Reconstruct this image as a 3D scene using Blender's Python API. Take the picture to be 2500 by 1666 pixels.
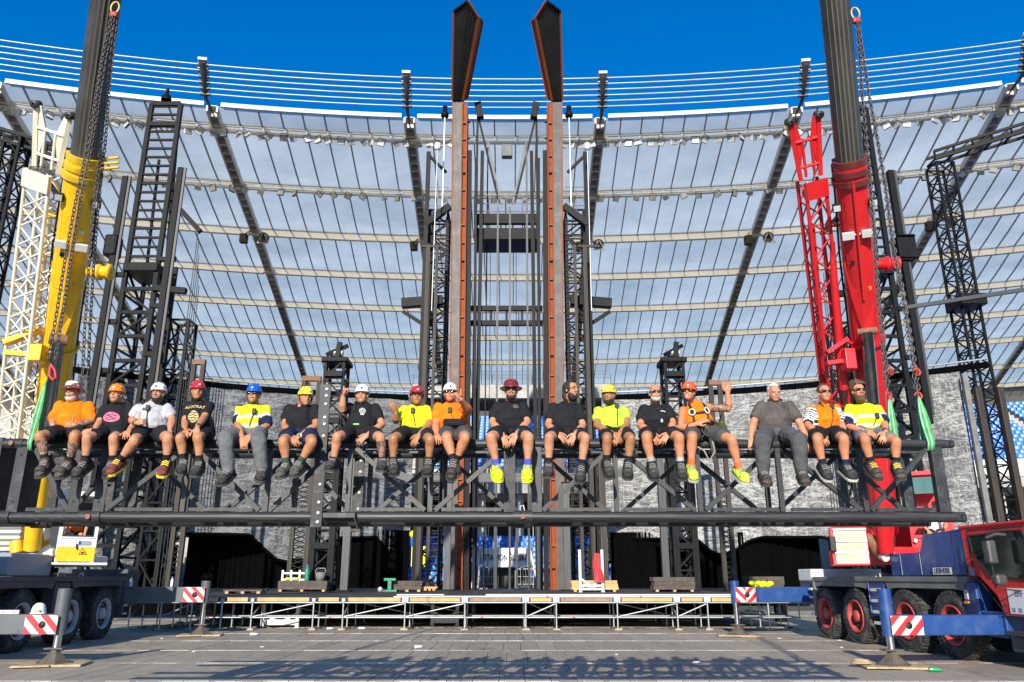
import bpy, bmesh, math, random
from mathutils import Vector, Matrix, noise
random.seed(7)
R = math.radians
S = bpy.context.scene
for _o in list(bpy.data.objects): bpy.data.objects.remove(_o)
COL = S.collection

# ------------------------------------------------------------------ camera
PITCH = R(16.9); FPX = 1900.0; CAMZ = 1.7
cam_d = bpy.data.cameras.new('camera'); cam = bpy.data.objects.new('camera', cam_d); COL.objects.link(cam)
cam_d.sensor_width = 36.0; cam_d.lens = FPX / 2500.0 * 36.0
cam_d.clip_start = 0.1; cam_d.clip_end = 3000
cam.location = (0, 0, CAMZ); cam.rotation_euler = (math.pi / 2 + PITCH, 0, 0)
S.camera = cam

# ------------------------------------------------------------------ sky and sun
SUN_EL, SUN_AZ = R(22.0), R(9.0)          # sun behind the camera, a little to the left
world = bpy.data.worlds.new('World'); S.world = world; world.use_nodes = True
wn = world.node_tree; wn.nodes.clear()
w_out = wn.nodes.new('ShaderNodeOutputWorld'); w_bg = wn.nodes.new('ShaderNodeBackground')
w_sky = wn.nodes.new('ShaderNodeTexSky'); w_sky.sky_type = 'NISHITA'; w_sky.sun_disc = False
w_sky.sun_elevation = SUN_EL; w_sky.sun_rotation = R(180) + SUN_AZ
w_sky.altitude = 300; w_sky.air_density = 1.0; w_sky.dust_density = 0.25; w_sky.ozone_density = 4.0
w_hsv = wn.nodes.new('ShaderNodeHueSaturation')
w_hsv.inputs['Saturation'].default_value = 1.35; w_hsv.inputs['Value'].default_value = 1.32; w_hsv.inputs['Hue'].default_value = 0.507
wn.links.new(w_sky.outputs[0], w_hsv.inputs['Color']); wn.links.new(w_hsv.outputs[0], w_bg.inputs['Color'])
w_bg.inputs['Strength'].default_value = 0.11
wn.links.new(w_bg.outputs[0], w_out.inputs[0])
sun_d = bpy.data.lights.new('sun', 'SUN'); sun = bpy.data.objects.new('sun', sun_d); COL.objects.link(sun)
sun_d.energy = 5.0; sun_d.angle = R(0.53); sun_d.color = (1.0, 0.93, 0.82)
SUNV = Vector((-math.sin(SUN_AZ) * math.cos(SUN_EL), -math.cos(SUN_AZ) * math.cos(SUN_EL), math.sin(SUN_EL)))
sun.rotation_euler = (-SUNV).to_track_quat('-Z', 'Y').to_euler(); sun.location = (-10, -40, 30)
S.view_settings.view_transform = 'Standard'; S.view_settings.look = 'None'
S.view_settings.exposure = 0.56; S.view_settings.gamma = 1.0; S.view_settings.use_curve_mapping = False
S.render.engine = 'CYCLES'
S.cycles.max_bounces = 6; S.cycles.diffuse_bounces = 3; S.cycles.glossy_bounces = 3
S.cycles.transmission_bounces = 4; S.cycles.transparent_max_bounces = 6; S.cycles.use_denoising = True

# ------------------------------------------------------------------ a pixel of the photograph to a point of the place
_c, _s = math.cos(PITCH), math.sin(PITCH)
def _ray(x, y):
    u, v = (x - 1250.0) / FPX, (833.0 - y) / FPX
    return Vector((u, _c - v * _s, _s + v * _c))
def at(x, y, Y):
    d = _ray(x, y); k = Y / d.y
    return Vector((d.x * k, Y, CAMZ + d.z * k))
def atz(x, y, Z):
    d = _ray(x, y); k = (Z - CAMZ) / d.z
    return Vector((d.x * k, d.y * k, Z))
def atx(x, y, X):
    d = _ray(x, y); k = X / d.x
    return Vector((X, d.y * k, CAMZ + d.z * k))
def V(*a): return Vector(a)

# ------------------------------------------------------------------ materials
MATS = {}
def mat(name, col, rough=0.6, metal=0.0, var=0.25, scale=4.0, bump=0.0, bscale=40.0, spec=0.5, dirt=None, dscale=1.5, damt=0.5, coat=0.0):
    """plain procedural paint / metal / cloth: base colour with noise variation, optional dirt patches and fine bump"""
    if name in MATS: return MATS[name]
    m = bpy.data.materials.new(name); m.use_nodes = True; MATS[name] = m
    nt = m.node_tree; N = nt.nodes; L = nt.links
    b = N['Principled BSDF']
    b.inputs['Roughness'].default_value = rough; b.inputs['Metallic'].default_value = metal
    b.inputs['Specular IOR Level'].default_value = spec; b.inputs['Coat Weight'].default_value = coat
    tc = N.new('ShaderNodeTexCoord')
    nz = N.new('ShaderNodeTexNoise'); nz.inputs['Scale'].default_value = scale; nz.inputs['Detail'].default_value = 5
    L.new(tc.outputs['Object'], nz.inputs['Vector'])
    r = N.new('ShaderNodeValToRGB'); L.new(nz.outputs['Fac'], r.inputs['Fac'])
    r.color_ramp.elements[0].position = 0.3; r.color_ramp.elements[1].position = 0.7
    c0 = [max(0, c * (1 - var)) for c in col[:3]] + [1]; c1 = [min(1, c * (1 + var)) for c in col[:3]] + [1]
    r.color_ramp.elements[0].color = c0; r.color_ramp.elements[1].color = c1
    out = r.outputs['Color']
    if dirt:
        n2 = N.new('ShaderNodeTexNoise'); n2.inputs['Scale'].default_value = dscale; n2.inputs['Detail'].default_value = 8; n2.inputs['Roughness'].default_value = 0.7
        L.new(tc.outputs['Object'], n2.inputs['Vector'])
        r2 = N.new('ShaderNodeValToRGB'); L.new(n2.outputs['Fac'], r2.inputs['Fac'])
        r2.color_ramp.elements[0].position = 0.5; r2.color_ramp.elements[1].position = 0.72
        r2.color_ramp.elements[0].color = (0, 0, 0, 1); r2.color_ramp.elements[1].color = (damt, damt, damt, 1)
        mx = N.new('ShaderNodeMixRGB'); L.new(r2.outputs['Color'], mx.inputs['Fac']); L.new(out, mx.inputs['Color1'])
        mx.inputs['Color2'].default_value = (*dirt, 1); out = mx.outputs['Color']
    L.new(out, b.inputs['Base Color'])
    if bump:
        n3 = N.new('ShaderNodeTexNoise'); n3.inputs['Scale'].default_value = bscale; n3.inputs['Detail'].default_value = 4
        L.new(tc.outputs['Object'], n3.inputs['Vector'])
        bp = N.new('ShaderNodeBump'); bp.inputs['Strength'].default_value = bump; bp.inputs['Distance'].default_value = 0.02
        L.new(n3.outputs['Fac'], bp.inputs['Height']); L.new(bp.outputs['Normal'], b.inputs['Normal'])
    return m

black_steel = mat('black_steel', (0.006, 0.0063, 0.007), 0.55, 0.0, 0.3, 3, dirt=(0.022, 0.02, 0.018), dscale=6, damt=0.4, spec=0.14)
truss_paint = mat('truss_paint', (0.02, 0.021, 0.023), 0.45, 0.0, 0.25, 3, dirt=(0.22, 0.21, 0.2), dscale=11, damt=0.3, spec=0.4)
grey_steel = mat('grey_steel', (0.04, 0.041, 0.043), 0.5, 0.15, 0.25, 4, dirt=(0.09, 0.075, 0.06), dscale=5)
galv = mat('galvanised_steel', (0.40, 0.41, 0.41), 0.45, 0.5, 0.15, 8, dirt=(0.25, 0.24, 0.22), dscale=12)
rust = mat('rusty_steel', (0.19, 0.09, 0.05), 0.8, 0.0, 0.4, 9)
brown_steel = mat('worn_brown_steel', (0.035, 0.029, 0.024), 0.6, 0.1, 0.4, 3, dirt=(0.13, 0.09, 0.06), dscale=4, spec=0.25)
white_paint = mat('white_paint', (0.56, 0.56, 0.54), 0.5, 0, 0.08, 3, dirt=(0.4, 0.38, 0.34), dscale=5, damt=0.4)
cream_paint = mat('cream_paint', (0.74, 0.68, 0.54), 0.5, 0, 0.1, 2, dirt=(0.35, 0.3, 0.22), dscale=3, damt=0.4)
purlin_m = mat('purlin_cream', (0.86, 0.84, 0.76), 0.5, 0, 0.06, 0.5, dirt=(0.6, 0.55, 0.46), dscale=1.5, damt=0.3)
yellow_paint = mat('crane_yellow', (0.80, 0.44, 0.006), 0.38, 0, 0.08, 1.5, dirt=(0.35, 0.19, 0.02), dscale=4, damt=0.4, coat=0.3)
red_paint = mat('crane_red', (0.58, 0.014, 0.018), 0.4, 0, 0.12, 1.5, dirt=(0.25, 0.03, 0.03), dscale=3, damt=0.4, coat=0.3)
blue_paint = mat('crane_blue', (0.010, 0.05, 0.19), 0.4, 0, 0.15, 1.5, dirt=(0.10, 0.13, 0.2), dscale=3, damt=0.4, coat=0.2)
carrier_grey = mat('carrier_grey', (0.045, 0.05, 0.06), 0.5, 0, 0.2, 2, dirt=(0.13, 0.13, 0.13), dscale=3, damt=0.4)
light_grey = mat('light_grey_paint', (0.22, 0.25, 0.3), 0.5, 0, 0.12, 2, dirt=(0.1, 0.1, 0.1), dscale=4, damt=0.4)
dull_grey = mat('dull_grey_plastic', (0.15, 0.15, 0.14), 0.7, 0, 0.25, 2, dirt=(0.07, 0.06, 0.05), dscale=4, damt=0.6)
rubber = mat('tyre_rubber', (0.028, 0.027, 0.025), 0.85, 0, 0.3, 5, dirt=(0.17, 0.155, 0.135), dscale=4, damt=0.75, bump=0.2)
chrome = mat('chrome', (0.75, 0.76, 0.78), 0.12, 1.0, 0.05, 2)
dark_glass = mat('dark_glass', (0.012, 0.02, 0.018), 0.06, 0, 0.1, 1, spec=0.9)
black_cloth = mat('black_cloth', (0.0016, 0.0016, 0.0018), 0.95, 0, 0.3, 2, bump=0.3, bscale=8, spec=0.05)  # near-black also holds the shade of the deep openings
wood = mat('raw_timber', (0.50, 0.30, 0.12), 0.7, 0, 0.25, 3, dirt=(0.3, 0.16, 0.06), dscale=6)
ply = mat('plywood_pad', (0.42, 0.31, 0.18), 0.75, 0, 0.25, 5, dirt=(0.2, 0.15, 0.09), dscale=6)
dark_wood = mat('dark_timber', (0.06, 0.042, 0.032), 0.7, 0, 0.4, 4, dirt=(0.14, 0.11, 0.085), dscale=5)
seat_blue = mat('seat_blue', (0.03, 0.17, 0.58), 0.4, 0, 0.15, 1)
concrete = mat('concrete', (0.34, 0.33, 0.31), 0.85, 0, 0.15, 1.5, dirt=(0.2, 0.19, 0.18), dscale=2)
orange_steel = mat('orange_primer_steel', (0.23, 0.05, 0.013), 0.65, 0, 0.25, 2, spec=0.2, dirt=(0.12, 0.04, 0.02), dscale=2, damt=0.6)
white_plain = mat('white_plain', (0.62, 0.62, 0.61), 0.5, 0, 0.03, 3)
red_plain = mat('signal_red', (0.62, 0.02, 0.025), 0.5, 0, 0.1, 3)
black_plain = mat('black_plain', (0.012, 0.012, 0.012), 0.6, 0, 0.2, 3)
hook_red = mat('hook_red', (0.30, 0.03, 0.015), 0.5, 0.1, 0.2, 6)
chain_steel = mat('chain_steel', (0.10, 0.085, 0.075), 0.5, 0.5, 0.3, 20)
sling_green = mat('sling_green', (0.06, 0.28, 0.09), 0.8, 0, 0.35, 9)
amber = mat('amber_lens', (0.75, 0.25, 0.03), 0.3)
lamp_glass = mat('lamp_lens', (0.6, 0.62, 0.6), 0.2, 0.2)

# ------------------------------------------------------------------ object helpers
WM = {}                                   # world frame of every root and part
def reg(o, M): WM[o.name] = M; return o
def tag(o, label=None, cat=None, group=None, kind=None):
    if label: o['label'] = label
    if cat: o['category'] = cat
    if group: o['group'] = group
    if kind: o['kind'] = kind
    return o
def thing(name, label, cat, loc=(0, 0, 0), rz=0.0, group=None):
    o = bpy.data.objects.new(name, None); COL.objects.link(o); o.empty_display_size = 0.2
    o.location = loc; o.rotation_euler = (0, 0, rz)
    reg(o, Matrix.Translation(Vector(loc)) @ Matrix.Rotation(rz, 4, 'Z'))
    return tag(o, label, cat, group)
def frame_of(parent): return WM[parent.name] if parent is not None else Matrix()
def link(name, me, parent=None, world=None):
    o = bpy.data.objects.new(name, me); COL.objects.link(o)
    M = frame_of(parent)
    if parent is not None: o.parent = parent
    W = world if world is not None else M
    o.matrix_basis = M.inverted() @ W
    reg(o, M)
    return o

def frame(p0, p1, up=None):
    d = (Vector(p1) - Vector(p0)); L = d.length
    z = d.normalized()
    u = Vector(up) if up is not None else (Vector((0, 0, 1)) if abs(z.z) < 0.95 else Vector((0, 1, 0)))
    x = u.cross(z)
    if x.length < 1e-5: x = Vector((1, 0, 0)).cross(z)
    x.normalize(); y = z.cross(x)
    return Vector(p0), x, y, z, L

class MB:
    """collects shapes in world coordinates and links them as one mesh"""
    def __init__(s): s.v = []; s.f = []; s.m = []; s.sm = []
    def add(s, vs, fs, mi=0, smooth=False):
        n = len(s.v); s.v.extend(Vector(v) for v in vs)
        for f in fs: s.f.append([i + n for i in f]); s.m.append(mi); s.sm.append(smooth)
        return s
    def box(s, c, size, M=None, mi=0):
        hx, hy, hz = size[0] / 2, size[1] / 2, size[2] / 2; c = Vector(c)
        vs = [Vector((x, y, z)) for z in (-hz, hz) for y in (-hy, hy) for x in (-hx, hx)]
        if M is not None: vs = [M @ v for v in vs]
        return s.add([c + v for v in vs], [(0, 2, 3, 1), (4, 5, 7, 6), (0, 1, 5, 4), (2, 6, 7, 3), (0, 4, 6, 2), (1, 3, 7, 5)], mi)
    def bbox(s, x0, x1, y0, y1, z0, z1, mi=0):
        return s.box(((x0 + x1) / 2, (y0 + y1) / 2, (z0 + z1) / 2), (abs(x1 - x0), abs(y1 - y0), abs(z1 - z0)), None, mi)
    def cbox(s, x0, x1, y0, y1, z0, z1, b=0.02, mi=0):
        """box with chamfered edges"""
        bm = bmesh.new(); bmesh.ops.create_cube(bm, size=1)
        for v in bm.verts: v.co = Vector(((x0 + x1) / 2 + v.co.x * (x1 - x0), (y0 + y1) / 2 + v.co.y * (y1 - y0), (z0 + z1) / 2 + v.co.z * (z1 - z0)))
        bmesh.ops.bevel(bm, geom=list(bm.edges), offset=b, segments=2, affect='EDGES', profile=0.5)
        return s.bm(bm, mi)
    def bm(s, bm, mi=0, smooth=False):
        bm.verts.index_update(); s.add([v.co.copy() for v in bm.verts], [[v.index for v in f.verts] for f in bm.faces], mi, smooth); bm.free(); return s
    def beam(s, p0, p1, w, h=None, up=None, mi=0):
        h = h or w; o, x, y, z, L = frame(p0, p1, up)
        vs = [o + x * (a * w / 2) + y * (b * h / 2) + z * c for c in (0, L) for (a, b) in ((-1, -1), (1, -1), (1, 1), (-1, 1))]
        return s.add(vs, [(3, 2, 1, 0), (4, 5, 6, 7), (0, 1, 5, 4), (1, 2, 6, 5), (2, 3, 7, 6), (3, 0, 4, 7)], mi)
    def tube(s, p0, p1, r, n=12, r2=None, mi=0, cap=True):
        r2 = r if r2 is None else r2; o, x, y, z, L = frame(p0, p1)
        vs = []
        for c, rr in ((0, r), (L, r2)):
            for i in range(n):
                a = 2 * math.pi * i / n; vs.append(o + x * (math.cos(a) * rr) + y * (math.sin(a) * rr) + z * c)
        s.add(vs, [(i, (i + 1) % n, n + (i + 1) % n, n + i) for i in range(n)], mi, True)
        if cap: s.add(vs, [list(range(n))[::-1], list(range(n, 2 * n))], mi)
        return s
    def ring_loft(s, rings, mi=0, smooth=True, close=True, cap=True):
        n = len(rings[0]); vs = [v for r in rings for v in r]; fs = []
        for k in range(len(rings) - 1):
            for i in range(n if close else n - 1):
                j = (i + 1) % n; fs.append((k * n + i, k * n + j, (k + 1) * n + j, (k + 1) * n + i))
        s.add(vs, fs, mi, smooth)
        if cap and close: s.add(list(rings[0]) + list(rings[-1]), [list(range(n))[::-1], list(range(n, 2 * n))], mi)
        return s
    def path(s, pts, r, n=8, mi=0, rs=None):
        pts = [Vector(p) for p in pts]; rings = []; px = None
        for k, p in enumerate(pts):
            t = (pts[min(k + 1, len(pts) - 1)] - pts[max(k - 1, 0)]).normalized()
            if px is None: px = Vector((0, 0, 1)).cross(t) if abs(t.z) < 0.95 else Vector((1, 0, 0)).cross(t)
            x = (px - t * px.dot(t)); x = x.normalized() if x.length > 1e-6 else Vector((1, 0, 0)); px = x; y = t.cross(x)
            rr = rs[k] if rs else r
            rings.append([p + x * (math.cos(2 * math.pi * i / n) * rr) + y * (math.sin(2 * math.pi * i / n) * rr) for i in range(n)])
        return s.ring_loft(rings, mi)
    def lathe(s, o, axis, prof, n=24, mi=0, cap=False, smooth=True):
        """prof: list of (distance along axis, radius)"""
        o, x, y, z, L = frame(o, Vector(o) + Vector(axis).normalized())
        rings = [[o + z * a + x * (math.cos(2 * math.pi * i / n) * r) + y * (math.sin(2 * math.pi * i / n) * r) for i in range(n)] for a, r in prof]
        return s.ring_loft(rings, mi, smooth, True, cap)
    def prism(s, poly, off, mi=0):
        """poly: world points, off: thickness vector"""
        n = len(poly); off = Vector(off); vs = [Vector(p) for p in poly] + [Vector(p) + off for p in poly]
        return s.add(vs, [list(range(n))[::-1], list(range(n, 2 * n))] + [(i, (i + 1) % n, n + (i + 1) % n, n + i) for i in range(n)], mi)
    def ball(s, c, r, n=12, mi=0, M=None):
        if not hasattr(r, '__len__'): r = (r, r, r)
        c = Vector(c); k = max(4, n // 2); rings = []
        vs = [Vector((0, 0, -1))]
        for j in range(1, k):
            t = -math.pi / 2 + math.pi * j / k
            vs += [Vector((math.cos(t) * math.cos(2 * math.pi * i / n), math.cos(t) * math.sin(2 * math.pi * i / n), math.sin(t))) for i in range(n)]
        vs.append(Vector((0, 0, 1))); fs = []
        for i in range(n):
            fs.append((0, 1 + (i + 1) % n, 1 + i)); e = len(vs) - 1; b = 1 + (k - 2) * n
            fs.append((e, b + i, b + (i + 1) % n))
            for j in range(k - 2): a = 1 + j * n; fs.append((a + i, a + (i + 1) % n, a + n + (i + 1) % n, a + n + i))
        vs = [Vector((v.x * r[0], v.y * r[1], v.z * r[2])) for v in vs]
        if M is not None: vs = [M @ v for v in vs]
        return s.add([c + v for v in vs], fs, mi, True)
    def xf(s, M): s.v = [M @ v for v in s.v]; return s
    def mesh(s, name, mats, M=None):
        me = bpy.data.meshes.new(name)
        vs = s.v if M is None else [M @ v for v in s.v]
        me.from_pydata([tuple(v) for v in vs], [], s.f)
        for m in (mats if isinstance(mats, (list, tuple)) else [mats]): me.materials.append(m)
        me.polygons.foreach_set('material_index', s.m); me.polygons.foreach_set('use_smooth', s.sm)
        me.update(); return me
    def build(s, name, mats, parent=None):
        M = frame_of(parent)
        return link(name, s.mesh(name, mats, M.inverted() if parent is not None else None), parent)

_unit = {}
def unit(shape, m):
    k = (shape, m.name)
    if k not in _unit:
        b = MB()
        if shape == 'bar': b.bbox(-.5, .5, -.5, .5, 0, 1)
        else: b.tube((0, 0, 0), (0, 0, 1), 0.5, int(shape[4:] or 10))
        _unit[k] = b.mesh('%s_%s' % (shape, m.name), m)
    return _unit[k]
def rod(name, p0, p1, w, m, parent=None, h=None, shape='bar', up=None):
    """one straight member as an object of its own (shared unit mesh)"""
    o, x, y, z, L = frame(p0, p1, up); h = h or w
    W = Matrix(((x.x * w, y.x * h, z.x * L, o.x), (x.y * w, y.y * h, z.y * L, o.y), (x.z * w, y.z * h, z.z * L, o.z), (0, 0, 0, 1)))
    ob = bpy.data.objects.new(name, unit(shape, m)); COL.objects.link(ob)
    M = frame_of(parent)
    if parent is not None: ob.parent = parent
    ob.matrix_basis = M.inverted() @ W
    return ob
def rodt(name, p0, p1, r, m, parent=None, n=10): return rod(name, p0, p1, 2 * r, m, parent, shape='tube%d' % n)

# temporary scene in which fonts and body shapes are turned into plain meshes
TMP = bpy.data.scenes.new('workbench')
def bake(objs):
    for o in objs: TMP.collection.objects.link(o)
    with bpy.context.temp_override(scene=TMP, view_layer=TMP.view_layers[0]):
        TMP.view_layers[0].update()
        dg = bpy.context.evaluated_depsgraph_get()
        out = [bpy.data.meshes.new_from_object(o.evaluated_get(dg)) for o in objs]
    for o in objs: bpy.data.objects.remove(o)
    return out
def text_mesh(body, size, m, extrude=0.004, sx=1.0, bold=0.0):
    c = bpy.data.curves.new('lettering', 'FONT'); c.body = body; c.size = size; c.extrude = extrude; c.offset = bold
    c.align_x = 'CENTER'; c.align_y = 'CENTER'
    me = bake([bpy.data.objects.new('lettering', c)])[0]
    for v in me.vertices: v.co.x *= sx
    me.materials.clear(); me.materials.append(m); return me
def lettering(name, body, size, o, x, y, m, parent, sx=1.0, bold=0.0):
    """flat letters at o, reading along x with up y"""
    x = Vector(x).normalized(); y = Vector(y).normalized(); z = x.cross(y)
    W = Matrix(((x.x, y.x, z.x, o[0]), (x.y, y.y, z.y, o[1]), (x.z, y.z, z.z, o[2]), (0, 0, 0, 1)))
    return link(name, text_mesh(body, size, m, 0.003, sx, bold), parent, W)
# ================================================================== SETTING
# ---- node helper for the few special materials
def nmat(name):
    m = bpy.data.materials.new(name); m.use_nodes = True; MATS[name] = m
    nt = m.node_tree; return m, nt.nodes, nt.links, nt.nodes['Principled BSDF']
def ramp(N, L, src, stops):
    r = N.new('ShaderNodeValToRGB'); L.new(src, r.inputs['Fac']); e = r.color_ramp.elements
    while len(e) < len(stops): e.new(0.5)
    for i, (p, c) in enumerate(stops): e[i].position = p; e[i].color = (*c, 1) if hasattr(c, '__len__') else (c, c, c, 1)
    return r.outputs['Color']
def noisetex(N, L, vec, scale, detail=4, rough=0.5, dist=0.0):
    n = N.new('ShaderNodeTexNoise'); n.inputs['Scale'].default_value = scale; n.inputs['Detail'].default_value = detail
    n.inputs['Roughness'].default_value = rough; n.inputs['Distortion'].default_value = dist; L.new(vec, n.inputs['Vector']); return n.outputs['Fac']
def mapping(N, L, vec, scale, rot=(0, 0, 0)):
    m = N.new('ShaderNodeMapping'); m.inputs['Scale'].default_value = scale; m.inputs['Rotation'].default_value = rot; L.new(vec, m.inputs['Vector']); return m.outputs[0]
def mixc(N, L, fac, a, b, mode='MIX'):
    x = N.new('ShaderNodeMixRGB'); x.blend_type = mode
    for s, k in ((fac, 'Fac'), (a, 'Color1'), (b, 'Color2')):
        if hasattr(s, 'is_output') or hasattr(s, 'links'): L.new(s, x.inputs[k])
        elif hasattr(s, '__len__'): x.inputs[k].default_value = (*s, 1)
        else: x.inputs[k].default_value = s
    return x.outputs[0]

# ---- ground
gm, N, L, b = nmat('ground_soil')
tc = N.new('ShaderNodeTexCoord'); c = ramp(N, L, noisetex(N, L, tc.outputs['Object'], 0.5, 8), [(0.3, (0.05, 0.05, 0.045)), (0.7, (0.10, 0.10, 0.09))])
L.new(c, b.inputs['Base Color']); b.inputs['Roughness'].default_value = 0.9
mb = MB(); mb.add([(-900, -500, -0.06), (900, -500, -0.06), (900, 1400, -0.06), (-900, 1400, -0.06)], [(0, 1, 2, 3)])
tag(mb.build('ground', gm), kind='structure')

# ---- temporary aluminium floor: planks 0.45 x 2.93 m
fm, N, L, b = nmat('floor_aluminium')
geo = N.new('ShaderNodeNewGeometry'); oi = N.new('ShaderNodeObjectInfo')
big = noisetex(N, L, geo.outputs['Position'], 0.22, 5, 0.6)
fine = noisetex(N, L, mapping(N, L, geo.outputs['Position'], (1, .35, 1)), 5.0, 8, 0.7)
c = ramp(N, L, big, [(0.3, (0.30, 0.295, 0.28)), (0.7, (0.52, 0.50, 0.46))])
c = mixc(N, L, 0.5, c, ramp(N, L, fine, [(0.3, (0.25, 0.24, 0.23)), (0.75, (0.62, 0.6, 0.56))]))
rv = N.new('ShaderNodeMath'); rv.operation = 'MULTIPLY_ADD'; L.new(oi.outputs['Random'], rv.inputs[0]); rv.inputs[1].default_value = 0.16; rv.inputs[2].default_value = 0.9
c = mixc(N, L, 1.0, c, rv.outputs[0], 'MULTIPLY')
# scuffs and a few pinkish stains
st = ramp(N, L, noisetex(N, L, mapping(N, L, geo.outputs['Position'], (.5, .25, 1)), 1.3, 7, 0.75), [(0.56, 0.0), (0.72, 0.6)])
c = mixc(N, L, st, c, (0.07, 0.066, 0.062))
st2 = ramp(N, L, noisetex(N, L, mapping(N, L, geo.outputs['Position'], (.7, .4, 2)), 0.9, 6, 0.8), [(0.6, 0.0), (0.75, 0.5)])
c = mixc(N, L, st2, c, (0.5, 0.46, 0.42))
sep = N.new('ShaderNodeSeparateXYZ'); L.new(geo.outputs['Position'], sep.inputs[0])
rib = N.new('ShaderNodeMath'); rib.operation = 'MULTIPLY'; L.new(sep.outputs['X'], rib.inputs[0]); rib.inputs[1].default_value = 2 * math.pi / 0.038
sn = N.new('ShaderNodeMath'); sn.operation = 'SINE'; L.new(rib.outputs[0], sn.inputs[0])
ribc = ramp(N, L, sn.outputs[0], [(0.35, 0.55), (0.6, 1.0)])
c = mixc(N, L, 0.7, c, ribc, 'MULTIPLY')
c = mixc(N, L, 1.0, c, (1.08, 0.97, 0.80), 'MULTIPLY')
L.new(c, b.inputs['Base Color']); b.inputs['Metallic'].default_value = 0.0; b.inputs['Specular IOR Level'].default_value = 0.12
rr = ramp(N, L, fine, [(0.3, 0.42), (0.7, 0.65)]); L.new(rr, b.inputs['Roughness'])
bp = N.new('ShaderNodeBump'); bp.inputs['Strength'].default_value = 0.7; bp.inputs['Distance'].default_value = 0.006
L.new(sn.outputs[0], bp.inputs['Height']); L.new(bp.outputs['Normal'], b.inputs['Normal'])
lip = mat('floor_joint_lip', (0.62, 0.60, 0.55), 0.4, 0.3, 0.3, 6, dirt=(0.25, 0.24, 0.22), dscale=3, damt=0.8)
PW, PL = 0.45, 2.95; PY0 = 14.45
floor_root = thing('floor', None, None, (0, 20, 0)); floor_root['kind'] = 'structure'
pk = MB(); w2 = PW / 2 - 0.004
pk.add([(-w2, 0.012, -.05), (w2, 0.012, -.05), (w2, PL - .012, -.05), (-w2, PL - .012, -.05), (-w2, .012, -.006), (w2, .012, -.006), (w2, PL - .012, -.006), (-w2, PL - .012, -.006),
        (-w2 + .008, .02, 0), (w2 - .008, .02, 0), (w2 - .008, PL - .02, 0), (-w2 + .008, PL - .02, 0)],
       [(0, 1, 5, 4), (1, 2, 6, 5), (2, 3, 7, 6), (3, 0, 4, 7), (4, 5, 9, 8), (5, 6, 10, 9), (6, 7, 11, 10), (7, 4, 8, 11), (8, 9, 10, 11)])
pk.bbox(-w2 + .004, w2 - .004, -.022, .018, -.02, .004, 1)
plank_me = pk.mesh('floor_plank', [fm, lip])
rest = MB(); npl = 0
for row in range(-2, 10):
    y0 = PY0 + row * PL
    for i in range(-44, 45):
        x = i * PW + (0.11 if row % 2 else 0) ; dz = random.uniform(-.0025, .0025)
        lim = {0: 9.6, 1: 10.6, 2: 11.4, 3: 11.4, 4: 11.0}.get(row, 0)
        if abs(x) < lim and npl < 300:
            o = link('floor_plank', plank_me, floor_root, Matrix.Translation((x, y0, dz))); npl += 1
        elif row >= -1 or abs(i) < 25:
            for f, mi in zip(pk.f, pk.m): pass
            n0 = len(rest.v); rest.v.extend(v + Vector((x, y0, dz)) for v in pk.v)
            rest.f.extend([[k + n0 for k in f] for f in pk.f]); rest.m.extend(pk.m); rest.sm.extend(pk.sm)
tag(rest.build('floor_plank', [fm, lip], floor_root), kind='stuff')

# ---- ring geometry of the stadium
YC = -91.0
def arc(r, ph, z): return Vector((r * math.sin(ph), YC + r * math.cos(ph), z))
def sweep(mb, prof, a, b_, n, mi=0, close=True):
    """profile of (radius, z) swept round the stadium from angle a to b_"""
    rings = [[arc(r, a + (b_ - a) * k / n, z) for r, z in prof] for k in range(n + 1)]
    return mb.ring_loft(rings, mi, False, close, close)

# ---- grandstand behind the stage
stand = thing('grandstand', 'stadium grandstand with rows of blue seats seen between the stage towers', 'grandstand', (0, 56, 0))
A0, A1 = -0.36, 0.36
mb = MB(); prof = [(147, 0)]
for k in range(9): prof += [(147 + k * .75, 1.0 + k * .42), (147 + (k + 1) * .75, 1.0 + k * .42)]
prof += [(153.75, 4.6), (160, 4.6), (160, 0)]
sweep(mb, prof, A0, A1, 60); mb.build('lower_tier', concrete, stand)
mb = MB(); sweep(mb, [(160.2, 0), (160.2, 8.0), (160.8, 8.0), (160.8, 0)], A0, A1, 60); mb.build('concourse_wall', black_plain, stand)
mb = MB(); sweep(mb, [(152.6, 8.0), (152.6, 8.75), (165, 8.75), (165, 8.0)], A0, A1, 60); mb.build('slab', concrete, stand)
mb = MB(); sweep(mb, [(152.5, 8.76), (152.5, 10.0), (152.7, 10.0), (152.7, 8.76)], A0, A1, 60); mb.build('balcony_front', white_paint, stand)
mb = MB(); prof = [(153, 8.76)]
for k in range(17): prof += [(153 + k * .95, 9.4 + k * .45), (153 + (k + 1) * .95, 9.4 + k * .45)]
prof += [(169.2, 8.76)]
sweep(mb, prof, A0, A1, 60); mb.build('upper_tier', concrete, stand)
mb = MB(); sweep(mb, [(169.3, 8), (169.3, 18.0), (169.7, 18.0), (169.7, 8)], A0, A1, 60); mb.build('rear_wall', black_plain, stand)
mb = MB(); sweep(mb, [(168.6, 19.2), (168.6, 20.6), (178, 20.6), (178, 19.2)], -.06, .06, 10); mb.build('slab', concrete, stand)
mb = MB(); sweep(mb, [(230, 15), (230, 32), (230.4, 32), (230.4, 15)], -.55, .55, 90); mb.build('back_wall', mat('back_wall_grey', (0.2, 0.22, 0.23), 0.7), stand)
for k in range(-14, 15):
    ph = k * 0.0195 + 0.004
    rodt('column', arc(154.2, ph, 4.6), arc(154.2, ph, 8.0), 0.33, white_paint, stand, 14)
    
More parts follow.
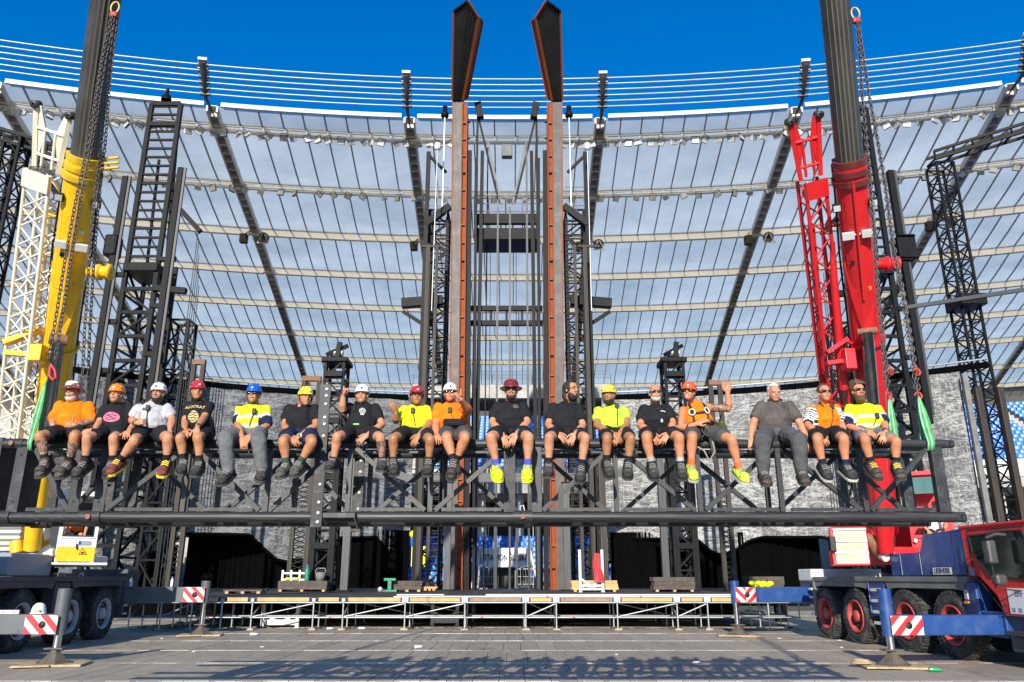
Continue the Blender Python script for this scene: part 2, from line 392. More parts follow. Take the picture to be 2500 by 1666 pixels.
for k in range(-24, 25):      # front rails of the concourse
    a, c2 = k * 0.012, (k + 1) * 0.012 - 0.0012
    mb = MB(); r = 153.6; mb.path([arc(r, a, 4.6), arc(r, a, 5.5), arc(r, a + .0006, 5.62), arc(r, c2 - .0006, 5.62), arc(r, c2, 5.5), arc(r, c2, 4.6)], 0.035, 6)
    mb.build('guard_rail', galv, stand)
mb = MB()
for k in range(0, 11): a = -.06 + .12 * k / 10; p = arc(168.7, a, 20.6); mb.tube(p, p + V(0, 0, 1.1), 0.03, 5)
for z in (21.3, 21.65, 22.0): sweep(mb, [(168.68, z), (168.68, z + .05), (168.73, z + .05), (168.73, z)], -.06, .06, 10)
mb.build('parapet_rail', grey_steel, stand)
# seats: back shell and pan
st_ = MB(); prof = []
for i in range(5):
    t = i / 4; prof.append((0.02 + .10 * t, 0.42 + .42 * t))
for w in (0.21,):
    rows = [[V(x, 0.02 - 0.03 * (1 - (x / w) ** 2) + yy, zz) for x in (-w, -w * .5, 0, w * .5, w)] for yy, zz in ((-.30, .40), (-.02, .40), (0.02, .55), (0.05, .70), (0.03, .82), (0.06, .82), (0.09, .70), (0.06, .36), (-.30, .36))]
    st_.ring_loft(rows, 0, True, False)
seat_me = st_.mesh('seat', seat_blue)
ns = 0; rest = MB()
def place_seat(r, ph, z):
    global ns
    p = arc(r, ph, z); W = Matrix.Translation(p) @ Matrix.Rotation(-ph, 4, 'Z')
    X = p.x / (p.y * .957 + p.z * .291)
    vis = -0.125 < X < 0.125
    if vis and ns < 300: link('seat', seat_me, stand, W); ns += 1
    else:
        n0 = len(rest.v); rest.v.extend(W @ v for v in st_.v); rest.f.extend([[k + n0 for k in f] for f in st_.f]); rest.m.extend(st_.m); rest.sm.extend(st_.sm)
for k in range(8):
    for i in range(-150, 151):
        ph = (i + .5) * 0.5 / 151
        if abs(ph) < 0.07 or ph > 0.17 or -.30 < ph < -.2: place_seat(147.45 + k * .75, ph, 1.0 + k * .42)
for k in range(17):
    for i in range(-150, 151):
        ph = (i + .5) * 0.5 / 158
        if (abs(ph) < 0.07 or ph > 0.17) and i % 17 not in (0, 1): place_seat(153.6 + k * .95, ph, 9.4 + k * .45)
tag(rest.build('seat', seat_blue, stand), kind='stuff')

# ---- translucent stadium roof
pm = bpy.data.materials.new('polycarbonate'); pm.use_nodes = True; nt = pm.node_tree; N = nt.nodes; L = nt.links; N.clear()
out = N.new('ShaderNodeOutputMaterial'); tr = N.new('ShaderNodeBsdfTranslucent'); df = N.new('ShaderNodeBsdfDiffuse'); gl = N.new('ShaderNodeBsdfGlossy'); tp = N.new('ShaderNodeBsdfTransparent')
geo = N.new('ShaderNodeNewGeometry'); oi = N.new('ShaderNodeObjectInfo')
cl = ramp(N, L, noisetex(N, L, geo.outputs['Position'], 0.11, 6, 0.65), [(0.32, (0.60, 0.62, 0.55)), (0.68, (0.97, 0.95, 0.83))])
L.new(cl, tr.inputs['Color']); df.inputs['Color'].default_value = (0.5, 0.5, 0.48, 1); gl.inputs['Roughness'].default_value = 0.22; gl.inputs['Color'].default_value = (0.8, 0.85, 0.9, 1)
tp.inputs['Color'].default_value = (1.0, 0.88, 0.66, 1)
m1 = N.new('ShaderNodeMixShader'); m1.inputs[0].default_value = 0.2; L.new(tr.outputs[0], m1.inputs[1]); L.new(df.outputs[0], m1.inputs[2])
m2 = N.new('ShaderNodeMixShader'); m2.inputs[0].default_value = 0.07; L.new(m1.outputs[0], m2.inputs[1]); L.new(gl.outputs[0], m2.inputs[2])
m3 = N.new('ShaderNodeMixShader'); m3.inputs[0].default_value = 0.19; L.new(m2.outputs[0], m3.inputs[1]); L.new(tp.outputs[0], m3.inputs[2])
L.new(m3.outputs[0], out.inputs['Surface'])
bar_m = mat('glazing_bar', (0.28, 0.27, 0.25), 0.5, 0.3)
beam_m = mat('roof_beam_grey', (0.62, 0.58, 0.52), 0.6, 0.1, 0.2, 1, dirt=(0.08, 0.07, 0.06), dscale=2)
roof = thing('stadium_roof', 'translucent stadium roof of arched glass-like panels on cream purlins', 'roof', (0, YC, 0))
K = 1.15
ROWS = [(y * K, 1.7 + z * K) for y, z in ((45, 28.73), (47.1, 28.58), (55, 28.5), (63.2, 28.43), (71.7, 28.25), (80.5, 27.94), (89.8, 27.62), (99.6, 27.25), (110.8, 26.6), (120, 26.0))]
PH0, DPH = -0.0545, 0.1014
npanel = 0
for r in range(len(ROWS) - 1):
    (ya, za), (yb, zb) = ROWS[r], ROWS[r + 1]; ra, rb = ya - YC, yb - YC
    n = max(9, round((ra + rb) / 2 * DPH / 1.6)); dp = DPH / n
    seg = 2 if r == 0 else 8; sag = 0.04 if r == 0 else 0.085 * (rb - ra)
    pb = MB(); rings = []
    for j in range(seg + 1):
        t = j / seg; rr_ = ra + .25 + (rb - ra - .5) * t; zz = za + (zb - za) * t + 0.45 + (0 if r == 0 else -0.07 * math.sin(math.pi * t ** 1.5))
        rings.append((rr_, zz))
    g = lambda rr_, ph, zz: V(rr_ * math.sin(ph), rr_ * math.cos(ph), zz)
    top = [[g(a, 0.02 / a, z), g(a, dp * (0.5), z + .0), g(a, dp - 0.02 / a, z)] for a, z in rings]
    pb.ring_loft(top, 0, True, False)
    for j in range(seg):      # the glazing bar along one edge
        a, z = rings[j]; a2, z2 = rings[j + 1]
        pb.beam(g(a, 0, z - .05), g(a2, 0, z2 - .05), 0.09, 0.14, (0, 0, 1), 1)
    a, z = rings[-1]; pb.beam(g(a, 0, z - .08), g(a, dp, z - .08), 0.09, 0.10, (0, 0, 1), 1)
    me = pb.mesh('roof_panel', [pm, bar_m]); rest = MB()
    lo, hi = PH0 - 4 * DPH, PH0 + 5 * DPH
    for i in range(9 * n):
        ph = lo + i * dp; Wm = Matrix.Translation((0, YC, 0)) @ Matrix.Rotation(-ph, 4, 'Z')
        p = arc((ra + rb) / 2, ph, za); sx = p.x / (p.y * .957 + p.z * .291)
        if r < 6 and abs(sx) < 0.63 and npanel < 300: link('roof_panel', me, roof, Wm); npanel += 1
        else:
            n0 = len(rest.v); rest.v.extend(Wm @ v for v in pb.v); rest.f.extend([[k + n0 for k in f] for f in pb.f]); rest.m.extend(pb.m); rest.sm.extend(pb.sm)
    if rest.v: tag(rest.build('roof_panel', [pm, bar_m], roof), kind='stuff')
LO, HI = PH0 - 4 * DPH, PH0 + 5 * DPH
for r, (y, z) in enumerate(ROWS):
    rr_ = y - YC; hh, ww = (0.34, 0.2) if r == 0 else ((0.30, 0.35) if r < 3 else (0.62, 0.4))
    for k in range(9):
        a, b2 = LO + k * DPH + 0.6 / rr_, LO + (k + 1) * DPH - 0.6 / rr_
        mb = MB(); z0 = z + (0.45 if r == 0 else 0.0)
        sweep(mb, [(rr_ - ww / 2, z0 - hh / 2), (rr_ - ww / 2, z0 + hh / 2), (rr_ + ww / 2, z0 + hh / 2), (rr_ + ww / 2, z0 - hh / 2)], a, b2, 6)
        if r in (1, 2): sweep(mb, [(rr_ - .55, z0 + .05), (rr_ - .55, z0 + .13), (rr_ - .47, z0 + .13), (rr_ - .47, z0 + .05)], a, b2, 6)
        mb.build('roof_edge_beam' if r == 0 else 'purlin', purlin_m if r else white_paint, roof)
for k in range(10):
    ph = LO + k * DPH; mb = MB()
    for j in range(len(ROWS) - 1):
        (ya, za), (yb, zb) = ROWS[j], ROWS[j + 1]
        for s in (-1, 1):
            p0, p1 = arc(ya - YC, ph, za + .1), arc(yb - YC, ph, zb + .1); t = V(math.cos(ph), -math.sin(ph), 0) * 0.36 * s
            mb.beam(p0 + t, p1 + t, 0.12, 0.5)
        m_ = 2 if j == 0 else 7
        for q in range(m_):
            p = arc(ya - YC, ph, za + .1).lerp(arc(yb - YC, ph, zb + .1), (q + .5) / m_); t = V(math.cos(ph), -math.sin(ph), 0)
            mb.beam(p - t * .4, p + t * .4, 0.10, 0.5)
        mb.beam(arc(ya - YC, ph, za + .36), arc(yb - YC, ph, zb + .36), 0.62, 0.06)
    mb.build('radial_beam', beam_m, roof)
    for j in range(1, len(ROWS)):
        y, z = ROWS[j]; mb = MB(); M_ = Matrix.Rotation(-ph, 3, 'Z'); mb.box(arc(y - YC - .05, ph, z + .02), (1.25, 0.55, 0.5), M_); mb.build('bracket', cream_paint, roof)
    if k in (3, 4, 5, 6, 7):   # twin inspection lamps / loudspeakers at the third purlin
        y, z = ROWS[3]
        c0 = arc(y - YC - .8, ph - .9 / 163, z - 1.0)
        spk = thing('loudspeaker', ['', '', 'black box loudspeaker below roof beam, far left of orange pylons', 'black box loudspeaker below roof beam next to left tower', 'black box loudspeaker below roof beam next to right tower', 'black box loudspeaker below roof beam left of red crane', 'black box loudspeaker below roof beam right of red crane'][k - 1], 'loudspeaker', c0, -ph, 'loudspeakers under the roof')
        MB().cbox(c0.x - .35, c0.x + .35, c0.y - .3, c0.y + .3, c0.z - .5, c0.z + .4, .05).build('cabinet', brown_steel, spk)
        MB().beam(c0 + V(0, 0, .4), c0 + V(0.3, .5, 1.0), .12).build('bracket', galv, spk)
        c1 = arc(y - YC - .8, ph + 1.0 / 163, z - .9)
        hrn = thing('horn_speaker', ['', '', 'pale horn speaker below roof beam, far left of orange pylons', 'pale horn speaker below roof beam next to left tower', 'pale horn speaker below roof beam next to right tower', 'pale horn speaker below roof beam left of red crane', 'pale horn speaker below roof beam right of red crane'][k - 1], 'loudspeaker', c1, -ph, 'horn speakers under the roof')
        MB().lathe(c1 + V(0, .5, .5), (0, -1, -.8), [(0, .12), (.3, .28), (.7, .55), (.75, .55), (.6, .3)], 14).build('horn', dull_grey, hrn)
        mb = MB(); q = [c1 + V(0, -.25, .55), c1 + V(-.55, -.25, -.6), c1 + V(.55, -.25, -.6)]
        for a in range(3): mb.beam(q[a], q[(a + 1) % 3], .07)
        mb.build('bracket', galv, hrn)

# floodlights hanging along the two innermost purlins
fl = MB(); fl.cbox(-.28, .28, -.09, .09, -.5, -.05, .03); fl.bbox(-.24, .24, -.10, -.095, -.47, -.09, 1); fl.beam((-.3, 0, -.25), (-.3, 0, .1), .03); fl.beam((.3, 0, -.25), (.3, 0, .1), .03); fl.beam((-.3, 0, .1), (.3, 0, .1), .04)
fl_me = fl.mesh('floodlight', [dull_grey, lamp_glass])
fl2 = MB(); fl2.cbox(-.28, .28, -.09, .09, -.5, -.05, .03); fl2.bbox(-.24, .24, -.10, -.095, -.47, -.09, 1); fl2.beam((0, 0, -.1), (0, 0, .1), .05)
fl2_me = fl2.mesh('floodlight', [white_paint, galv])
BAY = ['', 'far left bay', 'bay behind yellow boom', 'bay left of pylons', 'bay behind pylons', 'bay right of pylons', 'bay behind red boom', 'far right bay', '']
ORD = 'first second third fourth fifth sixth seventh eighth ninth tenth eleventh twelfth thirteenth fourteenth fifteenth sixteenth seventeenth'.split()
for r, (cnt, lab) in {1: (17, 'innermost'), 2: (11, 'second')}.items():
    y, z = ROWS[r]
    for k in range(1, 8):
        num = 0
        for i in range(cnt):
            ph = LO + (k + (i + .6 + random.uniform(-.2, .2)) / cnt) * DPH
            p = arc(y - YC - .3, ph, z - .22)
            if abs(p.x / (p.y * .957 + p.z * .291)) > .67: continue
            if (r == 1 and k == 4 and i in (4, 5, 6, 7, 8, 9, 10, 11, 12)) : continue
            W = Matrix.Translation(p) @ Matrix.Rotation(-ph + random.uniform(-.9, .9), 4, 'Z') @ Matrix.Rotation(random.uniform(-.2, .9), 4, 'X') @ Matrix.Rotation(random.uniform(-.5, .5), 4, 'Y')
            tag(link('floodlight', fl_me if random.random() < .55 else fl2_me, None, W), '%s small floodlight from the left on the %s purlin, roof %s' % (ORD[num], lab, BAY[k]), 'floodlight', 'floodlights along the roof purlins'); num += 1

# cable ring inside the roof edge
ring = thing('tension_ring', 'bundle of white ring cables stretched above the inner roof edge', 'cable ring', (0, YC, 0))
cab_m = mat('cable_white', (0.42, 0.42, 0.42), 0.4, 0.2, 0.05, 1)
CABS = [(139.1 + .3 * k, 36.0 - .27 * k) for k in range(6)]
for r, z in CABS:
    for k in range(9):
        mb = MB(); mb.path([arc(r, LO + (k + j / 5) * DPH, z) for j in range(6)], 0.048, 6); mb.build('ring_cable', cab_m, ring)
for k in range(10):
    ph = LO + k * DPH
    st = MB()
    st.path([arc(138.9, ph, 36.05), arc(139.6, ph, 35.5), arc(140.8, ph, 34.5), arc(143.2, ph, 34.7)], .2, 6, rs=[.26, .22, .16, .07])
    st.build('strut', carrier_grey, ring)
    st = MB(); M_ = Matrix.Rotation(-ph, 3, 'Z')
    st.box(arc(138.95, ph, 36.25), (.6, .4, .2), M_); st.box(arc(139.4, ph, 35.85), (.65, .4, .2), M_)
    st.build('clamp', white_paint, ring)
    for r, z in CABS:
        st = MB(); st.box(arc(r, ph, z), (.7, .22, .22), M_); st.build('clamp', carrier_grey, ring)

# ---- big crinkled backdrop cloth round the stage
cm, N, L, b = nmat('crinkled_cloth')
uv = N.new('ShaderNodeUVMap'); uv.uv_map = 'cloth'; U = uv.outputs[0]
oi = N.new('ShaderNodeObjectInfo')
def crinkle_glint(vec, scale, lo, hi, dist):  # bright crinkle lines: glints on the folds put into the colour
    n = noisetex(N, L, vec, scale, 3, 0.6, dist)
    s = N.new('ShaderNodeMath'); s.operation = 'SUBTRACT'; L.new(n, s.inputs[0]); s.inputs[1].default_value = 0.5
    a = N.new('ShaderNodeMath'); a.operation = 'ABSOLUTE'; L.new(s.outputs[0], a.inputs[0])
    return ramp(N, L, a.outputs[0], [(lo, 1.0), (hi, 0.0)])
t1 = crinkle_glint(mapping(N, L, U, (0.35, 1.3, 1), (0, 0, 0.1)), 1.1, 0.005, 0.035, 1.0)
t2 = crinkle_glint(mapping(N, L, U, (0.5, 1.6, 1), (0, 0, -0.25)), 2.2, 0.005, 0.035, 1.6)
t3 = crinkle_glint(mapping(N, L, U, (1.5, 0.5, 1), (0, 0, 0.15)), 1.8, 0.005, 0.035, 0.8)
tt = mixc(N, L, 1.0, t1, t2, 'ADD'); tt = mixc(N, L, 0.6, tt, t3, 'ADD')
patch = ramp(N, L, noisetex(N, L, U, 0.35, 3, 0.6), [(0.35, 0.5), (0.65, 1.0)])
tt = mixc(N, L, 1.0, tt, patch, 'MULTIPLY')
base = ramp(N, L, noisetex(N, L, mapping(N, L, U, (0.7, 1.3, 1)), 1.7, 8, 0.75), [(0.3, (0.03, 0.031, 0.033)), (0.5, (0.085, 0.085, 0.087)), (0.74, (0.19, 0.19, 0.185))])
c = mixc(N, L, tt, base, (0.36, 0.36, 0.345))
# sewn grid
bt = N.new('ShaderNodeTexBrick'); L.new(U, bt.inputs['Vector']); bt.offset = 0.0; bt.inputs['Scale'].default_value = 1.0; bt.inputs['Brick Width'].default_value = 0.92; bt.inputs['Row Height'].default_value = 0.92
bt.inputs['Mortar Size'].default_value = 0.018; bt.inputs['Color1'].default_value = bt.inputs['Color2'].default_value = (0, 0, 0, 1); bt.inputs['Mortar'].default_value = (1, 1, 1, 1)
gx = mixc(N, L, 1.0, bt.outputs['Color'], ramp(N, L, noisetex(N, L, U, 1.2, 3), [(0.4, 0.0), (0.6, 0.6)]), 'MULTIPLY')
c = mixc(N, L, gx, c, (0.45, 0.45, 0.43))
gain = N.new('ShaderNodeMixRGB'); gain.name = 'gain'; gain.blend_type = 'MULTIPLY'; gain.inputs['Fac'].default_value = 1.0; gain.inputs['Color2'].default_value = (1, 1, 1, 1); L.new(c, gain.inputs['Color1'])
L.new(gain.outputs[0], b.inputs['Base Color']); b.inputs['Roughness'].default_value = 0.45; b.inputs['Specular IOR Level'].default_value = 0.6
bn = noisetex(N, L, mapping(N, L, U, (0.8, 1.4, 1)), 1.1, 7, 0.65)
bp = N.new('ShaderNodeBump'); bp.inputs['Strength'].default_value = 0.9; bp.inputs['Distance'].default_value = 0.3; L.new(bn, bp.inputs['Height']); L.new(bp.outputs['Normal'], b.inputs['Normal'])
cm_shaded = cm.copy(); cm_shaded.node_tree.nodes['gain'].inputs['Color2'].default_value = (.52, .54, .58, 1)  # same cloth; the left side catches less light, so its colour is darkened
CR, CY, CTOP = 46.2, 6.1, 13.45
def curt(px, y):
    """point of the backdrop's curved surface behind pixel (px, y)"""
    d = _ray(px, y); a = d.x ** 2 + d.y ** 2; bb = -2 * d.y * CY; cc = CY * CY - CR * CR
    k = (-bb + math.sqrt(bb * bb - 4 * a * cc)) / (2 * a)
    return Vector((d.x * k, d.y * k, CAMZ + d.z * k))
def lerp_tab(tab, x):
    for (x0, y0), (x1, y1) in zip(tab, tab[1:]):
        if x0 <= x <= x1: return y0 + (y1 - y0) * (x - x0) / max(1e-6, x1 - x0)
    return tab[0][1] if x < tab[0][0] else tab[-1][1]
def backdrop(name, label, x0, x1, bottom, cm):
    root = thing(name, label, 'backdrop', curt((x0 + x1) / 2, 1440) * 1.0)
    nc, nr = int((x1 - x0) / 5), 34; vs = []; uvs = []
    for i in range(nc + 1):
        px = x0 + (x1 - x0) * i / nc
        yb = lerp_tab(bottom, px); pb_ = curt(px, yb); ang = math.atan2(pb_.x, pb_.y - CY)
        for j in range(nr + 1):
            z = CTOP + (pb_.z - CTOP) * j / nr
            r = CR + 0.10 * noise.noise(V(ang * 22, z * .05, 3)) + 0.06 * noise.noise(V(ang * 40, z * .4, 9)) + 0.03 * noise.noise(V(ang * 90, z * 1.2, 5))
            vs.append(V(r * math.sin(ang), CY + r * math.cos(ang), z)); uvs.append((ang * CR, z))
    fs = [(i * (nr + 1) + j, i * (nr + 1) + j + 1, (i + 1) * (nr + 1) + j + 1, (i + 1) * (nr + 1) + j) for i in range(nc) for j in range(nr)]
    mb = MB(); mb.add(vs, fs, 0, True); o = mb.build('cloth', cm, root)
    ul = o.data.uv_layers.new(name='cloth')
    for lp in o.data.loops: ul.data[lp.index].uv = uvs[lp.vertex_index]
    # dark hem, flown from a pipe
    mb = MB(); A = [math.atan2(curt(x0 + (x1 - x0) * i / 40, 950).x, curt(x0 + (x1 - x0) * i / 40, 950).y - CY) for i in range(41)]
    mb.ring_loft([[V((CR - dr) * math.sin(a), CY + (CR - dr) * math.cos(a), z) for dr, z in ((.03, CTOP - .2), (.10, CTOP - .18), (.10, CTOP + .15), (.03, CTOP + .15))] for a in A], 0, False)
    mb.build('hem', black_cloth, root)
    mb = MB(); mb.path([V((CR + .15) * math.sin(a), CY + (CR + .15) * math.cos(a), CTOP + .38) for a in A], .06, 6); mb.build('pipe', galv, root)
    # thick rolled lower edge
    mb = MB(); mb.path([curt(x0 + (x1 - x0) * i / 80, lerp_tab(bottom, x0 + (x1 - x0) * i / 80)) + V(0, -.12, 0) for i in range(81)], .1, 6); mb.build('rolled_edge', black_cloth, root)
    return root
BL = [(150, 1400), (340, 1400), (375, 1352), (459, 1303), (612, 1306), (640, 1335), (676, 1366), (700, 1372), (745, 1366), (780, 1332), (812, 1314), (922, 1312), (940, 1340), (975, 1372), (1000, 1390)]
BR = [(1482, 1376), (1500, 1368), (1545, 1312), (1552, 1316), (1700, 1316), (1735, 1347), (1760, 1356), (1790, 1347), (1830, 1320), (1862, 1312), (2010, 1312), (2060, 1340), (2120, 1372), (2425, 1400)]
backdrop('stage_backdrop', 'crinkled silver-grey backdrop cloth left of the central towers', 110, 998, BL, cm_shaded)
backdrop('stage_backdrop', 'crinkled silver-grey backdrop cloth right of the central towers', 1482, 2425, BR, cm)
# black drapes closing the openings; near-black colour holds the deep tunnels' shade
def drape(label, x0, x1, y0, y1, Y):
    mb = MB(); n = int((x1 - x0) / 3); vs = []
    for i in range(n + 1):
        px = x0 + (x1 - x0) * i / n; f = .05 * math.sin(px * .55) + .25 * noise.noise(V(px * .3, 1, 2))
        a = at(px, y0, Y); vs += [V(a.x, Y + f, at(px, y0, Y).z), V(a.x, Y + f * 1.3, (at(px, y0, Y).z + at(px, y1, Y).z) / 2), V(a.x, Y + f * 1.6, max(1.06, at(px, y1, Y).z))]
    mb.add(vs, [(i * 3 + j, i * 3 + j + 1, i * 3 + j + 4, i * 3 + j + 3) for i in range(n) for j in range(2)], 0, True)
    o = mb.build('black_drape', black_cloth); tag(o, label, 'drape'); return o
drape('black drape under the far left end of grey backdrop', 110, 436, 1330, 1445, 51.5)
drape('black drape right of blue seats in the left opening', 463, 690, 1295, 1445, 51.5)
drape('black drape in the opening left of the central towers', 690, 1000, 1295, 1445, 51.5)
drape('black drape in the opening right of the central towers', 1490, 1800, 1300, 1445, 51.5)
drape('black drape behind the stage left of the red crane', 1800, 1998, 1300, 1445, 50)
drape('black drape low behind the red crane', 2022, 2430, 1310, 1445, 48)
for lab, xs in (('strip of blue stadium seats between black drapes left of stage', (438, 461)), ('strip of blue stadium seats between black drapes beside red crane', (2000, 2020))):
    a, c2 = at(xs[0], 1440, 52.5), at(xs[1], 1440, 52.5); root = thing('seat_block', lab, 'seats', ((a.x + c2.x) / 2, 52.5, 1.05))
    mb = MB(); 
    for k in range(9): mb.bbox(a.x - .4, c2.x + .4, 52.6 + k * .5, 53.1 + k * .5, 1.0, 1.1 + k * .42)
    mb.build('steps', concrete, root)
    for k in range(9):
        for i in range(2): link('seat', seat_me, root, Matrix.Translation((a.x + .1 + i * .5, 52.85 + k * .5, 1.1 + k * .42 - .25)))

# ---- stage platform on scaffolding
deck = thing('stage_platform', 'low black stage platform on galvanised scaffolding with timber front edge', 'stage', (0, 28, 0))
deck_m = mat('deck_black', (0.03, 0.028, 0.027), 0.65, 0, 0.4, 1, dirt=(0.10, 0.095, 0.09), dscale=1.2)
DZ, DY = 1.05, 28.0
dx0, dx1 = at(290, 1459, DY).x, at(1960, 1459, DY).x
px_std = [312, 388, 463, 537, 611, 762, 835, 987, 1134, 1284, 1359, 1509, 1656, 1731, 1880, 1955]
xs = [atz(p, 1539, 0).x * DY / atz(p, 1539, 0).y for p in px_std]
i = 0; x = dx0
while x < dx1 - .1:
    x2 = min(dx1, x + 2.44)
    for yy in range(8):
        y = DY + .05 + yy * 2.44; MB().bbox(x + .004, x2 - .004, y, y + 2.43, DZ - .11 + random.uniform(-.004, .004), DZ).build('deck_panel', deck_m, deck)
    x = x2
wsheet = mat('white_sheet', (0.72, 0.70, 0.66), 0.6, 0, 0.06, 2, dirt=(0.5, 0.45, 0.4), dscale=3)
e0 = at(960, 1455, 28).x
for k, (a, bx, y0, y1) in enumerate(((e0, 1.2, 28.1, 29.3), (1.25, 4.4, 28.1, 29.4), (4.45, 8.2, 28.1, 29.2), (-1.0, 8.6, 31.0, 32.2), (-4.4, -2.6, 31.2, 32.0))):
    MB().bbox(a, bx, y0, y1, DZ + .003, DZ + .03).build('white_edge_sheet', wsheet, deck)
wood2 = mat('reddish_timber', (0.26, 0.17, 0.11), 0.7, 0, 0.25, 3)
for k in range(len(xs) - 1):     # timber fascia boards
    MB().cbox(xs[k] + .16, xs[k + 1] - .16, DY - .05, DY, DZ - .135, DZ - .005 if xs[k] < e0 else DZ - .02, .006).build('fascia_board', wood2 if k in (8, 10) else wood, deck)
for x in xs:
    w_ = .11 if x > e0 - .2 else .06; MB().cbox(x - w_, x + w_, DY - .06, DY + .02, DZ - .14, DZ + (.0 if x > e0 else -.03), .01).build('joint_cover', white_paint if x > e0 - .2 else galv, deck)
random.seed(3)
redtape = red_plain
for row, Y in enumerate((DY - .02, DY + 1.07, DY + 2.16, DY + 4.3, DY + 6.4, DY + 9, DY + 12)):
    for k, x0 in enumerate(xs):
        x = x0 + (0 if row == 0 else random.uniform(-.06, .06))
        if row > 2 and k % 2: continue
        rodt('standard', V(x, Y, .06), V(x, Y, DZ - .14), .026, galv, deck)
        rodt('jack_plate', V(x, Y, .06), V(x, Y, .005), .05, galv, deck)
        MB().bbox(x - .12, x + .12, Y - .09, Y + .09, .004, .05).build('sole_board', ply if row == 0 else dark_wood, deck)
        for z in (.4, DZ - .17): rodt('rosette', V(x, Y, z - .012), V(x, Y, z + .012), .06, galv, deck)
    for k in range(len(xs) - 1):
        for z in ((.4, DZ - .17) if row < 3 else (DZ - .2,)):
            rodt('ledger', V(xs[k], Y, z), V(xs[k + 1], Y, z), .024, galv, deck)
for k in (1, 4, 6, 7, 9, 11, 12):
    rodt('brace', V(xs[k], DY + .02, .42), V(xs[k + 1], DY + .02, DZ - .2), .022, galv, deck)
    rodt('brace', V(xs[k], DY + 2.2, DZ - .2), V(xs[k + 1], DY + 2.2, .42), .022, galv, deck)
for k, x in enumerate(xs):
    for z in (.4, DZ - .17): rodt('transom', V(x, DY, z), V(x, DY + 6.4, z), .022, galv, deck)
    if k % 2 == 0: rodt('brace', V(x, DY, .42), V(x, DY + 1.07, DZ - .2), .022, galv, deck)
for k in (2, 5, 8, 10):
    rodt('red_tape', V(xs[k] + .55, DY - .02, .4), V(xs[k] + .63, DY - .02, .4), .027, redtape, deck)
# black lower structure deep under the platform
for k in range(7): MB().bbox(-17 + k * 4.6, -16.6 + k * 4.6, 33 + (k % 3), 33.3 + (k % 3), 0, .95).build('inner_post', black_steel, deck)
mb = MB(); mb.bbox(-20, dx1, 36.2, 36.4, 0.0, .98); mb.build('masking_skirt', black_cloth, deck)
# ================================================================== STAGE TOWERS
TZ = 1.06
def lattice(root, c, w, d, z0, z1, step, chord, brace, m, faces='fblr', zig=True, tube=False, chord_name='chord'):
    """four-chord lattice mast between z0 and z1; every member an object of its own"""
    c = Vector(c); sh = 'tube8' if tube else 'bar'
    cs = [V(c.x - w / 2, c.y - d / 2, 0), V(c.x + w / 2, c.y - d / 2, 0), V(c.x + w / 2, c.y + d / 2, 0), V(c.x - w / 2, c.y + d / 2, 0)]
    for p in cs: rod(chord_name, p + V(0, 0, z0), p + V(0, 0, z1), chord, m, root, shape=sh)
    n = max(1, round((z1 - z0) / step)); dz = (z1 - z0) / n
    F = {'f': (0, 1), 'r': (1, 2), 'b': (2, 3), 'l': (3, 0)}
    for k in range(n):
        za, zb = z0 + k * dz, z0 + (k + 1) * dz
        for f in faces:
            i, j = F[f]
            rod('rung', cs[i] + V(0, 0, za), cs[j] + V(0, 0, za), brace, m, root, shape=sh)
            if zig: a, b_ = (cs[i], cs[j]) if k % 2 else (cs[j], cs[i]); rod('diagonal', a + V(0, 0, za), b_ + V(0, 0, zb), brace, m, root, shape=sh)
    for f in faces: i, j = F[f]; rod('rung', cs[i] + V(0, 0, z1), cs[j] + V(0, 0, z1), brace * 1.3, m, root, shape=sh)
    return cs

corr = mat('corrugated_sheet', (0.10, 0.10, 0.098), 0.5, 0.2, 0.2, 1.5, dirt=(0.2, 0.19, 0.18), dscale=1.5)
corr_shaded = mat('dark_corrugated_sheet', (0.02, 0.021, 0.022), 0.5, 0.2, 0.3, 1)  # same sheet; the overhang's shade is put into the colour
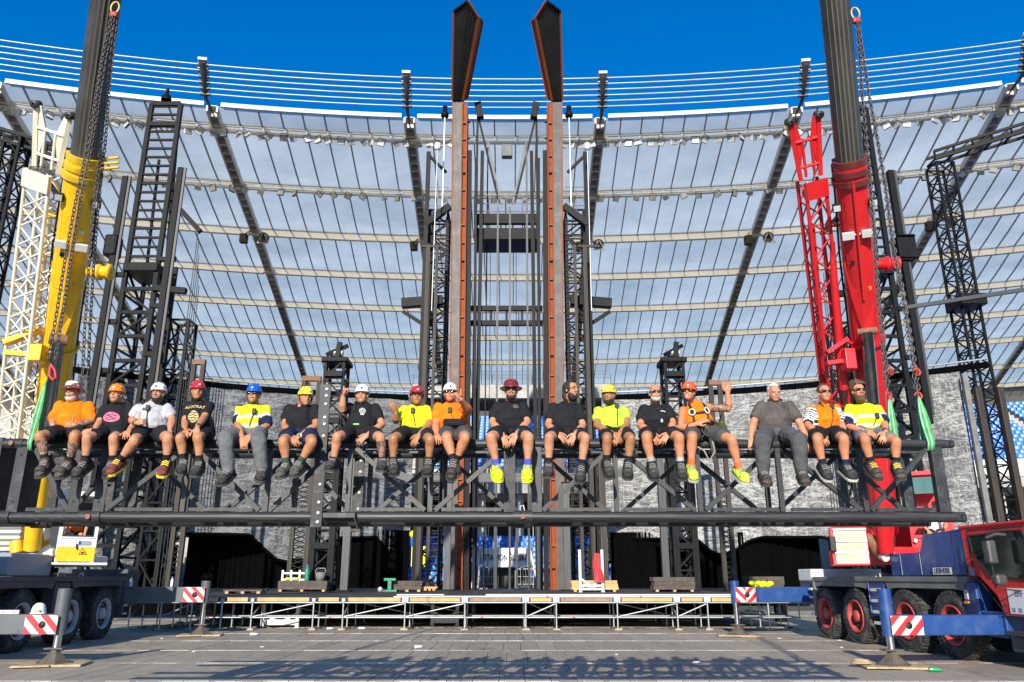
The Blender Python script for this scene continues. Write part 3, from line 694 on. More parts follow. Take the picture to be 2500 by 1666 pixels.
# ---- the two tall orange pylons with bent heads
def pylon(side, label):
    """side -1 left, 1 right; the inner flank shows orange steel"""
    Y = 44.0
    xo, xi = 3.42, 2.72; dxr = -.6 if side > 0 else 0.0
    def X(t): return side * t + dxr
    root = thing('orange_pylon', label, 'pylon', (X((xo + xi) / 2), Y, TZ))
    zk = 31.3
    def prof(z):      # outer edge, inner edge of the front, and forward lean of the axis with height
        t = (z - TZ) / (zk - TZ)
        return xo + .42 * t, xi + .22 * t
    # corrugated front: ribs as real folds
    def front(zs, fo, fi, fy, m, name):
        mb = MB(); n = 28; rings = []
        for z in zs:
            a, b_ = fo(z), fi(z); y = fy(z); r = []
            for i in range(n + 1):
                t = i / n; r.append(V(X(a + (b_ - a) * t), y - (.09 if (i % 4) in (1, 2) else 0), z))
            rings.append(r)
        mb.ring_loft(rings, 0, False, False); return mb.build(name, m, root)
    zs = [TZ + (zk - TZ) * k / 4 for k in range(5)]
    seams = [TZ, 11.2, 19.8, 26.3, zk]
    for a, b_ in zip(seams, seams[1:]):
        front([a + .004, b_ - .004], lambda z: prof(z)[0] - .03, lambda z: prof(z)[1] + .29, lambda z: Y, corr, 'corrugated_front')
    def bar(name, p, q, w, h, m=orange_steel): 
        return rod(name, p, q, w, m, root, h=h, up=(0, 1, 0))
    o0, o1 = V(X(prof(TZ)[0]), Y, TZ), V(X(prof(zk)[0]), Y, zk)
    bar('flange', o0 + V(0, .2, 0), o1 + V(0, .2, 0), .09, .55)
    for dx, dy, w, h in ((.28, .08, .07, .3), (.0, .75, .07, 1.5)):
        bar('flange', V(X(prof(TZ)[1] + dx), Y + dy, TZ), V(X(prof(zk)[1] + dx), Y + dy, zk), w, h)
    mb = MB(); bx = .22
    mb.add([V(X(prof(z)[1] + dx), Y + .12, z) for z in (TZ, zk) for dx in (.27, .0)], [(0, 1, 3, 2)]); mb.build('web_plate', orange_steel, root)
    bar('flange', V(X(prof(TZ)[1] - .02), Y + .02, TZ), V(X(prof(zk)[1] - .02), Y + .02, zk), .07, .28)
    nst = 24
    for k in range(nst):
        z = TZ + 1.1 + k * (zk - TZ - 1.4) / nst; a = prof(z)[1]
        MB().bbox(X(a + .03), X(a + .25), Y - .02, Y + .12, z - .035, z + .035).build('stiffener', rust if k % 5 else black_steel, root)
        MB().bbox(X(a - .05), X(a - .20), Y + .3, Y + .45, z + .25, z + .33).build('lug', black_steel, root)
    rod('rail', V(X(xi - .25), Y + .3, TZ), V(X(xi + .0), Y + .3, 27.9), .28, black_steel, root)
    rod('rail', V(X(xi - .62), Y + .5, TZ), V(X(xi - .40), Y + .5, 27.5), .16, black_steel, root)
    # head: leans out over the stage, wide then pointed
    base = [V(X(prof(zk)[0]), Y, zk), V(X(prof(zk)[1]), Y, zk)]
    def hp(px, py, lean): # image point of the left head mirrored for the right one
        d = at(px, py, Y - lean); return V(d.x * (-side) + dxr, d.y, d.z)
    A = hp(1104, 246, 0); B = hp(1130, 246, 0); C = hp(1108, 30, 4.2); D = hp(1142, 5, 4.9); E = hp(1168, 46, 4.0); Eb = hp(1178, 52, 2.9); Bb = hp(1140, 242, -.4); Ab = A + V(0, 1.2, .2); Cb = C + V(0, 1.2, .3); Db = D + V(0, 1.2, .3)
    # ribbed underside, its shade painted dark; the ribs run up the head
    mb = MB(); n = 36; rings = []
    def top_at(t): return C.lerp(D, t / .5) if t < .5 else D.lerp(E, (t - .5) / .5)
    for q in range(13):
        f = q / 12; rings.append([A.lerp(B, i / n).lerp(top_at(i / n), f) + V(0, -.06 if i % 4 in (1, 2) else 0, 0) for i in range(n + 1)])
    mb.ring_loft(rings, 0, False, False); mb.build('head_underside', corr_shaded, root)
    def quad(name, q, m=orange_steel):
        mb = MB(); mb.prism(q, V(0, .03, 0)); return mb.build(name, m, root)
    quad('head_flank', [B, E, Eb, Bb]); quad('head_flank', [A, C, Cb, Ab])
    quad('head_cap', [C, D, Db, Cb], black_steel); quad('head_cap', [D, E, Eb, Db])
    quad('head_back', [Ab, Cb, Db, Eb, Bb])
    for p, q, w in ((B, E, .14), (A, C, .12), (E, Eb, .1), (D, E, .14), (C, D, .14), (Bb, Eb, .16)): rod('head_edge', p + V(0, -.05, 0), q + V(0, -.05, 0), w, orange_steel if (p is not C and q is not D) else black_steel, root)
    return root
pylon(-1, 'left of two tall orange steel pylons with bent dark head')
pylon(1, 'right of two tall orange steel pylons with bent dark head')

# ---- black lift tower standing between and beside the pylons
pole_dark = mat('blue_black_steel', (.025, .029, .033), .45, .2, .3, 3, spec=.3)
tw = thing('lift_tower', 'black steel lift tower frame between the orange pylons', 'tower', (0, 46, TZ))
for s in (-1, 1):
    cs = lattice(tw, (s * 4.35, 46.0, 0), 1.15, 1.6, TZ, 24.2, 1.0, .18, .085, black_steel)
    rod('chord', V(s * 5.05, 44.6, TZ), V(s * 5.05, 44.6, 28.0), .26, black_steel, tw); rod('chord', V(s * 4.72, 44.4, TZ), V(s * 4.72, 44.4, 20.5), .16, black_steel, tw)
    rod('chord', V(s * 1.75, 45, TZ), V(s * 1.6, 45, 28.3), .22, black_steel, tw); rod('chord', V(s * 2.0, 45.2, TZ), V(s * 1.95, 45.2, 32.0), .14, black_steel, tw)
    rod('chord', V(s * 1.30, 46.5, TZ), V(s * 1.30, 46.5, 29.5), .08, black_steel, tw)
    # raking struts at the top
    rod('raking_strut', V(s * 1.95, 45.2, 31.2), V(s * .5, 45.6, 24.9), .13, black_steel, tw); rod('raking_strut', V(s * 1.3, 45.4, 29.4), V(s * .35, 45.6, 24.8), .10, grey_steel, tw)
    rod('head_block', V(s * 1.75, 45, 30.8), V(s * 1.95, 45, 31.9), .45, black_steel, tw)
    rod('gantry_arm', V(s * 5.05, 44.6, 27.8), V(s * 3.9, 44.7, 26.6), .16, black_steel, tw); rod('gantry_arm', V(s * 5.1, 44.6, 22.9), V(s * 3.6, 44.7, 24.2), .4, black_steel, tw)
    for z in (24.2, 24.9, 25.5): rod('guard_rail', V(s * 5.0, 44.6, z), V(s * 3.7, 44.6, z), .04, grey_steel, tw)
    for x in (5.0, 4.4, 3.8): rod('guard_post', V(s * x, 44.6, 23.4), V(s * x, 44.6, 25.6), .04, grey_steel, tw)
    rod('side_platform', V(s * 6.4, 44.8, 17.7), V(s * 3.9, 44.8, 17.9), .55, black_steel, tw); rod('side_platform', V(s * 6.3, 44.8, 17.2), V(s * 5.1, 44.8, 16.4), .2, black_steel, tw)
    rod('spotlight_post', V(s * 4.05, 44.3, 24), V(s * 4.05, 44.3, 30.6), .05, galv, tw)
    MB().lathe((s * 4.05, 44.3, 30.4), (0, 0, 1), [(0, .05), (.05, .26), (.3, .26), (.34, .16), (.8, .16), (.85, .05)], 10).build('spotlight', black_steel, tw)
    # ladders on the outer face
    for z in [TZ + .35 * k for k in range(62)]: rodt('ladder_rung', V(s * 3.62, 45.05, z), V(s * 4.2, 45.05, z), .022, grey_steel, tw, 6)
for x in (-.57, .2, 1.28):
    rod('guide_pole', V(x * 1.0 - .0, 45.2, TZ), V(x, 45.2, 24.4 if x < 1 else 29), .12, pole_dark, tw)
MB().cbox(-2.1, 2.1, 45.3, 47.5, 22.2, 23.0, .04).build('catwalk', black_steel, tw); MB().cbox(-2.1, 2.1, 45.2, 45.5, 23.25, 23.95, .04).build('catwalk_beam', black_steel, tw)
for k in range(6): rod('catwalk_joist', V(-1.9 + k * .76, 45.4, 23), V(-1.9 + k * .76, 45.4, 23.3), .1, black_steel, tw)
for z in (24.2, 24.75, 25.35): rod('guard_rail', V(-2.1, 45.4, z), V(2.1, 45.4, z), .04, grey_steel, tw)
for k in range(9): rod('guard_post', V(-2.1 + k * .52, 45.4, 23.9), V(-2.1 + k * .52, 45.4, 25.4), .04, grey_steel, tw)
for z in (17.55, 16.6): rod('cross_beam', V(-2.2, 45.3, z), V(2.2, 45.3, z), .3, black_steel, tw, h=.3)
for k in range(5): rod('cross_post', V(-1.9 + k * .95, 45.35, 16.7), V(-1.9 + k * .95, 45.35, 17.5), .14, black_steel, tw)
rod('cross_beam', V(-5.2, 45.2, 7.2), V(5.2, 45.2, 7.2), .3, grey_steel, tw, h=.5)
for s in (-1, 1): rod('cross_beam', V(s * 2.2, 45.6, 6.0), V(s * 6.8, 45.6, 7.6), .3, grey_steel, tw, h=.42)
for k in (1, 4): rodt('hoist_rope', V(-1.6 + k * .55, 46.2, TZ), V(-1.6 + k * .55, 46.2, 22.2), .018, black_steel, tw, 6)
MB().cbox(-.35, .35, 45.2, 45.7, 28.1, 29.0, .08).build('work_light', dull_grey, tw)
rod('lamp_bar', V(-.1, 45.4, 29.0), V(-.1, 52, 32.6), .06, black_steel, tw)

tw.location.x -= .33
# ---- single props beside the tower
def prop(label, px, ytop, Y, w, m, lamp=False, ybot=1443):
    b_, t = atz(px, ybot, TZ), None
    x = at(px, ybot, Y).x; zt = at(px, ytop, Y).z
    r = thing('prop_post', label, 'post', (x, Y, TZ), 0, 'prop posts beside the central towers')
    rod('shaft', V(x, Y, TZ + .06), V(x, Y, zt), w, m, r, h=w)
    MB().bbox(x - w, x + w, Y - w, Y + w, TZ, TZ + .06).build('base_plate', black_steel, r)
    MB().bbox(x - w * .7, x + w * .7, Y - w * .7, Y + w * .7, zt, zt + .04).build('head_plate', black_steel, r)
    if lamp:
        rodt('lamp_pole', V(x + .3, Y, zt - 4.2), V(x + .35, Y, zt + 6.5), .035, galv, r)
        MB().lathe((x + .35, Y, zt + 6.4), (0, 0, 1), [(0, .06), (.1, .22), (.45, .2), (.5, .08)], 10).build('spotlight', white_paint, r)
        rod('cross_bar', V(x - .4, Y, zt - .1), V(x + .9, Y, zt - .1), .14, brown_steel, r)
    return r
prop('tall brown post with white lamp pole, outer left of the towers', 1018, 598, 43, .22, brown_steel, True)
prop('tall brown post close left of the left pylon', 1042, 598, 42.6, .17, brown_steel)
prop('tall brown post with white lamp pole, outer right of the towers', 1452, 598, 43, .22, brown_steel, True)
prop('tall brown post close right of the right pylon', 1424, 598, 42.6, .17, brown_steel)
prop('dark worn post on stage left of the towers', 840, 1090, 40, .36, grey_steel)
prop('dark post with peeling paint on stage right of the towers', 1628, 1090, 40, .34, grey_steel)
prop('reddish brown post at the inner edge of right backdrop', 1478, 1100, 42, .34, brown_steel)
prop('grey post standing in front of the left pylon base', 1090, 1180, 41.5, .34, grey_steel)
prop('grey post standing in front of the right pylon base', 1386, 1180, 41.5, .34, grey_steel)
prop('slim grey post left of the white stadium board', 1208, 1240, 42.5, .13, pole_dark)
prop('slim grey post right of centre on the white stadium board', 1262, 1240, 42.5, .13, pole_dark)
prop('slim grey post at the right end of white stadium board', 1315, 1240, 42.5, .13, pole_dark)

# ---- lattice towers across the stage
def mast(label, pxl, pxr, ybot, ytop, Y, d, step, chord, brace, m=black_steel, head=True, tube=False):
    a, c2 = at(pxl, ybot, Y), at(pxr, ybot, Y); w = c2.x - a.x; z1 = at((pxl + pxr) / 2, ytop, Y).z
    r = thing('lattice_tower', label, 'tower', ((a.x + c2.x) / 2, Y, TZ))
    lattice(r, ((a.x + c2.x) / 2, Y + d / 2, 0), w, d, TZ, z1, step, chord, brace, m, tube=tube)
    return r, (a.x + c2.x) / 2, w, z1
for lab, l, r_, in (('small black lattice tower with winch head behind the man in yellow helmet', 757, 805), ('small black lattice tower with winch head behind the man waving', 1655, 1702)):
    t, cx, w, z1 = mast(lab, l, r_, 1420, 880, 40, 1.2, 1.0, .15, .085)
    MB().cbox(cx - w / 2 - .2, cx + w / 2 + .2, 39.8, 41.4, z1 - .1, z1 + .15, .03).build('head_frame', black_steel, t)
    rod('head_arm', V(cx - w / 2, 40, z1 + .3), V(cx + w / 2 + .1, 40.3, z1 + .9), .2, black_steel, t); rod('head_arm', V(cx + .1, 40, z1 + .1), V(cx + .2, 40, z1 + 1.0), .25, black_steel, t)
    rodt('pulley', V(cx - .3, 40.2, z1 + .45), V(cx + .35, 40.2, z1 + .45), .2, galv, t)
    for z in (12.0, 9.5, 6.6, 3.2): rod('platform_edge', V(cx - w / 2, 39.9, z), V(cx + w / 2, 39.9, z), .28, black_steel, t)
    for s in (-1, 1): rod('leg_sleeve', V(cx + s * w / 2, 39.95, TZ), V(cx + s * w / 2, 39.95, 8.0), .3, black_steel, t)
# brown goal-shaped frames
for lab, l, r_, yt in (('brown goal-shaped frame with red top behind the white helmet man', 408, 432, 885), ('brown goal-shaped frame beside the small lattice tower on the left', 703, 742, 925), ('brown goal-shaped frame beside the small lattice tower on the right', 1772, 1796, 935)):
    Y = 41; a, c2 = at(l, 1435, Y), at(r_, 1435, Y); zt = at(l, yt, Y).z
    r = thing('steel_portal', lab, 'frame', ((a.x + c2.x) / 2, Y, TZ))
    for x in (a.x, c2.x): rod('upright', V(x, Y, TZ), V(x, Y, zt), .22, brown_steel, r)
    rod('top_bar', V(a.x - .1, Y, zt), V(c2.x + .1, Y, zt), .26, rust, r)
    n = 22
    for k in range(n):
        z0, z1 = TZ + (6.6 - TZ) * k / n, TZ + (6.6 - TZ) * (k + 1) / n; s = 1 if k % 2 else -1; xm, h = (a.x + c2.x) / 2, (c2.x - a.x) / 2
        rod('lacing', V(xm - s * h, Y, z0), V(xm + s * h, Y, z1), .05, black_steel, r); rod('lacing', V(xm + s * h, Y + .2, z0), V(xm - s * h, Y + .2, z1), .05, black_steel, r)
# tall ladder towers at the sides
def ladder_tower(label, px0, px1, ytop, Y, side):
    a, c2 = at(px0, 935, Y), at(px1, 935, Y); w = abs(c2.x - a.x); cx = (a.x + c2.x) / 2; zt = at(px0, ytop, Y).z
    r = thing('ladder_tower', label, 'tower', (cx, Y, TZ))
    f0 = V(cx - w / 2, Y, 0); f1 = V(cx + w / 2, Y, 0)
    for p in (f0, f1): rod('chord', p + V(0, 0, TZ), p + V(0, 0, zt), .26, black_steel, r)
    zlad = TZ + (zt - TZ) * .62
    z = TZ + .8; k = 0
    while z < zlad:
        rod('rung', f0 + V(0, 0, z), f1 + V(0, 0, z), .2, black_steel, r)
        if k % 3 != 2: p, q = (f0, f1) if k % 2 else (f1, f0); rod('diagonal', p + V(0, 0, z), q + V(0, 0, z + 1.5), .13, black_steel, r)
        z += 1.5; k += 1
    while z < zt:
        rod('rung', f0 + V(0, 0, z), f1 + V(0, 0, z), .13, black_steel, r); z += .62
    for z in (zlad, zt - 1.5, zt): rod('rung', f0 + V(0, 0, z), f1 + V(0, 0, z), .3, black_steel, r)
    b0, b1 = f0 + V(0, 2.4, 0), f1 + V(0, 2.4, 0)
    for p in (b0, b1): rod('chord', p + V(0, 0, TZ), p + V(0, 0, zlad + 1), .22, black_steel, r)
    z = TZ
    k = 0
    while z < zlad - .5:
        for p, q in ((f0, b0), (f1, b1)):
            rod('diagonal', (p if k % 2 else q) + V(0, 0, z), (q if k % 2 else p) + V(0, 0, z + 1.7), .12, black_steel, r); rod('rung', p + V(0, 0, z), q + V(0, 0, z), .12, black_steel, r)
        rod('diagonal', (b0 if k % 2 else b1) + V(0, 0, z), (b1 if k % 2 else b0) + V(0, 0, z + 1.7), .12, black_steel, r)
        z += 1.7; k += 1
    rod('back_stay', V(cx + .3, Y + 2.4, zlad + 1), V(cx + w / 2 - .1, Y + .1, zt - .5), .16, black_steel, r); rod('back_stay', V(cx - w / 4, Y + 1.5, zlad), V(cx, Y + .1, zt - 4), .14, black_steel, r)
    # guide rails in front, joined by collars
    for s, z0, z1 in ((-1, zlad - 10.5, zlad + 6.0), (1, zlad - 9.5, zlad + 6.6)):
        x = cx + s * (w / 2 + .75)
        rod('guide_rail', V(x, Y - .3, z0), V(x, Y - .3, z1), .34, black_steel, r); rod('guide_rail', V(x + .28, Y - .35, z0 + .5), V(x + .28, Y - .35, z1), .14, grey_steel, r)
        for k in range(4): z = z0 + 1 + k * 3; rod('collar', V(cx + s * w / 2, Y - .1, z), V(x + s * .3, Y - .1, z), .26, black_steel, r)
    rod('outrigger_arm', V(cx + side * (w / 2 + .8), Y - .2, zlad + 4.0), V(cx + side * (w / 2 + 2.4), Y - .2, zlad + 2.3), .3, black_steel, r)
    rod('outrigger_arm', V(cx + side * w / 2, Y - .2, zlad - 1.4), V(cx + side * (w / 2 + 2.0), Y - .2, zlad - 1.6), .35, black_steel, r)
    MB().cbox(cx - side * (w / 2 + 1.35), cx - side * (w / 2 + .55), Y - .6, Y + .3, zlad + .6, zlad + 2.0, .15).build('hoist_motor', black_steel, r)
    MB().cbox(cx - w / 2 - .1, cx + w / 2 + .1, Y - .3, Y + 2.2, zlad - .3, zlad + .25, .04).build('carriage', black_steel, r)
    MB().lathe((cx, Y - .1, zt + .2), (0, 0, 1), [(0, .35), (.3, .3), (.5, .12), (.9, .1)], 8).build('head_pulley', black_steel, r)
    # second, slimmer mast behind, with cables
    lattice(r, (cx + side * (w / 2 + 1.3), Y + 1.6, 0), 1.1, 1.2, TZ, zlad - 3, 1.5, .17, .09, black_steel)
    for k in range(5): rodt('cable', V(cx + side * (w / 2 + 2.0 + .18 * k), Y + .4, TZ), V(cx + side * (w / 2 + 2.0 + .12 * k), Y + .4, zlad + 3 - k), .025, black_plain, r, 6)
    return r
ladder_tower('tall black ladder tower right of the yellow crane boom', 266, 345, 255, 44, 1)
ladder_tower('tall black ladder tower right of the red crane boom', 2150, 2215, 265, 44, -1)
# slim mast with a side arm at the far right
t, cx, w, z1 = mast('slim black lattice mast with horizontal arm at the far right', 2432, 2480, 1222, 395, 44, 1.2, .95, .13, .07)
lattice_arm = [V(cx - w / 2, 44, z1 + .2), V(cx + 9, 41, z1 + 2.2)]
for dz in (0, .55):
    rod('arm_chord', lattice_arm[0] + V(0, 0, dz), lattice_arm[1] + V(0, 0, dz), .16, black_steel, t); rod('arm_chord', lattice_arm[0] + V(0, 1.0, dz), lattice_arm[1] + V(0, 1.0, dz), .16, black_steel, t)
for k in range(10):
    p = lattice_arm[0].lerp(lattice_arm[1], k / 9); q = lattice_arm[0].lerp(lattice_arm[1], min(1, (k + 1) / 9))
    rod('arm_lacing', p, p + V(0, 0, .55), .1, black_steel, t); rod('arm_lacing', p, p + V(0, 1, 0), .1, black_steel, t); rod('arm_lacing', p, q + V(0, 0, .55), .07, black_steel, t)
rod('boom_arm', V(cx - 4.2, 43.6, 17.0), V(cx + 6, 43.2, 18.5), .22, grey_steel, t); MB().cbox(cx - .8, cx + .7, 43.4, 45.3, 17.2, 17.9, .05).build('carriage', black_steel, t)
for s in (-1, 1): rod('lower_leg', V(cx + s * (w / 2 + .1), 43.8, TZ), V(cx + s * (w / 2 + .1), 43.8, 12.2), .34, brown_steel, t)
MB().bbox(cx - w / 2 - .9, cx - w / 2 - .6, 43.6, 43.8, 1.1, 13).build('white_strip', dull_grey, t)
# dark horizontal lattice arm at the far left
p0, p1 = at(-60, 322, 42), at(222, 408, 44)
t = thing('lighting_truss', 'dark horizontal lattice arm high at the far left edge', 'truss', p0); 
for dz in (0, .7):
    for dy in (0, .9): rod('chord', p0 + V(0, dy, dz), p1 + V(0, dy, dz), .2, black_steel, t)
for k in range(11):
    p = p0.lerp(p1, k / 10); q = p0.lerp(p1, min(1, (k + 1) / 10)); rod('lacing', p, p + V(0, 0, .7), .12, black_steel, t); rod('lacing', p, p + V(0, .9, 0), .12, black_steel, t); rod('lacing', p + V(0, 0, .7), q, .08, black_steel, t)
lattice(t, (p0.x + 2, 43.0, 0), 1.0, 1.0, TZ, p0.z, 1.3, .16, .08, black_steel)

# ---- name board and things between the towers
bd = thing('name_board', 'white board reading STADION SLASKI between the pylons', 'sign', at(1232, 1385, 52))
a, c2 = at(1176, 1385, 52), at(1290, 1338, 52)
mb = MB(); mb.prism([V(a.x, 51.9, a.z), V(c2.x, 51.9, a.z), V(c2.x, 52.2, c2.z), V(a.x, 52.2, c2.z)], V(0, .06, 0)); mb.build('panel', white_plain, bd)
lettering('lettering', 'STADION ŚLĄSKI', .56, V((a.x + c2.x) / 2, 52.02 - .03, (a.z + c2.z) / 2 - .02), (1, 0, 0), (0, .24, 1), black_plain, bd, sx=.62, bold=.012)
for x, s in ((a.x - .05, -1), (c2.x + .05, 1)):
    mb = MB(); mb.beam(V(x, 52, c2.z + .1), V(x + s * .6, 52, 1.05), .12); mb.build('side_leg', white_paint, bd)
    MB().beam(V(x, 52.2, c2.z + .1), V(x + s * .3, 54.5, 1.05), .1).build('side_leg', white_paint, bd)
MB().bbox(a.x - .1, c2.x + .1, 53.2, 53.4, 1.05, a.z).build('dark_backing', black_plain, bd)
for k, (x0, x1) in enumerate(((1160, 1210), (1258, 1316))):
    p, q = at(x0, 1438, 50), at(x1, 1438, 50); r = thing('crowd_barrier', ['white tubular barrier left under the stadium board', 'white tubular barrier right under the stadium board'][k], 'barrier', ((p.x + q.x) / 2, 50, TZ), 0, 'barriers under the board')
    MB().path([V(p.x, 50, TZ), V(p.x, 50, 2.1), V(p.x + .1, 50, 2.2), V(q.x - .1, 50, 2.2), V(q.x, 50, 2.1), V(q.x, 50, TZ)], .03, 6).build('frame', galv, r)
    for j in range(1, 9): x = p.x + (q.x - p.x) * j / 9; rodt('bar', V(x, 50, 1.3), V(x, 50, 2.18), .014, galv, r, 6)
    for z in (1.3, 1.75): rodt('rail', V(p.x, 50, z), V(q.x, 50, z), .02, galv, r, 6)
yel = mat('yellow_panel', (0.8, 0.72, 0.02), 0.5, 0, 0.08, 2); bl2 = mat('bin_blue', (0.02, 0.12, 0.5), 0.5)
def panel_thing(name, label, cat, x0, x1, y0, y1, Y, m, d=.08):
    a, c2 = at(x0, y1, Y), at(x1, y0, Y); o = MB().cbox(a.x, c2.x, Y, Y + d, a.z, c2.z, .02).build(name, m); return tag(o, label, cat)
panel_thing('yellow_barrier', 'bright yellow barrier panel left of the left pylon', 'barrier', 1003, 1041, 1334, 1384, 48, yel)
panel_thing('yellow_barrier', 'dull yellow crate stack right of the right pylon', 'barrier', 1436, 1468, 1334, 1412, 48, mat('yellow_dull', (0.5, 0.45, 0.03), 0.6, 0, .3, 3), .6)
t = thing('waste_bin', 'blue bin with yellow bag above the yellow barrier', 'bin', at(1012, 1334, 49)); p = at(1012, 1333, 49)
MB().lathe(p, (0, 0, 1), [(0, .24), (.5, .3)], 14, cap=True).build('bin', bl2, t); MB().ball(p + V(0, 0, .68), (.36, .3, .26), 10).build('bag', yel, t)
# ================================================================== MOBILE CRANES
def clip_poly(poly, x0, x1, y0, y1):
    for ax, val, sg in ((0, x0, 1), (0, x1, -1), (1, y0, 1), (1, y1, -1)):
        out = []
        for i in range(len(poly)):
            p, q = poly[i], poly[(i + 1) % len(poly)]; dp, dq = (p[ax] - val) * sg, (q[ax] - val) * sg
            if dp >= 0: out.append(p)
            if dp * dq < 0: t = dp / (dp - dq); out.append((p[0] + (q[0] - p[0]) * t, p[1] + (q[1] - p[1]) * t))
        poly = out
        if not poly: return []
    return poly
def hazard(parent, o, x, z, w, h, nrm, slant=1, chevron=False):
    """red and white striped plate: o = lower left corner, x / z in-plane axes"""
    x, z, nrm = Vector(x).normalized(), Vector(z).normalized(), Vector(nrm).normalized()
    P = lambda a, b_, d: o + x * a + z * b_ + nrm * d
    mb = MB(); mb.prism([P(0, 0, .002), P(w, 0, .002), P(w, h, .002), P(0, h, .002)], nrm * .008); pl = mb.build('striped_plate', white_plain, parent)
    sp = w / 2.0
    for k in range(-3, 5):
        for half in ((0, w / 2, -1), (w / 2, w, 1)) if chevron else ((0, w, slant),):
            a = k * sp; sl = half[2]
            poly = [(a, 0), (a + sp * .5, 0), (a + sp * .5 + sl * h, h), (a + sl * h, h)]
            poly = clip_poly(poly, half[0], half[1], 0, h)
            if len(poly) > 2: mb = MB(); mb.prism([P(a_, b_, .012) for a_, b_ in poly], nrm * .003); mb.build('red_stripe', red_plain, pl)
    mb = MB(); mb.lathe(P(w * .55, h * .5, .013), nrm, [(0, 0.001), (.0, h * .19), (.006, h * .19), (.006, .001)], 18); mb.build('round_hole', black_plain, pl)
    return pl
disc_m = mat('wheel_disc_dark', (.05, .02, .018), .7, 0, .3, 6)
def wheel(parent, c, ax, m_rim):
    """c: centre of the outer face, ax: outward axis"""
    c, ax = Vector(c), Vector(ax).normalized(); w = .42
    mb = MB(); o = c - ax * w
    mb.lathe(o, ax, [(.03, .40), (.0, .52), (.02, .63), (.07, .69), (.13, .705), (w - .13, .705), (w - .07, .69), (w - .02, .63), (w - .0, .52), (w - .03, .42), (w - .10, .40), (.03, .40)], 40)
    f = frame(o, o + ax)
    for k in range(36):
        a = 2 * math.pi * k / 36
        for s, off in ((0, 0), (1, .09)):
            d = f[1] * math.cos(a + off) + f[2] * math.sin(a + off); t = ax.cross(d)
            M_ = Matrix((ax, t, d)).transposed(); mb.box(o + ax * (.12 + s * .19) + d * .705, (.16, .07, .04), M_)
    for k in range(48): # shoulder lugs
        a = 2 * math.pi * k / 48; d = f[1] * math.cos(a) + f[2] * math.sin(a); t = ax.cross(d); mb.box(o + ax * (w - .055) + d * .672, (.07, .035, .05), Matrix((ax, t, d)).transposed())
    wh = mb.build('wheel', rubber, parent)
    mb = MB(); mb.lathe(c, ax, [(-.03, .42), (.005, .43), (.01, .40), (-.06, .375), (-.10, .36)], 28); mb.build('rim', m_rim, wh)
    mb = MB(); mb.lathe(c, ax, [(-.10, .36), (-.17, .30), (-.17, .10)], 28); mb.build('wheel_disc', disc_m, wh)
    mb = MB(); mb.lathe(c, ax, [(-.15, .16), (-.02, .15), (.01, .12), (.012, .001)], 16)
    for k in range(10):
        a = 2 * math.pi * k / 10; d = f[1] * math.cos(a) + f[2] * math.sin(a); mb.tube(c + d * .25 - ax * .14, c + d * .25 - ax * .10, .02, 6)
    mb.build('hub', m_rim, wh)
    return wh

def boom_frame(p0, p1): return frame(p0, p1, (0, 0, 1))
def boom_section(p0, p1, w, h, n_side=6):
    """rounded trough profile: flat top, rounded underside"""
    o, x, y, z, L = boom_frame(p0, p1); prof = []
    for i in range(13): a = math.pi + math.pi * i / 12; prof.append((math.cos(a) * w / 2, math.sin(a) * h * .5 - h * .05))
    prof += [(w / 2, h * .30), (w * .38, h * .45), (-w * .38, h * .45), (-w / 2, h * .30)]
    return [[o + x * a + y * b_ + z * t for a, b_ in prof] for t in (0, L)]
dark_boom = mat('boom_inner_sections', (0.06, 0.057, 0.052), 0.45, 0.2, 0.25, 1.2, dirt=(0.02, 0.02, 0.018), dscale=2.5, damt=0.7)
def solve_t(f, y):
    lo, hi = 0.0, 1.6
    for _ in range(40):
        m = (lo + hi) / 2; p = f(m); d = p.y * _c + (p.z - CAMZ) * _s; py = 833 - FPX * ((p.z - CAMZ) * _c - p.y * _s) / d
        if py > y: lo = m
        else: hi = m
    return lo
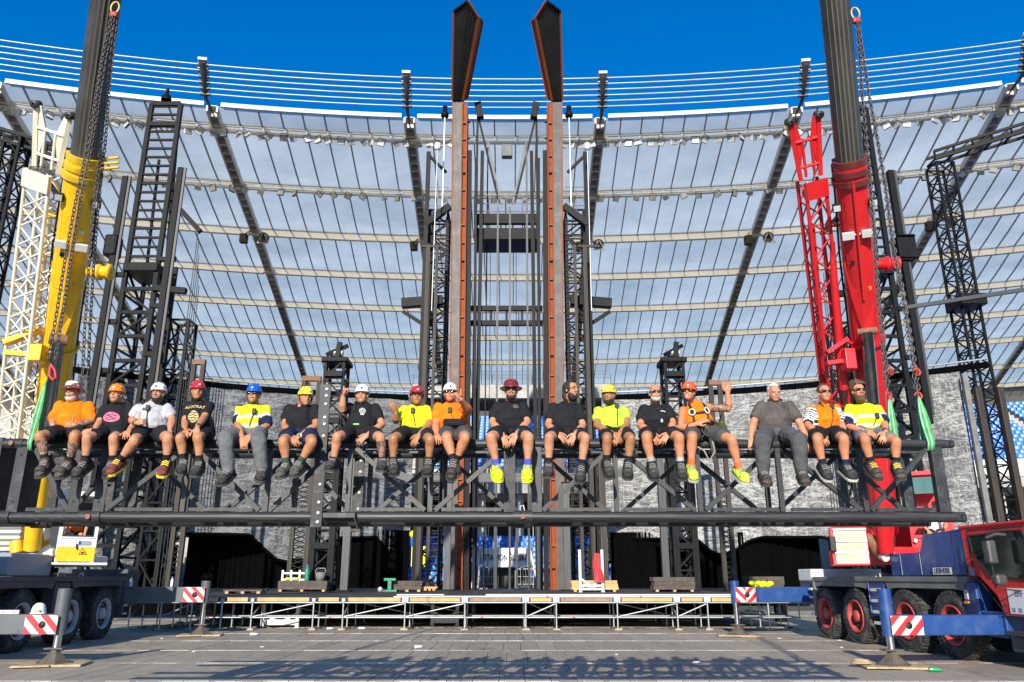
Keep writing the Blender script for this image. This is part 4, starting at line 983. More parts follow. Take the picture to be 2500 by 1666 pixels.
def boom(parent, p0, p1, ycol, ygus, m_main, m_dark):
    f = lambda t: p0.lerp(p1, t)
    tc_, tg = solve_t(f, ycol), solve_t(f, ygus)
    ax = (p1 - p0).normalized(); o, x, y, z, L = boom_frame(p0, p1)
    W, H = .74, .86
    mb = MB(); mb.ring_loft(boom_section(p0, f(tc_), W, H), 0, True); base = mb.build('boom_base_section', m_main, parent)
    for k in range(3):
        a = f(tc_) + ax * (-.5 + k * .22); mb = MB(); mb.ring_loft(boom_section(a, a + ax * .13, W + .12 - k * .05, H + .12 - k * .05), 0, True); mb.build('collar', m_dark, parent)
    mb = MB(); mb.ring_loft(boom_section(f(tg) - ax * .9, f(tg) - ax * .82, W + .16, H + .14), 0, True); mb.build('flange', m_main, parent)
    tip = f(1.57)
    mid = f(tc_) + ax * 5.2
    mb = MB(); mb.ring_loft(boom_section(f(tc_) - ax * .2, mid, .60, .70), 0, True); mb.build('boom_inner_section', dark_boom, parent)
    mb = MB(); mb.ring_loft(boom_section(mid - ax * .2, tip, .54, .64), 0, True); mb.build('boom_inner_section', dark_boom, parent)
    for k in (-2, -1, 0, 1, 2):  # guide lines on the inner section
        s0 = f(tc_) + x * (k * .09) - y * (.385 - .022 * k * k) ; rod('wear_strip', s0, s0 + ax * 5.1, .03, mat('wear_strip', (.13, .12, .10), .5), parent)
    mb = MB(); mb.ring_loft(boom_section(tip - ax * .1, tip + ax * .7, .8, 1.0), 0, False); mb.build('boom_head', m_main, parent)
    # gusset plate under the boom where the ram takes hold
    g = f(tg); dn = -y
    mb = MB(); e = dn * (H * .56)
    top = [g + ax * 1.5 + x * .38 + dn * .2, g + ax * 1.5 - x * .38 + dn * .2]
    mb.add([top[0], g + ax * .45 + x * .27 + dn * .40, g - ax * .45 + x * .10 + e * 1.1, g - ax * .45 - x * .10 + e * 1.1, g + ax * .45 - x * .27 + dn * .40, top[1], g + ax * .75 + dn * .50], [(0, 1, 6), (1, 2, 3, 6), (3, 4, 6), (4, 5, 6)])
    mb.build('gusset', m_main, parent)
    rod('rib', g + ax * .4 + e * 1.03, g + ax * 3.3 + e * 1.0, .05, m_main, parent, h=.12)
    for s in (-1, 1):
        c = g + ax * 2.05 + x * (s * .21) + e * 1.06
        MB().box(c, (.26, .12, .16), Matrix((x, y, z)).transposed()).build('marker_plate', white_paint, parent)
        c = f(tc_) - ax * .95 + x * (s * .39) + dn * .34
        lp = MB().box(c, (.2, .14, .18), Matrix((x, y, z)).transposed()).build('work_lamp', black_plain, parent)
        MB().box(c + dn * .08, (.15, .03, .13), Matrix((x, y, z)).transposed()).build('lens', lamp_glass, lp)
    rod('rib', g + ax * 2.05 - x * .33 + e, g + ax * 2.05 + x * .33 + e, .05, m_main, parent)
    n_ = (f(tc_) - p0).length
    for s in (-1, 1):
        q0 = p0 + x * (s * (W / 2 + .03)) + y * .1
        MB().path([q0 + ax * (n_ * k / 14) + x * (s * .02 * math.sin(k * 1.3)) + y * (.03 * math.sin(k * 2.1)) for k in range(15)], .025, 6).build('hydraulic_hose', black_plain, parent)
        rod('weld_seam', p0 + x * (s * W * .36) + dn * .335, f(tc_) + x * (s * W * .36) + dn * .335, .018, m_main, parent)
    for k, (t_, sx_) in enumerate(((.35, .14), (.8, -.15), (1.3, .12))):
        c = f(tc_) - ax * (1.2 + t_ * 1.4) + x * sx_ + dn * (H * .5 + .005); MB().box(c, (.14, .02, .10), Matrix((x, y, z)).transposed()).build('decal', (white_paint, black_plain, amber)[k], parent)
    for k in range(3):
        a = p0 + ax * (n_ * (.2 + .25 * k)); mb = MB(); mb.ring_loft(boom_section(a, a + ax * .03, W + .03, H + .03), 0, True); mb.build('weld_band', m_main, parent)
    return f, ax, x, y, tc_, tg, e, tip
def flyjib(parent, a, b_, w, m, n, head=True):
    """stowed lattice jib between a (top) and b_ (bottom)"""
    o, x, y, z, L = frame(a, b_, (0, 1, 0)); h = w * .75
    cs = [x * (sx * w / 2) + y * (sy * h / 2) for sx, sy in ((-1, -1), (1, -1), (1, 1), (-1, 1))]
    root = MB().path([a + cs[0], b_ + cs[0]], .045, 8).build('jib', m, parent)
    for c in cs[1:]: rodt('jib_chord', a + c, b_ + c, .045, m, parent)
    for k in range(n):
        p, q = a.lerp(b_, k / n), a.lerp(b_, (k + 1) / n)
        for i, j in ((0, 1), (1, 2), (2, 3), (3, 0)):
            s, e = (cs[i], cs[j]) if k % 2 else (cs[j], cs[i])
            rodt('jib_lacing', p + s, q + e, .022, m, parent, 6)
            if i in (0, 2) and m is cream_paint: rodt('jib_lacing', q + s, p.lerp(q, .0) + e, .022, m, parent, 6)
    u = -z
    MB().prism([a + cs[0] * 1.1 - y * .02, a + cs[1] * 1.1 - y * .02, a + cs[1] * 1.1 + z * .42 - y * .02, a + cs[0] * 1.1 + z * .42 - y * .02], -y * .04).build('jib_plate', m, parent)
    for s in (-1, 1):    # horned head
        p = a + x * (s * w * .5) + u * .05; q = a + x * (s * w * .72) + u * 1.45; r_ = a + x * (s * w * .2) + u * .9
        MB().prism([p, q, q - x * (s * .13), r_], y * .05).build('jib_horn', m, parent); rod('jib_horn_bar', p, q, .1, m, parent)
        MB().lathe(q + y * -.1, y, [(0, .03), (0, .09), (.2, .09), (.2, .03)], 10).build('pin', grey_steel, parent)
    for t in (.35, .95): rod('jib_cross_bar', a - x * w * .55 + u * t, a + x * w * .55 + u * t, .06, m, parent)
    for t in (-.22, .22): rodt('jib_inner_tube', a + x * (t * w) + u * .1, a + x * (t * w) + u * 1.0, .035, m, parent)
    rodt('jib_spare_tube', a + y * .25 + z * 1.2, b_ + y * .3 + x * .1, .09, m, parent)
    return root

def carrier(root, fwd_side, rim, m_body, m_beam, m_deck, wheels, y_out, x_jack, striped):
    """fwd_side: -1 if the side facing the photograph's middle is at local -x; builds in the crane's own frame"""
    Mx = WM[root.name]; P = lambda x, y, z: Mx @ V(x, y, z); q = fwd_side
    def put(mb, name, m, par=None): return mb.xf(Mx).build(name, m, par or root)
    put(MB().bbox(-.55, .55, -4.9, 4.6, .75, 1.5), 'chassis_frame', carrier_grey)
    for y in wheels:
        for s in (-1, 1): wheel(root, P(s * 1.36, y, .70), Mx.to_3x3() @ V(s, 0, 0), rim)
        put(MB().tube((-1.0, y, .72), (1.0, y, .72), .1), 'axle', carrier_grey)
    put(MB().cbox(-1.37, 1.37, -3.72, 3.55, 1.6, 1.72, .015), 'deck', m_deck)
    for s in (-1, 1):
        for a, b_ in ((3.75, .42), (-.42, -3.7)):
            mb = MB(); x = s * 1.30
            mb.prism([V(x, a, 1.6), V(x, b_, 1.6), V(x, b_ + .12, 1.42), V(x, b_ + .5, 1.46), V(x, a - .5, 1.46), V(x, a - .12, 1.42)], V(s * .04, 0, 0)); put(mb, 'mudguard', dull_grey if m_body is blue_paint else carrier_grey)
            mb = MB(); mb.bbox(s * .85, s * 1.30, min(a, b_), max(a, b_), 1.5, 1.56); put(mb, 'mudguard', carrier_grey)
        put(MB().cbox(s * 1.0, s * 1.33, -.36, .38, .75, 1.58, .03), 'side_box', m_body)
        for z in (.55, .82, 1.09, 1.36): put(MB().bbox(s * 1.335, s * 1.40, -.2, .22, z, z + .07), 'step', white_paint)
        put(MB().bbox(s * 1.20, s * 1.38, 3.5, 3.62, .6, 1.7), 'rear_ladder_plate', m_deck)
        for z in (.62, .86, 1.10, 1.34): put(MB().bbox(s * 1.1, s * 1.42, 3.62, 3.80, z, z + .06), 'step', white_paint)
    put(MB().cbox(-1.25, 1.25, 3.62, 4.75, .85, 1.6, .03), 'rear_box', carrier_grey); put(MB().cbox(-1.25, 1.25, 3.9, 4.8, 1.6, 1.95, .03), 'rear_box', carrier_grey if m_body is not blue_paint else white_paint)
    for y, z0, z1, flip in ((y_out[0], .60, .98, 1), (y_out[1], .97, 1.42, -1)):
        x0 = q * 1.0; xe = q * x_jack
        put(MB().cbox(-1.3, 1.3, y - .3, y + .3, z0 - .06, z1 + .06, .02), 'outrigger_box', m_beam)
        bmn = put(MB().cbox(min(x0, xe), max(x0, xe), y - .2, y + .2, z0, z1, .012), 'outrigger_beam', m_beam)
        put(MB().bbox(min(q * 1.4, xe - q * .7), max(q * 1.4, xe - q * .7), y - .208, y - .2, z0 + .02, z0 + .09), 'beam_strip', m_beam, bmn)
        j = q * (x_jack + .0)
        put(MB().tube((j, y, z0 - .02), (j, y, z1 + .50 if flip == 1 else z1 + .18), .135, 16), 'jack_tube', m_beam)
        put(MB().tube((j, y, .25), (j, y, z0), .075, 16), 'jack_rod', chrome)
        mb = MB(); mb.lathe((j, y, .05), (0, 0, 1), [(0, .36), (.02, .36), (.03, .30), (.20, .10), (.27, .10), (.27, .02)], 6, smooth=False); put(mb, 'jack_foot', mat('jack_foot_steel', (.10, .085, .065), .7, .2, .3, 8, dirt=(.2, .12, .07), dscale=6))
        put(MB().cbox(j - .19, j + .19, y - .13, y + .13, .31, .34, .008), 'jack_plate', MATS['jack_foot_steel'])
        wdt = .60 if flip == 1 else .58
        xa = min(j - q * .0, j - q * wdt) if q > 0 else j
        hazard(root, P(j - q * (wdt if q > 0 else 0) - (0 if q > 0 else .05), y - .2, z0 + .01), Mx.to_3x3() @ V(1, 0, 0), (0, 0, 1), wdt + (.05 if q < 0 else 0.05), z1 - z0 - .02, Mx.to_3x3() @ V(0, -1, 0), slant=striped, chevron=(flip == -1 and q < 0))
        # timber spreader pads lie loose on the floor
        c = P(j, y, 0)
        nm = {(-1, 1): 'pale plywood pad under the front jack of the red crane', (-1, -1): 'pale plywood pad under the rear jack of the red crane', (1, 1): 'pale plywood pad under the front jack of the yellow crane', (1, -1): 'pale plywood pad under the rear jack of the yellow crane'}[(q, flip)]
        pad = thing('spreader_pad', nm, 'pad', (c.x, c.y, 0), R(12 * q), 'pads under the crane jacks'); Mp = WM[pad.name]
        MB().cbox(-.62, .62, -.42, .42, .006, .05, .01).xf(Mp).build('board', ply, pad)
        MB().cbox(-.66, .02, -.50, -.36, .02, .055, .01).xf(Mp @ Matrix.Rotation(.1, 4, 'Z')).build('plank', ply, pad)
    for y in (1.0, 0.0, -1.0): put(MB().path([(q * 1.25, y - .1, 1.72), (q * 1.25, y - .1, 1.8), (q * 1.25, y + .1, 1.8), (q * 1.25, y + .1, 1.72)], .025, 6), 'lashing_eye', galv)
    put(MB().lathe((0, 0, 1.72), (0, 0, 1), [(0, 1.0), (.08, 1.0), (.08, .9), (.28, .9), (.28, .01)], 36), 'slew_ring', carrier_grey)
    teeth = MB()
    for k in range(72): a = 2 * math.pi * k / 72; teeth.box((math.cos(a) * .98, math.sin(a) * .98, 1.88), (.06, .05, .14), Matrix.Rotation(a, 3, 'Z'))
    put(teeth, 'slew_gear', black_steel)
    return P, put

# ------------------------------------------------------------------ red and blue crane on the right
rc = thing('mobile_crane', 'red and blue mobile crane with raised boom on the right', 'crane', (10.75, 21.2, 0), R(4.6))
red_rim = mat('rim_red', (0.42, 0.05, 0.045), 0.55, 0, .2, 4, dirt=(0.15, 0.08, 0.07), dscale=6)
P, put = carrier(rc, -1, red_rim, blue_paint, blue_paint, dull_grey, (3.0, 1.25, -1.2, -3.0), (-4.37, 4.2), 3.58, 1)
# engine housing
put(MB().cbox(-1.30, 1.30, -2.1, -.75, 1.73, 2.27, .03), 'engine_cover', blue_paint); put(MB().cbox(-1.31, 1.31, -3.70, -2.1, 1.73, 2.36, .03), 'engine_cover', blue_paint)
mb = MB(); mb.prism([V(-1.30, -2.12, 2.3), V(-1.30, -2.3, 2.66), V(-1.30, -3.4, 2.70), V(-1.30, -3.4, 2.3)], V(2.6, 0, 0)); put(mb, 'engine_cover', blue_paint)
put(MB().cbox(-1.32, 1.32, -3.72, -3.38, 1.74, 2.71, .03), 'engine_cover', blue_paint)
for y in (-1.25, -2.08): put(MB().bbox(-1.322, -1.31, y - .008, y + .008, 1.76, 2.24), 'cover_seam', light_grey)
o = P(-1.335, -2.95, 1.84); ux, uz = Mx_ = (WM[rc.name].to_3x3() @ V(0, -1, 0), V(0, 0, 1)); pl = put(MB().bbox(-1.345, -1.33, -3.28, -2.55, 1.75, 1.93), 'name_plate', black_plain)
put(MB().bbox(-1.348, -1.346, -3.26, -2.57, 1.765, 1.915), 'name_field', white_plain, pl)
lettering('lettering', 'LIEBHERR', .17, P(-1.352, -2.915, 1.84), ux, uz, black_plain, pl, sx=.80, bold=.0)
# driver's cab
side = [(-3.76, 1.72), (-3.76, 2.72), (-5.75, 2.72), (-6.05, 1.95), (-6.05, .98), (-4.75, .98), (-4.6, 1.35), (-4.15, 1.72)]
mb = MB(); mb.prism([V(-1.33, y, z) for y, z in side], V(2.66, 0, 0)); cabp = put(mb, 'drivers_cab', red_paint)
put(MB().cbox(-1.36, 1.36, -5.8, -3.72, 2.70, 2.77, .03), 'cab_roof', red_paint, cabp)
win = [(-4.02, 2.55), (-4.05, 2.25), (-4.5, 1.72), (-5.6, 1.66), (-5.85, 1.95), (-5.62, 2.58)]
mb = MB(); mb.prism([V(-1.342, y, z) for y, z in win], V(.006, 0, 0)); put(mb, 'side_window', dark_glass, cabp)
for (a, b_), (c_, d_) in zip(win, win[1:] + win[:1]): put(MB().beam((-1.345, a, b_), (-1.345, c_, d_), .03), 'window_seal', black_plain, cabp)
mb = MB(); mb.prism([V(-1.25, -5.98, 1.95), V(1.25, -5.98, 1.95), V(1.25, -5.72, 2.62), V(-1.25, -5.72, 2.62)], V(0, -.02, 0)); put(mb, 'windscreen', dark_glass, cabp)
sg = put(MB().bbox(-1.345, -1.333, -5.9, -4.92, 1.02, 1.50), 'white_sign', white_plain, cabp)
lettering('lettering', 'EFF', .16, P(-1.35, -5.25, 1.40), ux, uz, light_grey, sg, sx=1.0, bold=.004)
for k in range(5): put(MB().bbox(-1.349, -1.346, -5.8 + k * .18, -5.70 + k * .18, 1.05, 1.13), 'sign_mark', light_grey, sg)
put(MB().bbox(-1.345, -1.333, -4.02, -3.86, 1.74, 1.90), 'sticker', light_grey, cabp)
put(MB().path([(-1.34, -4.85, 1.2), (-1.42, -4.83, 1.2), (-1.42, -4.83, 1.05), (-1.34, -4.85, 1.05)], .015, 6), 'door_handle', black_plain, cabp)
# mirrors
mir_m = mat('mirror_housing', (.05, .05, .048), .5, 0, .2, 3)
mr = put(MB().cbox(-1.75, -1.55, -5.15, -4.95, 1.95, 2.42, .05), 'mirror', mir_m); put(MB().cbox(-1.75, -1.5, -5.25, -5.05, 1.55, 1.76, .06), 'mirror', mir_m)
for pts in ([(-1.338, -3.98, 2.66), (-1.338, -3.98, 1.8)], [(-1.338, -3.98, 1.8), (-1.338, -4.72, 1.05)], [(-1.338, -3.98, 2.66), (-1.338, -5.7, 2.66)]): put(MB().beam(pts[0], pts[1], .014), 'door_gap', black_plain, cabp)
put(MB().path([(-1.34, -3.88, 2.5), (-1.40, -3.88, 2.48), (-1.40, -3.88, 1.75), (-1.34, -3.88, 1.72)], .014, 6), 'grab_rail', black_plain, cabp)
put(MB().path([(-1.0, -5.99, 1.98), (-.3, -5.93, 2.15), (.2, -5.88, 2.3)], .012, 6), 'wiper', black_plain, cabp)
for s in (-1, 1): put(MB().cbox(s * .75 - .2, s * .75 + .2, -6.34, -6.28, .38, .54, .02), 'headlamp', lamp_glass)
put(MB().path([(-1.34, -5.3, 2.6), (-1.65, -5.05, 2.58), (-1.66, -5.05, 2.42), (-1.66, -5.05, 1.5), (-1.34, -5.3, 1.45)], .018, 6), 'mirror_arm', black_plain)
put(MB().path([(-1.76, -5.15, 2.45), (-1.62, -5.25, 2.52), (-1.45, -5.3, 2.5)], .05, 6), 'mirror_hood', black_plain)
# front fender corner, lamp, step
put(MB().cbox(-1.34, -1.0, -3.95, -3.55, .95, 1.60, .03), 'front_panel', blue_paint); put(MB().cbox(-1.38, -1.33, -3.72, -3.60, 1.25, 1.45, .01), 'lamp_housing', galv); put(MB().cbox(-1.39, -1.33, -3.72, -3.58, 1.16, 1.22, .01), 'indicator', amber)
put(MB().cbox(-1.45, -1.0, -5.9, -4.8, .62, .70, .01), 'cab_step', grey_steel); put(MB().cbox(-1.3, 1.3, -6.3, -4.7, .3, .62, .05), 'bumper', carrier_grey)
# upper works
uw = put(MB().cbox(-1.1, 1.1, -.6, 2.9, 2.0, 2.45, .05), 'turntable', red_paint)
gx, gz = at(2080, 1382, 20.3), at(2080, 1286, 20.3); w_ = at(2128, 1340, 20.3).x - at(2034, 1340, 20.3).x
hs = MB().cbox(gx.x - w_ / 2, gx.x + w_ / 2, 20.3, 20.7, gx.z, gz.z, .03).build('machine_house', red_paint, rc)
for k in range(3):
    z0 = gx.z + .06 + k * (gz.z - gx.z - .1) / 3; z1 = z0 + (gz.z - gx.z - .1) / 3 - .06
    MB().bbox(gx.x - w_ / 2 + .1, gx.x + w_ / 2 - .03, 20.27, 20.30, z0, z1).build('grille_panel', cream_paint, hs)
    for j in range(4): zz = z0 + .04 + j * (z1 - z0 - .06) / 4; MB().bbox(gx.x - w_ / 2 + .17, gx.x + w_ / 2 - .1, 20.235, 20.28, zz, zz + .035).build('grille_slat', mat('grille_cream', (.62, .55, .33), .5), hs)
    MB().bbox(gx.x - w_ / 2 + .08, gx.x + w_ / 2 - .02, 20.22, 20.29, z1 + .005, z1 + .05).build('grille_trim', white_paint, hs)
MB().cbox(gx.x - w_ / 2 - .03, gx.x - w_ / 2 + .13, 20.15, 20.28, gx.z + .35, gx.z + .72, .02).build('latch', black_plain, hs)
p = at(2143, 1345, 20.6); MB().path([p + V(-.25, 0, .35), p + V(-.1, -.1, .2), p, p + V(.1, -.05, -.15)], .17, 12, rs=[.12, .2, .2, .1]).build('exhaust_silencer', rust, rc)
MB().tube(p + V(.02, -.1, -.12), p + V(.05, -.3, -.18), .1, 12).build('exhaust_pipe', cream_paint, rc)
for s in (-1, 1): put(MB().prism([V(s * .62, 2.3, 2.4), V(s * .62, .9, 2.4), V(s * .62, 1.2, 3.5), V(s * .62, 1.9, 3.6)], V(s * .08, 0, 0)), 'boom_bracket', red_paint)
put(MB().cbox(-.5, 1.2, 2.6, 3.5, 2.1, 3.3, .08), 'counterweight', red_paint)
# boom, ram and stowed jib
b0, b1 = at(2158, 1290, 22.3), at(2043, 50, 14.2)
f, ax, bx, by, tcl, tg, e, tipR = boom(rc, b0, b1, 395, 750, red_paint, mat('collar_maroon', (.13, .02, .018), .5))
top = f(tg) + e * 1.25 - ax * .4; bot = at(2163, 1345, 20.3)
d = (bot - top); 
MB().tube(top, top + d * .45, .14, 18).build('ram_rod', mat('dark_chrome', (.25, .27, .27), .15, 1.0), rc); MB().tube(top + d * .40, bot, .2, 18).build('ram_barrel', red_paint, rc)
MB().tube(top - bx * .22, top + bx * .22, .09, 12).build('ram_pin', rust, rc)
ja, jb = at(1980, 440, 16.6), at(2052, 1080, 20.6)
flyjib(rc, ja, jb, .50, red_paint, 15)
for t in (.38, .66):
    a_ = ja.lerp(jb, t); c_ = f(.35 + (1 - t) * .35); 
for (x0, y0, x1, y1, Y) in ((2018, 862, 2068, 828, 18.6), (2018, 888, 2075, 880, 18.8)): MB().beam(at(x0, y0, Y), at(x1, y1, Y), .17, .1).build('jib_bracket', red_paint, rc)
MB().cbox(at(2072, 900, 18.7).x - .12, at(2072, 900, 18.7).x + .14, 18.5, 18.9, at(2072, 905, 18.7).z, at(2072, 855, 18.7).z, .02).build('jib_bracket', red_paint, rc)
for (x0, y0, x1, y1, Y) in ((2028, 542, 2068, 530, 17.2), (2026, 552, 2066, 550, 17.2)): MB().beam(at(x0, y0, Y), at(x1, y1, Y), .05).build('jib_bracket', red_paint, rc)
MB().path([at(2032, 590, 17.4), at(2036, 680, 17.8), at(2052, 870, 18.9), at(2060, 950, 19.3)], .1, 8, rs=[.06, .09, .11, .11]).build('jib_cylinder', red_paint, rc)
p = at(2172, 645, 17.6); MB().lathe(p - V(.35, 0, 0), (1, 0, 0), [(0, .05), (0, .13), (.25, .13), (.25, .19), (.3, .19), (.3, .15), (.5, .15), (.5, .19), (.55, .19), (.55, .02)], 16).build('hose_reel', red_paint, rc)
# operator's cab
Yc = 20.4; ca, cb = at(2234, 1352, Yc), at(2334, 1352, Yc); cb.z = at(2300, 1160, Yc).z
oc = MB(); 
for x in (ca.x, cb.x):
    for y in (Yc, Yc + 1.6): oc.beam(V(x, y, ca.z), V(x, y, cb.z), .09)
zf = at(2226, 1300, Yc).z
oc.bbox(ca.x, cb.x, Yc, Yc + .06, ca.z, zf - .12); oc.bbox(ca.x, cb.x, Yc + 1.55, Yc + 1.6, ca.z, cb.z); oc.bbox(ca.x, cb.x, Yc, Yc + 1.6, ca.z, ca.z + .06); oc.bbox(ca.x - .03, cb.x + .03, Yc - .05, Yc + 1.65, cb.z, cb.z + .1)
oc.beam(V(ca.x, Yc, zf - .1), V(cb.x, Yc, zf - .1), .08); ocp = oc.build('operators_cab', red_paint, rc)
MB().bbox(ca.x + .06, cb.x - .06, Yc + .01, Yc + .02, at(2226, 1205, Yc).z, cb.z - .05).build('upper_window', mat('green_glass', (.05, .12, .10), .05, 0, .1, 1, spec=.9), ocp)
MB().cbox(ca.x + .25, cb.x - .25, Yc + .6, Yc + 1.3, zf - .25, zf + .05, .05).build('seat', black_plain, ocp)
tp = [at(2259, 1326, Yc - .02), at(2273, 1326, Yc - .02), at(2266, 1308, Yc - .02)]; wt = MB().prism(tp, V(0, -.006, 0)).build('warning_triangle', yellow_paint, ocp)
MB().path([at(2236, 1318, Yc - .1), at(2244, 1322, Yc - .1)], .06, 8).build('lamp', white_paint, ocp)

def swing(part, root, c, ang):
    M = WM[root.name]; c = Vector(c); part.matrix_basis = M.inverted() @ (Matrix.Translation(c) @ Matrix.Rotation(ang, 4, 'Z') @ Matrix.Diagonal((.9, 1, 1, 1)) @ Matrix.Translation(-c)) @ M
swing(ocp, rc, V((ca.x + cb.x) / 2, Yc, 0), -math.atan2((ca.x + cb.x) / 2, Yc)); swing(hs, rc, V(gx.x, 20.3, 0), -math.atan2(gx.x, 20.3) * .8)
# ------------------------------------------------------------------ yellow and grey crane on the left
lc = thing('mobile_crane', 'yellow and grey mobile crane with raised boom on the left', 'crane', (-13.12, 21.4, 0), R(1.6))
grey_rim = mat('rim_grey', (0.42, 0.41, 0.39), 0.6, 0, .2, 4, dirt=(0.07, 0.06, 0.05), dscale=6)
P, put = carrier(lc, 1, grey_rim, carrier_grey, mat('outrigger_grey', (.09, .10, .11), .5, 0, .15, 2, dirt=(.03, .03, .03), dscale=3), carrier_grey, (2.45, .55, -1.75, -3.5), (-4.6, 3.75), 3.75, -1)
put(MB().cbox(.45, 1.36, -2.6, -.75, 1.73, 2.26, .06), 'storage_box', light_grey)
put(MB().cbox(-1.3, 1.3, -5.9, -3.8, .9, 2.7, .1), 'drivers_cab', cream_paint)
put(MB().cbox(-1.1, 1.1, -.7, 2.8, 2.0, 2.3, .05), 'turntable', cream_paint)
hp = at(25, 1345, 21.0); ht = at(25, 1272, 21.0)
hs = MB().cbox(hp.x - 1.0, at(50, 1300, 21).x, 21, 23, hp.z, ht.z + .6, .05).build('machine_house', cream_paint, lc)
for k in range(6): zz = hp.z + .1 + k * .15; MB().bbox(hp.x - .8, hp.x + .22, 20.95, 21.0, zz, zz + .06).build('louvre', dull_grey, hs)
q1 = [at(62, 1275, 20.9), at(102, 1282, 20.9), at(93, 1342, 20.9), at(57, 1336, 20.9)]
MB().prism(q1, V(0, .5, 0)).build('boom_bracket', yellow_paint, lc)
for a_, c_, r_ in (((112, 1275), (116, 1318), .07), ((38, 1330), (48, 1352), .16), ((108, 1345), (125, 1365), .22)): MB().tube(at(*a_, 20.8), at(*c_, 20.8), r_, 12).build('hydraulic_unit', cream_paint, lc)
MB().path([at(72, 1372, 20.6), at(100, 1358, 20.6), at(132, 1350, 20.6)], .09, 8).build('hose_cover', cream_paint, lc)
MB().tube(at(40, 1322, 20.5), at(42, 1350, 20.5), .16, 12).build('winch_drum', yellow_paint, lc)
# operator's cab with open view of the seat
Yc = 20.9; ca, cb = at(132, 1374, Yc), at(228, 1374, Yc); cb.z = at(200, 1212, Yc).z; zs = at(136, 1314, Yc).z; zy = at(136, 1336, Yc).z
oc = MB(); 
for x in (ca.x + .05, cb.x - .05):
    for y in (Yc, Yc + 1.2): oc.beam(V(x, y, ca.z), V(x, y, cb.z), .09)
oc.bbox(ca.x, cb.x, Yc + 1.2, Yc + 1.26, ca.z, cb.z); oc.bbox(cb.x - .06, cb.x, Yc, Yc + 1.2, ca.z, zs + .15); oc.bbox(ca.x, cb.x, Yc, Yc + 1.26, ca.z, ca.z + .08); oc.bbox(ca.x - .04, cb.x + .04, Yc - .08, Yc + 1.3, cb.z, cb.z + .12)
oc.bbox(ca.x + .03, cb.x - .03, Yc - .05, Yc + .02, zy + .005, zs); oc.beam(V(ca.x, Yc - .02, zs), V(cb.x, Yc - .02, zs), .06)
ocp = oc.build('operators_cab', white_paint, lc)
MB().bbox(ca.x + .03, cb.x - .02, Yc - .06, Yc - .03, ca.z + .03, zy).build('door_panel', yellow_paint, ocp)
MB().cbox(ca.x - .05, cb.x + .35, Yc - .2, Yc + .1, ca.z - .06, ca.z, .01).build('footboard', white_paint, ocp)
cx_ = (at(198, 1340, Yc).x); tp = [at(187, 1354, Yc - .07), at(208, 1354, Yc - .07), at(197.5, 1338, Yc - .07)]
wt = MB().prism(tp, V(0, -.006, 0)).build('warning_triangle', black_plain, ocp); g = sum(tp, V(0, 0, 0)) / 3
MB().prism([g + (t_ - g) * .74 + V(0, -.008, 0) for t_ in tp], V(0, -.004, 0)).build('triangle_field', yellow_paint, wt)
MB().ball(g + V(0, -.015, -.01), (.05, .006, .025), 8).build('triangle_symbol', black_plain, wt)
st_p = MB().bbox(at(192, 1320, Yc).x, at(222, 1320, Yc).x, Yc - .07, Yc - .055, at(192, 1331, Yc).z, at(192, 1321, Yc).z).build('sticker', light_grey, ocp)
MB().bbox(at(193, 1320, Yc).x, at(198, 1320, Yc).x, Yc - .076, Yc - .07, at(192, 1330, Yc).z, at(192, 1322, Yc).z).build('sticker_mark', blue_paint, ocp)
MB().path([at(183, 1328, Yc - .08), at(181, 1336, Yc - .1), at(184, 1342, Yc - .08)], .02, 6).build('door_handle', black_plain, ocp)
MB().bbox(ca.x + .14, cb.x - .12, Yc + .9, Yc + 1.0, zs - .1, cb.z - .1).build('seat', black_plain, ocp)
MB().beam(V(ca.x + .1, Yc - .03, zs + .05), V(cb.x - .1, Yc - .03, zs + .05), .035).build('window_frame', black_plain, ocp)
swing(ocp, lc, V((ca.x + cb.x) / 2, Yc, 0), -math.atan2((ca.x + cb.x) / 2, Yc))
b0, b1 = at(84, 1290, 22.3), at(258, 0, 14.1)
f, ax, bx, by, tcl, tg, e, tipL = boom(lc, b0, b1, 385, 770, yellow_paint, mat('collar_yellow', (.55, .36, .02), .45))
top = f(tg) + e * 1.2 - ax * .4; bot = at(78, 1340, 20.4); d = bot - top
MB().tube(top, top + d * .5, .14, 18).build('ram_rod', MATS['dark_chrome'], lc); MB().tube(top + d * .45, bot, .2, 18).build('ram_barrel', yellow_paint, lc)
MB().tube(top - bx * .2, top + bx * .2, .14, 12).build('ram_pin', rust, lc)
ja, jb = at(112, 420, 16.3), at(20, 1180, 20.8)
flyjib(lc, ja, jb, .62, cream_paint, 18)
for (x0, y0, x1, y1, Y) in ((12, 838, 100, 805, 18.4), (14, 862, 92, 868, 18.6)): MB().beam(at(x0, y0, Y), at(x1, y1, Y), .2, .12).build('jib_bracket', yellow_paint, lc)
MB().cbox(at(97, 860, 18.5).x - .15, at(97, 860, 18.5).x + .15, 18.3, 18.7, at(97, 885, 18.5).z, at(97, 845, 18.5).z, .02).build('jib_bracket', yellow_paint, lc)
MB().path([at(100, 515, 17.0), at(140, 530, 17.0), at(172, 528, 17.0)], .06, 6).build('jib_bracket', yellow_paint, lc)
p = at(246, 665, 17.5); MB().lathe(p - V(.3, 0, 0), (1, 0, 0), [(0, .05), (0, .13), (.25, .13), (.25, .2), (.3, .2), (.3, .15), (.5, .15), (.5, .2), (.55, .2), (.55, .02)], 16).build('hose_reel', yellow_paint, lc)
for k in range(3): MB().path([at(228, 390 + k * 12, 16.2), at(290, 385 + k * 12, 16.2)], .03, 6).build('rail', yellow_paint, lc)
# hoist rope of the yellow crane
rodt('hoist_rope', tipL + V(.1, -.3, 0), at(262, 240, 14.0), .012, black_plain, lc, 6)
